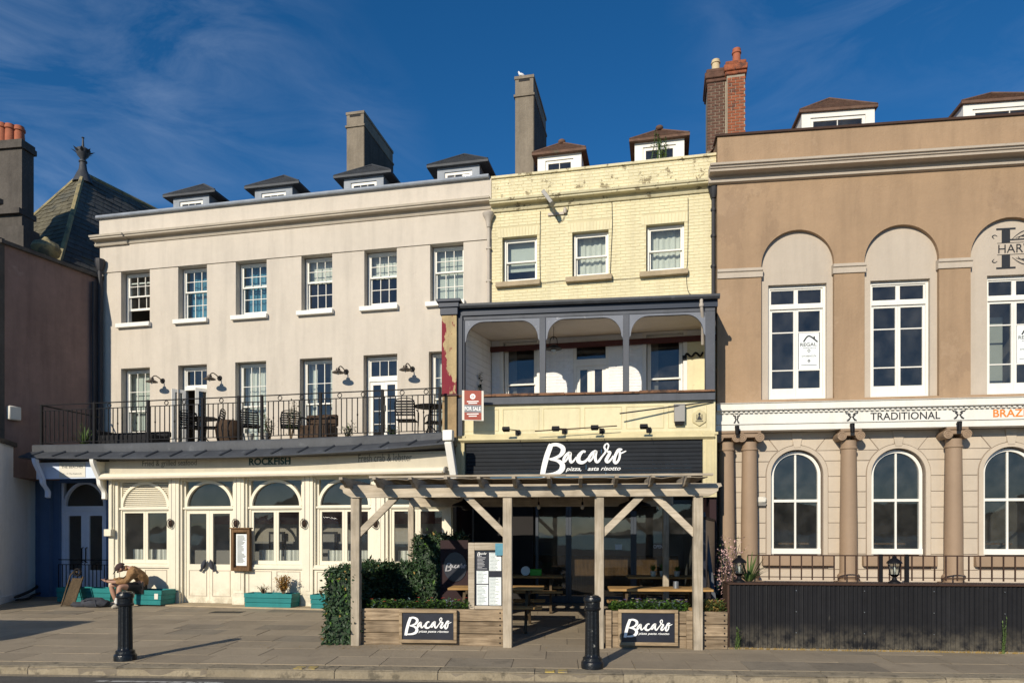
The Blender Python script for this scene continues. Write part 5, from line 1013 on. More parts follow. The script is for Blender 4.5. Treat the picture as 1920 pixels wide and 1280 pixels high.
def column(px, parent=tan):
    x = HF.s_(px, .2); y = -.2; zt_ = zb-.005; c = mk('column', MB().lathe([(.20, 0), (.20, .05), (.23, .08), (.23, .13), (.19, .17), (.185, .25), (.182, 1.2), (.16, zt_-zgb-.46), (.16, zt_-zgb-.44), (.18, zt_-zgb-.42), (.18, zt_-zgb-.39), (.16, zt_-zgb-.37), (.16, zt_-zgb-.24)], x, y, 28, zgb), 'column_brown', parent)
    z = zt_-.15; cm = MB().box(x-.22, x+.22, y-.19, y+.19, zt_-.055, zt_).exx([(y-.165, z+.0), (y+.165, z+.0), (y+.165, z+.09), (y-.165, z+.09)], x-.17, x+.17)
    mk('capital', cm, 'column_brown', c, bev=.01)
    for sg in (-1, 1):
        vm = MB().tube([(x+sg*.19, y-.19, z), (x+sg*.19, y+.17, z)], .098, 16)
        sp = [(x+sg*.19+sg*(.09-.011*k*.75)*math.cos(R_(70*k)), y-.192-.002, z+(.09-.011*k*.75)*math.sin(R_(70*k))) for k in range(11)]; vm.tube(crom(sp, 3), .011, 5)
        mk('volute', vm, 'column_brown', c)
    mk('pedestal', MB().box(x-.26, x+.26, y-.26, y+.26, zgb-.3, zgb-.001), 'column_brown', c); return c
for px in (1362, 1405, 1591, 1788): column(px)
mk('terrace', MB().box(x0-.02, x1, -1.35, -.0, 0, zgb-.1), 'block_joint', tan)
mk('corner_strip', MB().box(x0-.14, x0-.05, -.12, .2, .1, zb), 'pipe_dark', tan)
for px in (1382, 1598, 1799):
    x = HF.s_(px, .5); t = thing('fascia_spotlight', {1382: 'small black spotlight above the paired columns', 1598: 'small black spotlight above the single column nearest the paired columns', 1799: 'small black spotlight above the rightmost column'}[px], 'lamp', HF, (x, -.4, zb), 'spotlights over the columns')
    mk('bracket', MB().tube([(x, -.385, zb+.06), (x, -.48, zb+.06), (x, -.5, zb+.02)], .02, 6), 'iron_black', t); mk('head', MB().tube([(x, -.5, zb+.09), (x, -.51, zb-.1)], [.05, .04], 10), 'iron_black', t)
x, _, z = HF.p(1426, 938); t = thing('alarm_sounder', 'cream rounded alarm sounder left of the first arched window', 'alarm', HF, (x, 0, z)); mk('casing', MB().box(x-.11, x+.11, -.12, -.019, z-.06, z+.08), 'white_plastic', t, bev=.03); mk('strobe', MB().hexa([(x-.09, -.1, z-.12), (x+.09, -.1, z-.12), (x+.09, -.03, z-.12), (x-.09, -.03, z-.12), (x-.11, -.12, z-.061), (x+.11, -.12, z-.061), (x+.11, -.02, z-.061), (x-.11, -.02, z-.061)]), 'grey_plastic', t)
# railing in front
rr0, rr1 = HF.s_(1402, 1.3), HF.s_(1990, 1.3); zr1, zr0 = HF.z(1650, 1040, 1.3), HF.z(1650, 1083, 1.3)
rl = thing('porch_railing', 'plain dark railing in front of the columns and arched windows', 'railing', HF, (rr0, -1.3, zr0)); mk('top_rail', MB().box(rr0, rr1, -1.32, -1.28, zr1-.025, zr1), 'rust_brown', rl); mk('bottom_rail', MB().box(rr0, rr1, -1.31, -1.29, zr0, zr0+.018), 'rust_brown', rl)
me = mesh_of('baluster', MB().box(-.012, .012, -.012, .012, -.05, zr1-zr0-.026)); px = 1402
k = 0
while rr0+k*.215 < rr1: piece('baluster', me, 'rust_brown', rl, (rr0+k*.215, -1.3, zr0)); k += 1
mp_ = mesh_of('post', MB().box(-.035, .035, -.035, .035, -.3, zr1-zr0+.02))
for px in (1651, 1700): piece('post', mp_, 'iron_black', rl, (HF.s_(px, 1.3), -1.3, zr0))
# ================================================================== neighbour on the left: brown side wall, slate roof, stack
left = thing('neighbour_house', 'dark brown-walled neighbour on the left with steep slate roof and finial', 'house', LB, (-1.5, 0, 0))
mk('wall', MB().box(-2.63, .25, .0, 4, 3.2, 8.86), 'brown_render', left); mk('wall_coping', MB().box(-2.75, .3, -.09, .3, 8.862, 8.95), 'dark_stone', left)
mk('front_return', MB().box(-3.2, -2.632, -.02, 4, 3.2, 9.0), 'dark_stone', left)
mk('front_block', MB().box(-3.2, -2.7, .3, 5, 8.9, 9.9), 'dark_stone', left); mk('front_ledge', MB().box(-3.3, -2.55, .15, 5, 9.9, 10.02), 'dark_stone', left)
A = Vector((-14.3, 24, 13.8)); wv = Vector((.375, .927, 0)); wp = Vector((.927, -.375, 0))
def toL(p): q = inv(LB, p); return (q[0], q[1], p[2])
FR = A-wv*2.74+wp*2.53; FR.z = 9.2; FLc = A-wv*2.74-wp*2.53; FLc.z = 9.2; B2 = A+wv*7; BRc = B2+wp*2.53; BRc.z = 9.2; BL = B2-wp*2.53; BL.z = 9.2
rb = MB().add([toL(p) for p in (A, FR, FLc, B2, BRc, BL)], [(0, 2, 1), (0, 1, 4, 3), (0, 3, 5, 2), (3, 4, 5)]); roof = mk('roof', rb, 'slate_old', left)
sl = MB(); sl2 = MB(); rows = 24
for r_ in range(rows):
    t0, t1 = r_/rows, (r_+1.25)/rows
    for fa, fb, ga, gb in ((FR, BRc, A, B2), (FLc, FR, A, A)):
        p0_, p1_ = fa.lerp(ga, t0), fb.lerp(gb, t0); q0_, q1_ = fa.lerp(ga, min(t1, 1)), fb.lerp(gb, min(t1, 1)); ln = (p1_-p0_).length; n = max(1, int(ln/.3)); nr = (p1_-p0_).cross(q0_-p0_).normalized()
        sgn = 1 if nr.z > 0 else -1
        for k in range(n):
            u0, u1 = (k+.02)/n, (k+.98)/n; d = .022+random.uniform(-.007, .01)
            a, b, c, e = p0_.lerp(p1_, u0)+nr*sgn*d, p0_.lerp(p1_, u1)+nr*sgn*d, q0_.lerp(q1_, u1)+nr*sgn*.004, q0_.lerp(q1_, u0)+nr*sgn*.004; f1, f2 = p0_.lerp(p1_, u0), p0_.lerp(p1_, u1)
            (sl if ga is not gb else sl2).add([toL(q) for q in (a, b, c, e, f1, f2)], [(0, 1, 2, 3), (0, 4, 5, 1)])
mk('slates', sl, 'slate_old', left, kind='stuff', smooth=False); mk('lichened_slates', sl2, 'slate_lichen', left, kind='stuff', smooth=False)
mk('hip_tiles', MB().tube([toL(FR), toL(A)], .075, 6).tube([toL(A), toL(B2)], .07, 6).tube([toL(FLc), toL(A)], .075, 6), 'lichen_stone', left)
a = toL(A); mk('finial', MB().lathe([(.32, -.35), (.2, -.05), (.13, .1), (.10, .34), (.13, .36), (.13, .40), (.07, .42), (.09, .48), (.17, .58), (.22, .70), (.23, .76), (.18, .80), (.12, .84), (.04, .88), (.025, 1.15), (.05, 1.18), (.0, 1.22)], a[0], a[1], 14, a[2]), 'lead', left)
fk = MB()
for k in range(8): t = R_(45*k); fk.leaf((a[0]+.16*math.cos(t), a[1]+.16*math.sin(t), a[2]+.62), (math.cos(t), math.sin(t), .7), (0, 0, 1), .24, .12)
mk('finial_leaves', fk, 'lead', left)
cs = [Vector((-15.6, 20.0, 0)), Vector((-13.85, 20.6, 0))]
c0, c1 = inv(LB, cs[0]), inv(LB, cs[1])
wc = Fr(0, 20.3, 8); q0, q1 = wc.s_(-60), wc.s_(41)
def W2L(mb, F): mb.v = [toL(F.w(*p)) for p in mb.v]; return mb
zt_ = wc.z(30, 262)
ck = mk('stone_stack', W2L(MB().box(q0, q1, 0, .42, 8.5, zt_-.25).box(q0-.07, q1+.05, -.07, .48, zt_-.249, zt_-.1).box(q0-.03, q1+.02, -.03, .45, zt_-.099, zt_), wc), 'dark_stone', left)
mk('stack_ledge', W2L(MB().box(q0-.1, q1+.02, -.12, .5, 10.75, 10.9).box(q0-.1, q1+.12, -.08, .5, 8.6, 10.4), wc), 'dark_stone', ck)
for px, yy in ((4, .12), (19, .2), (36, .32)):
    xx = wc.s_(px, -yy); mk('chimney_pot', W2L(MB().lathe([(.15, 0), (.14, .25), (.13, .4), (.16, .42), (.16, .48), (.13, .5), (.13, .55), (.1, .55)], xx, yy, 14, zt_), wc), 'terracotta', ck)
xx = LB.s_(84, -.6); mk('lichen_urn', MB().lathe([(.15, 0), (.12, .1), (.3, .25), (.36, .42), (.3, .55), (.12, .62), (.05, .72)], xx, .55, 12, 8.95), 'lichen_stone', left)
gp = thing('rainwater_pipe', 'tall black rainwater pipe in the corner between brown wall and cream house', 'pipe', LB, (-.12, -.1, 3.9)); mk('pipe', MB().tube([(-.12, -.1, 3.9), (-.12, -.1, 9.3)], .06, 8), 'pipe_dark', gp); mk('hopper', MB().lathe([(.07, -.2), (.13, 0), (.13, .12)], -.12, -.1, 8, 9.25), 'pipe_dark', gp); mk('second_pipe', MB().tube([(-.3, -.07, 3.9), (-.3, -.07, 8.7)], .04, 8), 'pipe_dark', gp)
x, _, z = LB.p(24, 775, 0); single('vent_box', MB().box(x-.16, x+.14, -.12, -.002, z-.17, z+.17), 'white_plastic', LB, (x, 0, z), 'white vent box low on the dark brown side wall', 'box', bev=.02)
# low grey wall below; near end lengthened out of view to shade the lobby
gw = thing('grey_wall', 'tall pale grey rendered wall in shade at the left edge of the picture', 'wall', LW, (1.2, 0, 0)); mk('wall', MB().box(-1.8, 3.0, .0, .6, .0, 3.95), 'grey_render', gw); mk('coping', MB().box(-1.85, 3.02, -.06, .66, 3.951, 4.05), 'dark_stone', gw); mk('plinth', MB().box(-1.8, 3.0, -.03, -.002, 0, .3), 'grey_render', gw)
single('hose_pipe', MB().tube(crom([(.2, -.25, .28), (.9, -.2, .3), (1.6, -.18, .34), (2.3, -.15, .42), (2.9, -.1, .5)], 5), .035, 6).tube(crom([(.1, -.3, .22), (.8, -.34, .2), (1.5, -.25, .23), (2.2, -.3, .25)], 5), .03, 6), 'rubber', LW, (.2, -.25, .2), 'black hose lying along the foot of the grey wall', 'hose')
# ================================================================== pergola and what stands in it
def gg(x, y): return gF(GF, x, y)
pg = thing('pergola', 'weathered timber pergola with overhanging rafters in front of the bistro', 'pergola', GF, (GF.s_(960), 0, gg(GF.s_(960), 0)))
zb0, zb1 = GF.z(960, 932), GF.z(960, 908); pdp = 4.3
pp = [GF.s_(p) for p in (668, 952, 1123.5, 1308)]
for i, x in enumerate(pp):
    mk('post', MB().box(x-.07, x+.07, -.07, .07, gg(x, 0)-.02, zb0), 'pergola_wood', pg, bev=.008)
    mk('back_post', MB().box(x-.06, x+.06, pdp-.5, pdp-.38, gg(x, pdp)-.02, zb0), 'pergola_wood', pg, bev=.008) if i in (0, 3) else None
xa, xb = GF.s_(640), GF.s_(1352); e = .13
mk('front_beam', MB().ext([(xa+.02, zb1), (xb-.02, zb1), (xb, zb1-.05), (xb-.05, zb1-.07), (xb-.06, zb1-.12), (xb-.14, zb0+.03), (xb-.2, zb0), (xa+.2, zb0), (xa+.14, zb0+.03), (xa+.06, zb1-.12), (xa+.05, zb1-.07), (xa, zb1-.05)], -.1, -.04), 'pergola_beam', pg, bev=.006)
mk('inner_beam', MB().box(xa+.2, xb-.2, .06, .11, zb0+.02, zb1), 'pergola_beam', pg, bev=.006); mk('back_beam', MB().box(xa+.2, xb-.2, pdp-.45, pdp-.39, zb0, zb1), 'pergola_beam', pg, bev=.006)
rt = zb1+.085; rm = MB().exx([(-.62, rt), (pdp, rt), (pdp, rt-.14), (-.34, rt-.14), (-.40, rt-.12), (-.44, rt-.085), (-.52, rt-.07), (-.57, rt-.045), (-.62, rt-.04)], -.026, .026); me = mesh_of('rafter', rm)
for px in (651, 714, 778, 843, 902, 967, 1033, 1097, 1160, 1228, 1293):
    piece('rafter', me, 'rafter_wood', pg, (GF.s_(px-6, .5), random.uniform(-.03, .03), .0), (0, random.uniform(-.01, .01), 0))
for x, sg in ((pp[0], 1), (pp[1], -1), (pp[2], 1), (pp[3], -1)):
    mk('brace', MB().hexa([(x+sg*.07, -.035, zb0-.62), (x+sg*.07, .035, zb0-.62), (x+sg*.07, .035, zb0-.47), (x+sg*.07, -.035, zb0-.47), (x+sg*.70, -.035, zb0-.0), (x+sg*.70, .035, zb0-.0), (x+sg*.55, .035, zb0-.0), (x+sg*.55, -.035, zb0-.0)]), 'pergola_beam', pg, bev=.006)
for a_, b_, yy in ((690, 838, -.40), (834, 1060, -.5), (1056, 1338, -.46)): mk('top_batten', MB().hexa([(GF.s_(a_, .45), yy, rt+.002), (GF.s_(b_, .45), yy+.03, rt+.002), (GF.s_(b_, .45), yy+.1, rt+.002), (GF.s_(a_, .45), yy+.1, rt+.002), (GF.s_(a_, .45), yy, rt+.03), (GF.s_(b_, .45), yy+.03, rt+.036), (GF.s_(b_, .45), yy+.1, rt+.036), (GF.s_(a_, .45), yy+.1, rt+.03)]), 'pergola_beam', pg)
tm = MB(); nx, ny = 30, 8; tx0, tx1 = GF.s_(690), GF.s_(1335)
for i in range(nx+1):
    for j in range(ny+1): tm.v.append((tx0+(tx1-tx0)*i/nx, pdp*.08+(pdp*.94)*j/ny+(random.uniform(-.03, .03) if j == 0 else 0), rt+.012+.012*abs(math.sin(i*1.1))+(random.uniform(0, .025) if j in (0, 1) else .01)))
for i in range(nx):
    for j in range(ny): q = i*(ny+1)+j; tm.f.append((q, q+1, q+ny+2, q+ny+1))
t = single('shading_canvas', tm, 'shading_tarp', GF, (tx0, 0, rt), 'faded brown canvas added over the pergola rafters to keep it dark below', 'canvas'); sm = t.modifiers.new('solid', 'SOLIDIFY'); sm.thickness = .012  # added sheet that blocks light, so the space under the rafters stays dark
# planters of sleepers
def planter(xa, xb, label, side=False, y0=.05, dp=.45, ht=.58):
    g = gg((xa+xb)/2, 0); t = thing('sleeper_planter', label, 'planter', GF, ((xa+xb)/2, y0, g), 'sleeper planters of the pergola')
    h = ht/3
    for k in range(3):
        z0, z1 = g+k*h+.002, g+(k+1)*h-.006; q = random.uniform(-.006, .006)
        mk('sleeper', MB().box(xa, xb, y0+q, y0+.07+q, z0, z1), 'sleeper', t, bev=.008); mk('sleeper', MB().box(xa+.02, xb-.02, y0+dp-.07, y0+dp, z0, z1), 'sleeper', t, bev=.008)
        for a, b in ((xa+.002, xa+.07), (xb-.07, xb-.002)): mk('sleeper_end', MB().box(a, b, y0+.071+q, y0+dp-.071, z0, z1), 'sleeper', t, bev=.008)
        for bx_ in (xa+.05, xb-.05):
            for zz in (z0+.05, z1-.05): mk('bolt', MB().tube([(bx_, y0+q+.001, zz), (bx_, y0+q-.007, zz)], .013, 8), 'iron_black', t)
    if side:
        for a, b in ((xa-.002, xa+.09), (xb-.09, xb+.002)): mk('corner_post', MB().box(a, b, y0-.045, y0-.008, g, g+ht+.01), 'sleeper', t, bev=.006)
    mk('soil', MB().box(xa+.07, xb-.07, y0+.08, y0+dp-.08, g+.2, g+ht-.06), 'soil', t)
    return g+ht
P1 = planter(pp[0]+.075, pp[1]-.075, 'long sleeper planter left of the pergola entrance carrying the menu stand')
P2 = planter(pp[2]+.10, pp[3]-.075, 'short sleeper planter right of the entrance with corner posts', True)
P3 = planter(pp[3]+.075, GF.s_(1366), 'small sleeper planter wedged between the pergola and corrugated wall')
def flowers(name, label, cat, xa, xb, y0, y1, z, n, mats, h=.16, tall=None):
    t = thing(name, label, cat, GF, ((xa+xb)/2, y0, z)); bags = {m: MB() for m, _ in mats}
    for i in range(n):
        m = random.choices([m for m, _ in mats], [w for _, w in mats])[0]; x, y = random.uniform(xa, xb), random.uniform(y0, y1); hh = h*random.uniform(.3, 1.1)
        if 'petal' in m:
            zz = z+h*random.uniform(.75, 1.25)
            for k in range(5): a = R_(72*k+random.uniform(0, 30)); bags[m].leaf((x, y, zz), (math.cos(a), math.sin(a), .35), (0, 0, 1), .03, .028)
            continue
        for k in range(4):
            a = random.uniform(0, 6.28); bags[m].leaf((x, y, z+hh*random.uniform(.2, 1)), (math.cos(a), math.sin(a), random.uniform(-.1, .9)), (0, 0, 1), random.uniform(.04, .085), .03)
    for m, b in bags.items():
        if b.v: mk('petals' if 'petal' in m else 'leaves', b, m, t, smooth=False)
    return t
flowers('flower_bed', 'green bedding plants with a few red flowers in the long planter', 'flowers', pp[0]+.12, GF.s_(880), .12, .42, P1-.05, 750, [('leaf_bright', 5), ('leaf_ivy', 6), ('leaf_blue', .6), ('petal_red', .22), ('petal_cream', .08)])
flowers('flower_bed', 'dense bright green bedding plants in the planter right of the entrance', 'flowers', pp[2]+.16, pp[3]-.14, .08, .42, P2-.05, 900, [('leaf_bright', 8), ('leaf_ivy', 4), ('leaf_blue', 1), ('petal_cream', .25), ('petal_violet', .3)], .17)
flowers('dry_plants', 'straw-coloured straggling plants in the small planter by the corrugated wall', 'plants', pp[3]+.1, GF.s_(1362), .1, .42, P3-.05, 330, [('leaf_straw', 4), ('leaf_weed', 5), ('petal_pink', .15)], .2)
def board(a, b, y0_, y1_, label):
    xa, xb = GF.s_(a, 0), GF.s_(b, 0); z0, z1 = GF.z((a+b)/2, y1_), GF.z((a+b)/2, y0_); f = .05; y = -.005
    t = thing('chalk_board', label, 'sign', GF, ((xa+xb)/2, y, z0), 'name boards on the planters')
    mk('frame', MB().box(xa, xb, y-.035, y+.035, z0, z0+f).box(xa, xb, y-.035, y+.035, z1-f, z1).box(xa, xa+f, y-.034, y+.034, z0+f, z1-f).box(xb-f, xb, y-.034, y+.034, z0+f, z1-f), 'frame_wood', t, bev=.005)
    mk('panel', MB().box(xa+f, xb-f, y-.012, y+.012, z0+f, z1-f), 'board_black', t); H = z1-z0-2*f
    logo(t, 'letter_white', (xa+xb)/2-1.27*min(H*.74, (xb-xa-2*f-.06)/2.56), z0+f+H*.16, min(H*.74, (xb-xa-2*f-.06)/2.56), y-.0135, sub='pizza pasta risotto'); return t
board(749, 857, 1142, 1204, 'framed black board with white brush lettering on the long left planter'); board(1159, 1271, 1142, 1209, 'framed black board with white brush lettering on the planter right of the entrance')
# menu stand on the left planter
xa, xb = GF.s_(875), GF.s_(947); z0, z1 = P1-.01, GF.z(910, 1017); y = .16
t = thing('menu_stand', 'timber framed menu board standing on the long planter by the entrance', 'menu', GF, ((xa+xb)/2, y, z0))
mk('frame', MB().box(xa, xa+.1, y, y+.07, z0-.3, z1).box(xb-.06, xb, y, y+.07, z0-.3, z1).box(xa+.1, xb-.06, y, y+.07, z1-.12, z1).box(xa+.1, xb-.06, y, y+.07, z0, z0+.05), 'pergola_beam', t, bev=.006)
mk('back_board', MB().box(xa+.1, xb-.06, y+.04, y+.06, z0+.05, z1-.12), 'board_black', t); qa, qb, q0, q1 = xa+.12, xb-.07, z0+.06, z1-.14
xm_ = (qa+qb)/2; hh = (q1-q0)
sh = [(qa+.01, xm_-.01, q0+.0, q0+hh*.38), (qa+.01, xm_-.01, q0+hh*.40, q0+hh*.64), (xm_+.005, qb-.01, q0+0, q0+hh*.52), (xm_+.005, qb-.01, q0+hh*.64, q0+hh*.98), (qa+.01, xm_-.01, q0+hh*.66, q0+hh*.92)]
for i, (a, b, c, d) in enumerate(sh):
    s_ = mk('menu_sheet', MB().box(a, b, y+.034, y+.038, c, d), 'paper' if i < 4 else 'board_black', t); ln = MB(); n = int((d-c)/.022)
    for j in range(n):
        zz = c+.012+j*.022; w = random.uniform(.4, .95)*(b-a-.02)
        ln.quad((a+.012, y+.0335, zz), (a+.012+w, y+.0335, zz), (a+.012+w, y+.0335, zz+.009), (a+.012, y+.0335, zz+.009))
    mk('print', ln, 'paper_print' if i < 4 else 'chalk', s_)
logo(t, 'letter_white', qa+.02, q1-.07, .06, y+.03, sub=None)
mk('notice', MB().box(xb-.17, xb-.01, y-.012, y-.004, z1-.2, z1-.01), 'cloth_blue', t)
# --- ivy hedge
def hedge(F, name, label, boxes, n, size=(.07, .035)):
    t = thing(name, label, 'hedge', F, (boxes[0][0], boxes[0][2], boxes[0][4])); core = MB()
    for (a, b, c, d, e, f) in boxes: core.box(a+.05, b-.05, c+.05, d-.05, e, f-.06)
    mk('core', core, 'leaf_dark', t); lv = MB(); lv2 = MB(); lv3 = MB(); area = [((b-a)*(d-c)+2*(b-a)*(f-e)+2*(d-c)*(f-e)) for a, b, c, d, e, f in boxes]
    for (a, b, c, d, e, f), ar in zip(boxes, area):
        for _ in range(int(n*ar/sum(area))):
            u = random.random()*ar; top = (b-a)*(d-c); fr = (b-a)*(f-e); sd_ = (d-c)*(f-e); j = random.gauss(0, .035)
            if u < top: p = (random.uniform(a, b), random.uniform(c, d), f-.05+j); nn = (0, 0, 1)
            elif u < top+fr: p = (random.uniform(a, b), c+.04+j, random.uniform(e, f)); nn = (0, -1, 0)
            elif u < top+2*fr: p = (random.uniform(a, b), d-.04-j, random.uniform(e, f)); nn = (0, 1, 0)
            elif u < top+2*fr+sd_: p = (a+.04+j, random.uniform(c, d), random.uniform(e, f)); nn = (-1, 0, 0)
            else: p = (b-.04-j, random.uniform(c, d), random.uniform(e, f)); nn = (1, 0, 0)
            dd = Vector(nn)*.55+Vector((random.uniform(-1, 1), random.uniform(-1, 1), random.uniform(-1.3, .6))); p = Vector(p)+Vector(nn)*(nz_.noise(Vector(p)*3.1)*.06+nz_.noise(Vector(p)*9)*.03); k_ = random.random(); (lv2 if k_ < .03+.12*max(0, nz_.noise(Vector(p)*2.3)) else lv3 if k_ > .985 else lv).leaf(p, dd, Vector(nn)+Vector((.1, .2, .3)), random.uniform(.5, 1.7)*size[0], random.uniform(.6, 1.4)*size[1])
    mk('foliage', lv, 'leaf_ivy', t, smooth=False); mk('young_leaves', lv2, 'leaf_bright', t, smooth=False); mk('dead_leaves', lv3, 'leaf_straw', t, smooth=False); return t
hx0, hx1 = GF.s_(610, 0), GF.s_(657, 0); zh = GF.z(640, 1066)
hedge(GF, 'ivy_hedge', 'dark green ivy-clad hedge along the left side of the pergola', [(hx0, hx1+.1, -.02, 2.6, gg(hx0, 0), zh), (hx1+.05, GF.s_(800, -2.6), 2.3, 2.75, .1, zh), (GF.s_(782, -2.6), GF.s_(872, -2.6), 2.3, 2.75, .1, GF.z(830, 1003, -2.5))], 24000)
xa, xb = GF.s_(826, -2.2), GF.s_(878, -2.2); z1 = GF.z(850, 1012, -2.2)
t = thing('dark_screen', 'dark maroon screen with round name badge against the ivy hedge', 'screen', GF, ((xa+xb)/2, 2.2, .1)); mk('panel', MB().box(xa, xb, 2.18, 2.24, .1, z1), 'maroon_wall', t); c = ((xa+xb)/2+.02, GF.z(852, 1062, -2.2)); mk('badge', MB().arch(c[0], c[1], 0, .22, 2.165, 2.1795, 0, 360, 22, 1.25), 'board_black', t); logo(t, 'chalk', c[0]-.19, c[1]-.08, .16, 2.163, sub=None)
# right-hand dark wind screen
a = inv(GF, BF.w(BF.s_(1336), 0, 0)); t = thing('wind_screen', 'dark slanting wind screen at the right side of the pergola', 'screen', GF, (pp[3]+.15, 1.5, .1))
mk('panel', MB().exz([(GF.s_(1318, -2.0), 2.0), (GF.s_(1318, -2.0)+.05, 2.0), (a[0]+.05, a[1]), (a[0], a[1])], .1, 2.05), 'board_black', t); mk('stay', MB().bar((GF.s_(1344, -2.4), 2.4, .15), (GF.s_(1318, -2.6), 2.6, 2.2), .07), 'slate_blue', t); mk('cap', MB().bar((GF.s_(1318, -2.0)+.02, 2.0, 2.08), (a[0]+.02, a[1], 2.08), .07, .05), 'rust_brown', t)
# patio heaters hung from the rafters
for px, py, q, lb in ((876, 948, 2.6, 'black hanging patio heater under the left part of the pergola'), (1190, 948, 2.2, 'black hanging patio heater under the right part of the pergola')):
    x, _, z = GF.p(px, py, -q); t = thing('patio_heater', lb, 'heater', GF, (x, q, z-.1), 'heaters under the pergola'); mk('hood', MB().lathe([(.04, .2), (.07, .16), (.10, .10), (.28, .03), (.30, .0), (.29, -.015), (.12, .0), (.10, -.06), (.05, -.09)], x, q, 18, z), 'iron_black', t); mk('rod', MB().tube([(x, q, z+.18), (x, q, rt-.03)], .015, 6), 'iron_black', t)
# festoon bulbs
for i, (px, q) in enumerate(((1092, 2.8), (1238, 2.4), (1010, 3.2), (1180, 3.4))):
    x, _, z = GF.p(px, 950, -q); t = thing('hanging_bulb', ('clear bulb hanging above the entrance gap', 'clear bulb hanging near the right pergola post', 'clear bulb hanging deep inside behind the second post', 'clear bulb hanging deep inside beside the right heater')[i], 'bulb', GF, (x, q, z)); mk('cord', MB().tube([(x, q, rt-.03), (x, q, z+.1)], .006, 5), 'iron_black', t); mk('socket', MB().tube([(x, q, z+.1), (x, q, z+.04)], .02, 8), 'iron_black', t); mk('glass', MB().blob((x, q, z), (.035, .035, .05), 2), 'white_plastic', t)
# picnic tables
def picnic(px, q, lb, rz=0, ln=1.6):
    x = GF.s_(px, -q); g = gg(x, q); t = thing('picnic_table', lb, 'table', GF, (x, q, g), 'picnic tables under the pergola', rz); BASE[t.name] = (0, 0, 0)
    for k in range(5): mk('top_plank', MB().box(-ln/2, ln/2, -.36+k*.146, -.36+k*.146+.135, .72, .76), 'bench_top', t, bev=.005)
    for s_ in (-1, 1):
        for k in range(2): mk('seat_plank', MB().box(-ln/2, ln/2, s_*.66-.135+k*.14, s_*.66-.135+k*.14+.132, .43, .47), 'bench_top', t, bev=.005)
    for xx in (-ln*.33, ln*.33):
        for s_ in (-1, 1): mk('leg', MB().bar((xx, s_*.62, .0), (xx, s_*.18, .72), .05, .09), 'bench_leg', t)
        mk('cross_bar', MB().box(xx+.03, xx+.07, -.78, .78, .36, .43), 'bench_leg', t); mk('top_bar', MB().box(xx+.03, xx+.07, -.34, .34, .65, .72), 'bench_leg', t)
    return t, x, g
T1 = picnic(932, 1.9, 'wooden picnic table behind the menu stand on the left', 0, 1.7); T2 = picnic(990, 4.6, 'wooden picnic table deep on the left before the glass doors', R_(2), 1.5); T3 = picnic(1236, 1.9, 'wooden picnic table behind the right planter', 0, 1.8); T4 = picnic(1246, 4.6, 'wooden picnic table deep on the right before the glass doors', 0, 1.6)
t, x, g = T3
for dx_, dy_, nm, lb in ((.28, -.1, 'table_tin', 'small metal tin on the picnic table behind the right planter'), ):
    single(nm, MB().lathe([(.05, 0), (.05, .12), (.045, .12), (.045, .02)], x+dx_, 1.9+dy_, 12, g+.761), 'tin', GF, (x+dx_, 1.9+dy_, g+.761), lb, 'tin')
t, x, g = T4
for dx_, hgt, lb in ((-.25, .16, 'potted green plant left on the deep right picnic table'), (-.05, .2, 'potted green plant in the middle of the deep right table'), (.25, .14, 'potted green plant right on the deep right picnic table')):
    t_ = thing('potted_plant', lb, 'plant', GF, (x+dx_, 4.5, g+.761), 'pot plants on the deep table'); mk('pot', MB().lathe([(.05, 0), (.07, .11), (.06, .11), (.05, .03)], x+dx_, 4.5, 10, g+.761), 'white_plastic', t_); lv = MB()
    for k in range(46): aa = random.uniform(0, 6.28); lv.leaf((x+dx_, 4.5, g+.761+.1), (math.cos(aa)*.6, math.sin(aa)*.6, random.uniform(.4, 1.4)), (0, 0, 1), hgt*random.uniform(.6, 1.2), .03)
    mk('leaves', lv, 'leaf_bright', t_, smooth=False)
t, x, g = T2
single('green_bottle_box', MB().box(x+.05, x+.3, 4.5, 4.65, g+.761, g+.9), 'green_bottle', GF, (x+.1, 4.55, g+.761), 'bright green carton on the deep left picnic table', 'carton', bev=.01)
single('paper_roll', MB().tube([(x-.05, 4.5, g+.86), (x-.05, 4.65, g+.86)], .1, 14), 'paper', GF, (x-.05, 4.5, g+.761), 'white round paper roll beside the green carton', 'roll')
# ================================================================== corrugated wall and its lanterns
z1 = 1.05; wx1 = CW.s_(2250)
cw = thing('corrugated_wall', 'long black corrugated metal wall with brown cap on the right', 'wall', CW, (2.2, 0, 0)); cm = MB(); x = 0; k = 0; pit = .0165
nP = int(wx1/pit); prof = (0, .010, .014, .010)
for i in range(nP+1):
    x = i*pit; d = -.016*(1 if i % 4 in (1, 2) else 0); g = gF(CW, x, 0)+.03; d += .006*nz_.noise(Vector((x*1.3, 0, 0)))+(random.uniform(-.0015, .0015)); cm.v += [(x, d, g+random.uniform(-.004, .006)), (x, d+.003*nz_.noise(Vector((x*3, 5, 0))), z1-.03)]
    if i: cm.f.append((2*i-2, 2*i, 2*i+1, 2*i-1))
mk('corrugated_sheet', cm, 'corrugated_black', cw, smooth=False); mk('core', MB().box(0, wx1, .005, .35, .0, z1-.04), 'dark_stone', cw); mk('cap', MB().box(-.02, wx1, -.04, .38, z1-.029, z1), 'rust_brown', cw, bev=.006); mk('end_board', MB().box(-.03, -.001, -.03, .36, gF(CW, 0, 0), z1-.031), 'rust_brown', cw)
sc_m = MB(); 
for k in range(1, 6):
    xx = k*.99
    for zz in (.3, .62, .94): sc_m.tube([(xx, -.014, zz), (xx, -.024, zz)], .008, 6)
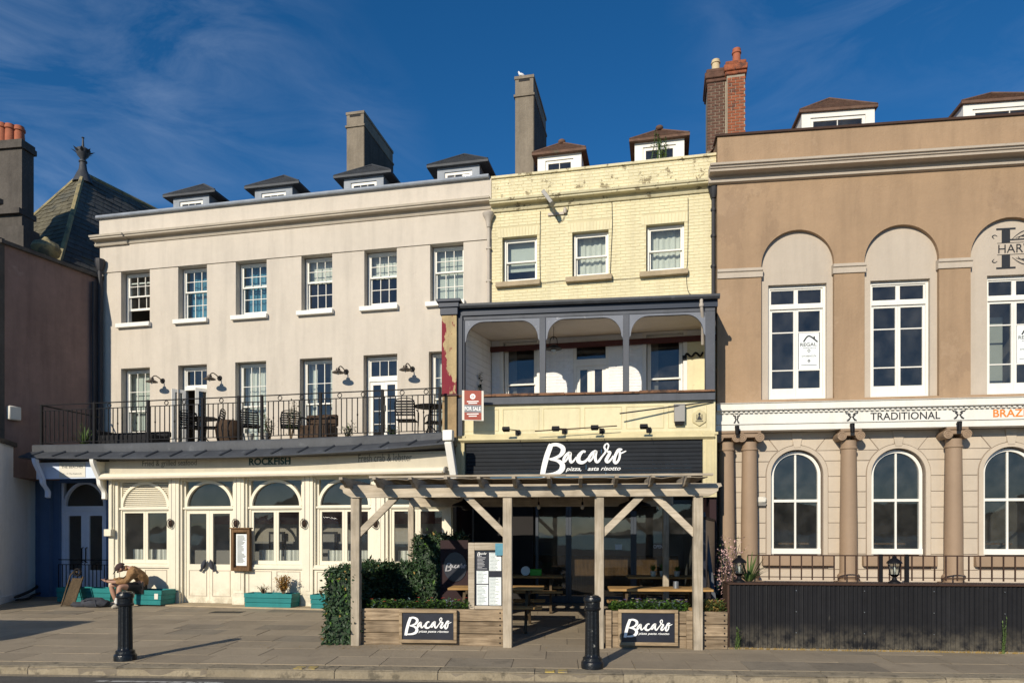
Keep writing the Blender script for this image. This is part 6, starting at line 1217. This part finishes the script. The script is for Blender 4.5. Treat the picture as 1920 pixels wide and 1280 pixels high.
mk('fixing_screws', sc_m, 'tin', cw); mk('footing', MB().box(-.05, wx1, -.05, .0, .0, gF(CW, 2, 0)+.025), 'kerb_stone', cw)
for px, lb in ((1386, 'black lantern on the left end of the corrugated wall among plants'), (1677, 'black lantern standing on the middle of the corrugated wall')):
    x = CW.s_(px, -.15); y = .15; t = thing('wall_lantern', lb, 'lamp', CW, (x, y, z1), 'lanterns on the corrugated wall'); mk('base', MB().lathe([(.09, 0), (.085, .02), (.04, .05), (.025, .09), (.04, .10), (.06, .12), (.09, .135)], x, y, 14, z1), 'iron_black', t)
    cg = MB()
    for k in range(6): a = R_(60*k); cg.bar((x+.065*math.cos(a), y+.065*math.sin(a), z1+.135), (x+.095*math.cos(a), y+.095*math.sin(a), z1+.30), .01)
    mk('cage', cg, 'iron_black', t); mk('pane', MB().lathe([(.058, .137), (.085, .295)], x, y, 6, z1), 'glass', t); mk('roof', MB().lathe([(.115, .30), (.10, .33), (.05, .37), (.03, .385), (.035, .40), (.012, .42)], x, y, 12, z1), 'iron_black', t); mk('bulb', MB().blob((x, y, z1+.2), (.02, .02, .05), 1), 'white_plastic', t)
# plants at its left end
def spiky(F, x, y, z, n, ln, wd, label, m='leaf_weed', nm='spiky_plant', spread_=1.0):
    t = thing(nm, label, 'plant', F, (x, y, z)); lv = MB()
    for k in range(n):
        a = random.uniform(0, 6.28); e_ = random.uniform(.15, 1)*spread_; d = Vector((math.cos(a)*e_, math.sin(a)*e_, 1)).normalized(); p = Vector((x, y, z+.05)); l = ln*random.uniform(.6, 1.1); prev = p; s = d.cross(Vector((0, 0, 1))).normalized(); w0 = wd; b = len(lv.v)
        for q in range(5): u = q/4; c = p+d*l*u-Vector((0, 0, 1))*l*.35*u*u*e_; w = wd*(1-u)**.7+.002; lv.v += [tuple(c-s*w/2), tuple(c+s*w/2)]
        for q in range(4): lv.f.append((b+2*q, b+2*q+1, b+2*q+3, b+2*q+2))
    mk('leaves', lv, m, t, smooth=False); mk('trunk', MB().tube([(x, y, z-.05), (x, y, z+.12)], [.05, .03], 8), 'stem_brown', t); return t
spiky(CW, CW.s_(1404, -.5), .5, .95, 46, .62, .035, 'spiky green cordyline behind the left lantern on the wall'); 
def shrub(F, x, y, z, h, r, n, mats, label, nm='shrub', stems=6, cat='shrub', ls=.06):
    t = thing(nm, label, cat, F, (x, y, z)); st = MB(); bags = {m: MB() for m, _ in mats}
    tips = []
    for k in range(stems): a = random.uniform(0, 6.28); tp = Vector((x+r*.8*math.cos(a)*random.random(), y+r*.8*math.sin(a)*random.random(), z+h*random.uniform(.6, 1))); st.tube([(x, y, z), tuple(Vector((x, y, z)).lerp(tp, .5)+Vector((random.uniform(-.05, .05), 0, .05))), tuple(tp)], [.014, .01, .004], 5); tips.append(tp)
    for i in range(n):
        m = random.choices([m for m, _ in mats], [w for _, w in mats])[0]; tp = random.choice(tips); u = random.uniform(.35, 1.05); p = Vector((x, y, z)).lerp(tp, u)+Vector((random.gauss(0, r*.22), random.gauss(0, r*.22), random.gauss(0, h*.05)))
        bags[m].leaf(p, (random.uniform(-1, 1), random.uniform(-1, 1), random.uniform(-.5, 1)), (0, 0, 1), ls*random.uniform(.7, 1.3), ls*.5)
    mk('stems', st, 'stem_brown', t)
    for m, b in bags.items():
        if b.v: mk('blossom' if 'petal' in m else 'leaves', b, m, t, smooth=False)
    return t
shrub(CW, CW.s_(1362, -.5), .55, .55, 1.15, .28, 750, [('petal_pink', 7), ('leaf_weed', 1.2)], 'pink-flowering shrub between the pergola and the paired columns', 'flowering_shrub', 9, ls=.045)
for px, hgt, lb in ((1382, .34, 'small green weed at the left foot of the corrugated wall'), (1884, .52, 'tall green weed at the right foot of the corrugated wall')):
    x = CW.s_(px, .06); g = gF(CW, x, -.06); wm = MB()
    for k in range(4):
        b = Vector((x+random.uniform(-.04, .04), -.06, g)); tip = b+Vector((random.uniform(-.08, .08), random.uniform(-.05, 0), hgt*random.uniform(.55, 1))); wm.tube([b, tip], [.006, .002], 4)
        for q in range(22): u = random.random(); wm.leaf(b.lerp(tip, u), (random.uniform(-1, 1), random.uniform(-.7, .3), random.uniform(.1, .9)), (0, 0, 1), .055, .016)
    single('foot_weed', wm, 'leaf_weed', CW, (x, -.06, g), lb, 'weed')
gm = MB()
for i in range(420):
    x = random.uniform(0, wx1); g = gF(CW, x, -.06)
    for k in range(2): gm.leaf((x+random.uniform(-.03, .03), -.055, g), (random.uniform(-.6, .6), random.uniform(-.6, 0), 1), (0, 1, 0), random.uniform(.02, .055), .008)
o = mk('moss_tufts', gm, 'leaf_straw', None, kind='stuff', smooth=False); o.location = CW.w(0, 0, 0); o.rotation_euler = (0, 0, -CW.a); o['label'] = 'dry grass tufts along the foot of the corrugated wall'; o['category'] = 'grass'
# ================================================================== bollards
for px, py, lb in ((235, 1238, 'black fluted iron bollard in front of the seated person'), (1110.5, 1252, 'black fluted iron bollard with chipped paint before the entrance')):
    Yb = FPX*EYE/(py-HOR); wx_ = (px-960)/FPX*Yb; g = gz((wx_, Yb)); t = thing('bollard', lb, 'bollard', WF, (wx_, Yb, g), 'bollards along the kerb'); BASE[t.name] = (0, 0, 0); t.rotation_euler = (0, 0, random.uniform(0, 3))
    fl = MB(); n = 48
    prof = [(.118, .14, 0), (.103, .155, 0), (.100, .17, 1), (.098, .2, 1), (.092, .74, 1), (.092, .77, 1)]
    base = 0
    for r, z, f_ in prof:
        for k in range(n): a = 2*math.pi*k/n; q = r*(1-.09*f_*(1 if (k % 6) in (0, 1, 2) else 0)); fl.v.append((q*math.cos(a), q*math.sin(a), z))
    for i in range(len(prof)-1):
        for k in range(n): fl.f.append((i*n+k, i*n+(k+1) % n, (i+1)*n+(k+1) % n, (i+1)*n+k))
    mk('shaft', fl, 'bollard_paint', t); mk('foot', MB().lathe([(.15, -.03), (.15, .07), (.145, .085), (.13, .10), (.125, .14), (.10, .145)], 0, 0, 28), 'bollard_paint', t)
    mk('head', MB().lathe([(.095, .768), (.112, .775), (.115, .80), (.104, .81), (.104, .88), (.116, .89), (.118, .925), (.11, .945), (.09, .955), (.088, .965), (.05, .975), (.0, .978)], 0, 0, 28), 'bollard_paint', t)
# ================================================================== teal planters
def trough(px0, px1, py1, d, ht, lb, dp=.38):
    xa, xb = RF.s_(px0, d), RF.s_(px1, d); g = gF(RF, (xa+xb)/2, -d)+.03; t = thing('teal_trough', lb, 'planter', RF, ((xa+xb)/2, -d, g), 'teal plank troughs along the restaurant front')
    n = 3
    for k in range(n):
        z0, z1 = g+.01+k*ht/n, g+.01+(k+1)*ht/n-.006; s_ = .012*k
        mk('plank', MB().box(xa-s_, xb+s_, -d, -d+.02, z0, z1), 'teal_paint', t, bev=.003); mk('plank', MB().box(xa-s_, xb+s_, -d+dp-.02, -d+dp, z0, z1), 'teal_paint', t, bev=.003)
        mk('plank', MB().box(xa-s_, xa-s_+.02, -d+.021, -d+dp-.021, z0, z1), 'teal_paint', t); mk('plank', MB().box(xb+s_-.02, xb+s_, -d+.021, -d+dp-.021, z0, z1), 'teal_paint', t)
    mk('soil', MB().box(xa+.03, xb-.03, -d+.03, -d+dp-.03, g, g+ht-.04), 'soil', t); return xa, xb, g+ht
a, b, z = trough(459, 545, 1138, .5, .31, 'teal plank trough with orange shrub under the restaurant windows')
shrub(RF, b-.28, -.32, z-.05, .46, .22, 700, [('leaf_orange', 6), ('leaf_straw', 2)], 'browning orange shrub in the teal trough', ls=.055, stems=12)
shrub(RF, a+.35, -.32, z-.05, .24, .2, 60, [('leaf_straw', 3), ('leaf_weed', 2)], 'bare twiggy plant in the teal trough left of the orange shrub', stems=9, ls=.04)
a, b, z = trough(583, 640, 1140, .5, .31, 'teal plank trough half hidden by the ivy hedge'); shrub(RF, a+.16, -.32, z-.04, .14, .1, 40, [('leaf_straw', 3), ('leaf_weed', 2), ('petal_cream', .5)], 'sparse dry plant in the half hidden teal trough', stems=6, ls=.04)
a, b, z = trough(107, 206, 1138, .45, .34, 'long teal plank trough in front of the lobby door'); shrub(RF, a+.2, -.28, z-.05, .2, .12, 60, [('leaf_straw', 3), ('leaf_weed', 2)], 'dry twiggy plant at the left end of the lobby trough', stems=8, ls=.04)
SEAT = trough(250, 301, 1130, .62, .34, 'short teal plank trough used as a seat by the person', .5)
xa, xb, z = SEAT; single('meter_tag', MB().box(xb-.16, xb-.06, -.632, -.6201, z-.2, z-.07), 'white_plastic', RF, (xb-.1, -.62, z-.2), 'small white tag on the front of the trough used as a seat', 'tag', bev=.008)
# iron gate panel before the lobby door
x0, x1 = CF.s_(110, 1.7), CF.s_(203, 1.7); g = .16; t = thing('lobby_gate', 'low dark iron railing panel in front of the pale blue lobby door', 'railing', CF, (x0, -1.7, g)); zt_ = CF.z(150, 1048, 1.7)
mk('rail', MB().box(x0, x1, -1.71, -1.69, zt_-.02, zt_).box(x0, x1, -1.708, -1.692, zt_-.14, zt_-.125).box(x0, x1, -1.708, -1.692, g+.1, g+.115), 'iron_black', t); me = mesh_of('baluster', MB().box(-.008, .008, -.008, .008, 0, zt_-g-.13)); n = 13
for k in range(n+1): piece('baluster', me, 'iron_black', t, (x0+(x1-x0)*k/n, -1.7, g))
mk('ring', MB().arch((x0+x1)/2, zt_-.08, .05, .065, -1.708, -1.692, 0, 360, 14), 'iron_black', t)
# folded sun board and bag by the trough
x, y = RF.s_(140, .75), -.75; g = gF(RF, x, y); t = thing('folded_pushchair', 'dark folded board and frame leaning on the lobby trough', 'frame', RF, (x, y, g))
mk('deck', MB().hexa([(x-.1, y-.25, g+.02), (x+.2, y-.25, g+.02), (x+.2, y-.21, g+.02), (x-.1, y-.21, g+.02), (x-.22, y+.16, g+.62), (x+.06, y+.16, g+.62), (x+.06, y+.2, g+.62), (x-.22, y+.2, g+.62)]), 'bench_leg', t); mk('frame', MB().tube([(x-.12, y-.26, g), (x-.27, y+.16, g+.68), (x-.2, y+.2, g+.78), (x-.1, y+.2, g+.76)], .018, 6).tube([(x+.22, y-.26, g), (x+.08, y+.16, g+.66)], .018, 6), 'bench_leg', t); mk('handle', MB().arch(x-.1, g+.76, .06, .1, y+.17, y+.22, 0, 360, 12), 'iron_black', t)
x, y = RF.s_(178, .95), -.95; g = gF(RF, x, y); bm_ = MB().blob((x, y, g+.09), (.36, .2, .12), 3, .06).blob((x-.35, y-.02, g+.05), (.25, .16, .07), 3, .08)
bm_.v = [(a, b, c+.035*nz_.noise(Vector((a, b, c))*9)+.02*nz_.noise(Vector((a, b, c))*22) if c > g+.03 else c) for a, b, c in bm_.v]; bm_.tube(crom([(x-.2, y-.12, g+.1), (x-.05, y-.2, g+.2), (x+.12, y-.15, g+.17), (x+.2, y-.2, g+.03)], 4), .014, 5); single('slumped_bag', bm_, 'bag_grey', RF, (x, y, g), 'dark grey bag slumped on the ground by the person', 'bag')
lt = MB()
for i in range(150):
    x, y = random.uniform(-11, 8), abs(random.gauss(0, 2.2))+.35
    if random.random() < .5: x, y = random.gauss(inv(KF, GF.w(GF.s_(640), -.1, 0))[0], .9), inv(KF, GF.w(0, -.1, 0))[1]-abs(random.gauss(0, .22))
    a_ = random.uniform(0, 6.28); lt.leaf((x, y, .02*y+.006), (math.cos(a_), math.sin(a_), .1), (0, 0, 1), random.uniform(.02, .05), .018)
o = mk('fallen_leaves', lt, 'leaf_straw', None, kind='stuff', smooth=False); o.location = KF.w(0, 0, 0); o.rotation_euler = (0, 0, -KF.a); o['label'] = 'dry leaves and litter scattered over the paving'; o['category'] = 'leaves'
# ================================================================== furniture and plants on the terrace
ZD = ZTF+.005
def chair(px, q, rz, lb):
    x = RF.s_(px, -q); t = thing('terrace_chair', lb, 'chair', RF, (x, q, ZD), 'metal chairs on the terrace', R_(rz)); BASE[t.name] = (0, 0, 0)
    for sx in (-.22, .22):
        mk('leg', MB().tube(crom([(sx, -.22, 0), (sx, -.2, .25), (sx*1.05, -.2, .45), (sx*1.1, -.15, .64), (sx*1.1, .15, .66)], 3), .013, 6), 'iron_black', t)
        mk('leg', MB().tube(crom([(sx, .24, 0), (sx, .2, .3), (sx, .22, .5), (sx*.95, .29, .86)], 3), .013, 6), 'iron_black', t)
    mk('seat', MB().box(-.22, .22, -.21, .21, .43, .455), 'iron_black', t, bev=.01)
    for k in range(6): mk('back_slat', MB().box(-.21, .21, .235+.012*k, .245+.012*k, .52+.058*k, .56+.058*k), 'iron_black', t)
    mk('back_frame', MB().tube(crom([(-.21, .25, .5), (-.21, .29, .84), (0, .3, .9), (.21, .29, .84), (.21, .25, .5)], 4), .012, 6), 'iron_black', t); return t
def table(px, q, lb, r=.36, h=.72, m='iron_black'):
    x = RF.s_(px, -q); t = thing('bistro_table', lb, 'table', RF, (x, q, ZD), 'round tables on the terrace'); BASE[t.name] = (0, 0, 0)
    mk('table_top', MB().lathe([(r, 0), (r+.01, .012), (r, .025)], 0, 0, 24, h), m, t); mk('stem', MB().tube([(0, 0, .1), (0, 0, h)], .025, 8), 'iron_black', t)
    for k in range(3): a = R_(120*k+20); mk('leg', MB().tube(crom([(0, 0, .32), (.12*math.cos(a), .12*math.sin(a), .2), (.28*math.cos(a), .28*math.sin(a), 0)], 4), .014, 6), 'iron_black', t)
    return x, q
chair(362, .5, 60, 'black metal chair right of the open terrace doors'); chair(395, .55, -70, 'black metal chair beside the wicker basket on the terrace'); chair(470, .6, 40, 'black metal chair behind the white pots on the terrace'); chair(763, .5, 190, 'black slatted metal chair before the closed white terrace doors'); chair(815, .9, -60, 'black metal chair hard against the peeling pier')
table(380, .9, 'black round table between the two chairs by the open doors'); table(806, .45, 'black round table near the peeling pier'); 
for k in range(1): chair(545, .9, 30, 'black metal chair behind the vine left of the brown bench')
x = RF.s_(430, -.7); single('wicker_basket', MB().lathe([(.24, 0), (.3, .2), (.33, .42), (.28, .6), (.24, .62), (.2, .5)], x, .7, 20, ZD), 'wicker', RF, (x, .7, ZD), 'brown wicker basket seat behind the terrace railing', 'basket')
xa, xb = RF.s_(563, -.6), RF.s_(622, -.6); t = thing('brown_bench', 'long brown wicker bench behind the middle of the terrace railing', 'bench', RF, ((xa+xb)/2, .6, ZD)); mk('seat', MB().box(xa, xb, .45, .95, ZD+.1, ZD+.42), 'wicker', t, bev=.03); mk('backrest', MB().box(xa, xb, .88, .98, ZD+.43, ZD+.72), 'wicker', t, bev=.03)
for xx in (xa+.04, xb-.04): mk('armrest', MB().tube(crom([(xx, .46, ZD), (xx, .45, ZD+.5), (xx, .6, ZD+.62), (xx, .95, ZD+.62)], 4), .02, 6), 'iron_black', t)
xa, xb = RF.s_(200, -.9), RF.s_(300, -.9); t = thing('black_sofa', 'low black outdoor sofa at the shaded end of the terrace', 'sofa', RF, ((xa+xb)/2, .9, ZD)); mk('base', MB().box(xa, xb, .6, 1.3, ZD, ZD+.36), 'cloth_black', t, bev=.02); mk('backrest', MB().box(xa, xb, 1.2, 1.35, ZD+.361, ZD+.5), 'cloth_black', t, bev=.02); mk('arm', MB().box(xa-.12, xa-.001, .6, 1.35, ZD, ZD+.5), 'cloth_black', t, bev=.02)
for px, lb in ((466, 'white pot left of the chair on the terrace floor'), (494, 'white pot right of the chair on the terrace floor')):
    x = RF.s_(px, -.25); t = thing('terrace_pot', lb, 'pot', RF, (x, .25, ZD), 'white pots on the terrace'); mk('pot', MB().lathe([(.09, 0), (.13, .2), (.14, .22), (.12, .22), (.1, .1)], x, .25, 14, ZD), 'white_plastic', t); mk('soil', MB().lathe([(.115, .18), (.05, .19)], x, .25, 12, ZD), 'soil', t)
spiky(RF, RF.s_(158, -.3), .3, ZD, 60, .62, .035, 'spiky green plant behind the shaded left end of the terrace railing', 'leaf_weed', 'terrace_plant', 1.2)
for px, hgt, lb in ((545, .95, 'climbing vine on the terrace left of the brown bench'), (505, .7, 'leafy climbing plant on the terrace behind the white pots'), (650, .38, 'low flowering plant on the terrace right of the brown bench'), (735, .3, 'low green plant at the foot of the closed terrace doors')):
    shrub(RF, RF.s_(px, -.3), .3, ZD, hgt, .2, 170, [('leaf_ivy', 5), ('leaf_bright', 2), ('petal_cream', .3)], lb, 'terrace_shrub', 5, 'plant', .065)
# ================================================================== the seated person
def skin_mesh(name, pts, edges, m, parent, root=0, sub=2):
    """joints with radii grown into one continuous surface"""
    me = bpy.data.meshes.new(name); me.from_pydata([p[:3] for p in pts], edges, []); o = bpy.data.objects.new(name, me); COL.objects.link(o); o.parent = parent; me.materials.append(MATS[m])
    sk2 = o.modifiers.new('skin', 'SKIN'); sk2.use_smooth_shade = True
    bm = bmesh.new(); bm.from_mesh(me); lay = bm.verts.layers.skin.verify(); bm.verts.ensure_lookup_table()
    for i, p in enumerate(pts): bm.verts[i][lay].radius = (p[3], p[4] if len(p) > 4 else p[3]); bm.verts[i][lay].use_root = (i == root)
    bm.to_mesh(me); bm.free(); s2 = o.modifiers.new('sub', 'SUBSURF'); s2.levels = s2.render_levels = sub
    if m == 'jacket_tan':
        tx = bpy.data.textures.new('folds', 'CLOUDS'); tx.noise_scale = .07; dm_ = o.modifiers.new('folds', 'DISPLACE'); dm_.texture = tx; dm_.strength = .045; dm_.mid_level = .5
    return o
xa, xb, zs = SEAT; hx = xa+.14; hy = -.50; g = gF(RF, hx, -.9)
per = thing('person', 'person in tan jacket and dark cap hunched over a phone on the trough', 'person', RF, (hx, hy, g)); BASE[per.name] = (0, 0, 0)
J = [(0, 0, .44, .13), (.02, -.02, .62, .125), (-.06, -.07, .79, .14), (-.20, -.15, .87, .08), (-.27, -.19, .875, .055), (-.36, -.245, .885, .098), (-.372, -.252, .845, .088), (-.355, -.242, .795, .05),          # pelvis, spine, chest, neck base, neck, skull, face, jaw
     (-.02, -.27, .80, .07), (-.06, -.42, .60, .05), (-.30, -.55, .585, .036), (-.43, -.58, .60, .03),            # left arm
     (-.22, .07, .80, .07), (-.42, -.05, .60, .05), (-.58, -.34, .60, .036), (-.56, -.46, .605, .03),               # right arm
     (.0, -.13, .43, .095), (-.12, -.58, .49, .068), (-.13, -.58, .30, .06), (-.12, -.54, .09, .038), (-.19, -.68, .045, .035),
     (-.1, .08, .43, .095), (-.62, -.26, .50, .068), (-.57, -.24, .30, .06), (-.52, -.2, .09, .038), (-.64, -.31, .045, .035)]
E = [(0, 1), (1, 2), (2, 3), (3, 4), (4, 5), (5, 6), (6, 7), (2, 8), (8, 9), (9, 10), (10, 11), (2, 12), (12, 13), (13, 14), (14, 15), (0, 16), (16, 17), (17, 18), (18, 19), (19, 20), (0, 21), (21, 22), (22, 23), (23, 24), (24, 25)]
# five fingers on each hand, curled round the phone
nf = len(J)
for wr, dirv in ((11, Vector((-.085, -.01, .01))), (15, Vector((-.03, -.075, .012)))):
    w_ = Vector(J[wr][:3]); side = dirv.cross(Vector((0, 0, 1))).normalized()
    for k in range(5):
        off_ = (k-1.8)*.019; ln = (.8, 1, 1.08, 1, .75)[k]
        if k == 0: a = w_+side*-.04+dirv*.25+Vector((0, 0, .015)); b = a+dirv*.5+Vector((0, 0, .03))
        else: a = w_+side*off_+dirv*.75; b = a+dirv*.55*ln+Vector((0, 0, .028))
        J += [(*a, .0095), (*b, .008)]; E += [(wr, len(J)-2), (len(J)-2, len(J)-1)]
skin_mesh('body', J, E, 'skin', per)
hf = Vector((-.62, -.42, -.66)).normalized(); hu = Vector((-.55, -.37, .75)); hu = (hu-hf*hu.dot(hf)).normalized(); hr = hf.cross(hu); hc = Vector((-.365, -.248, .875))
def HP(a, b, c): return tuple(hc+hr*a+hf*b+hu*c)
def hblob(a, b, c, ra, rb, rc, n=2):
    m = MB().blob((0, 0, 0), (ra, rb, rc), n); m.v = [tuple(Vector(HP(a, b, c))+hr*x+hf*y+hu*z) for x, y, z in m.v]; return m
mk('nose', hblob(0, .098, -.02, .013, .02, .024), 'skin', per); mk('mouth', hblob(0, .088, -.062, .022, .006, .006), 'room_red', per)
for sg_ in (-1, 1): mk('ear', hblob(sg_*.092, -.005, -.015, .012, .022, .03), 'skin', per); mk('eye', hblob(sg_*.033, .087, .004, .012, .006, .006), 'cap_brown', per)
jk = [(0, 0, .46, .15), (.03, -.02, .63, .15), (-.05, -.07, .79, .165), (-.19, -.14, .875, .10), (-.02, -.27, .80, .09), (-.06, -.42, .60, .07), (-.27, -.54, .585, .052), (-.22, .07, .80, .09), (-.42, -.05, .60, .07), (-.55, -.28, .60, .052)]
skin_mesh('jacket', jk, [(0, 1), (1, 2), (2, 3), (2, 4), (4, 5), (5, 6), (2, 7), (7, 8), (8, 9)], 'jacket_tan', per, 0, 3)
skin_mesh('shorts', [(0, 0, .43, .14), (.0, -.13, .43, .115), (-.09, -.46, .475, .092), (-.1, .08, .43, .115), (-.49, -.17, .485, .092)], [(0, 1), (1, 2), (0, 3), (3, 4)], 'cloth_black', per, 0, 3)
cp = MB().blob((0, 0, 0), (.112, .118, .10), 3); cp.v = [HP(x, y-.008, max(z, -.012)+.028) for x, y, z in cp.v]; mk('cap', cp, 'cap_brown', per)
pk = MB().blob((0, 0, 0), (.085, .075, .009), 2); pk.v = [HP(x, y+.135, z+.028-y*.25) for x, y, z in pk.v]; mk('cap_peak', pk, 'cap_brown', per); mk('hair', hblob(0, -.055, -.03, .088, .055, .05), 'cap_brown', per)
mk('collar', MB().tube(crom([(-.20, -.26, .86), (-.275, -.20, .925), (-.26, -.10, .90), (-.20, -.05, .84)], 4), .022, 6), 'jacket_tan', per)
for ax, ay in ((-.12, -.545), (-.523, -.203)): mk('sock', MB().lathe([(.05, .07), (.047, .12), (.052, .20), (.045, .2)], ax, ay, 12), 'sock_white', per)
for (ax, ay, bx_, by) in ((-.10, -.50, -.20, -.71), (-.50, -.16, -.66, -.345)): mk('shoe', MB().tube([(ax, ay, .05), ((ax+bx_)/2, (ay+by)/2, .055), (bx_*.8+ax*.2, by*.8+ay*.2, .045), (bx_, by, .035)], [.045, .055, .05, .025], 10), 'shoe_pale', per)
ph = thing('phone', 'dark phone held in the hands of the seated person', 'phone', RF, (hx-.56, hy-.53, g+.62)); BASE[ph.name] = (0, 0, 0); mk('case', MB().hexa([(-.04, -.07, .0), (.04, -.07, .0), (.04, .07, .03), (-.04, .07, .03), (-.04, -.072, .009), (.04, -.072, .009), (.04, .068, .039), (-.04, .068, .039)]), 'iron_black', ph); mk('screen', MB().quad((-.035, -.066, .0105), (.035, -.066, .0105), (.035, .062, .0389), (-.035, .062, .0389)), 'board_black', ph)
# ================================================================== parked van left of the frame: its shadow falls on the pavement
van = thing('parked_van', 'white panel van parked at the kerb just left of the picture', 'van', KF, (KF.s_(-500), -1.2, -.11)); BASE[van.name] = (0, 0, 0)
vx = inv(KF, (-10.35, 9.0)); van.location = KF.w(vx[0]-2.6, -1.25, -.11)
mk('body', MB().ext([(-2.6, .35), (2.6, .35), (2.6, 2.35), (2.5, 2.5), (-1.3, 2.5), (-1.7, 2.35), (-2.3, 1.35), (-2.6, 1.15)], -.98, .98), 'van_white', van, bev=.04)
for wx2 in (-1.7, 1.7):
    for wy2 in (-.99, .99): mk('wheel', MB().tube([(wx2, wy2-.1, .34), (wx2, wy2+.1, .34)], .34, 20), 'rubber', van)
for wy2 in (-.985, .985): mk('side_window', MB().ext([(-2.1, 1.4), (-1.2, 1.4), (-1.2, 2.05), (-1.75, 2.05)], wy2-.003, wy2+.003), 'glass_dark', van)
mk('windscreen', MB().quad((-2.33, -.85, 1.42), (-2.33, .85, 1.42), (-1.76, .8, 2.28), (-1.76, -.8, 2.28)), 'glass_dark', van)
for wy2 in (-.8, .8): mk('rear_light', MB().box(2.6, 2.63, wy2-.08, wy2+.08, .9, 1.3), 'sale_red', van)
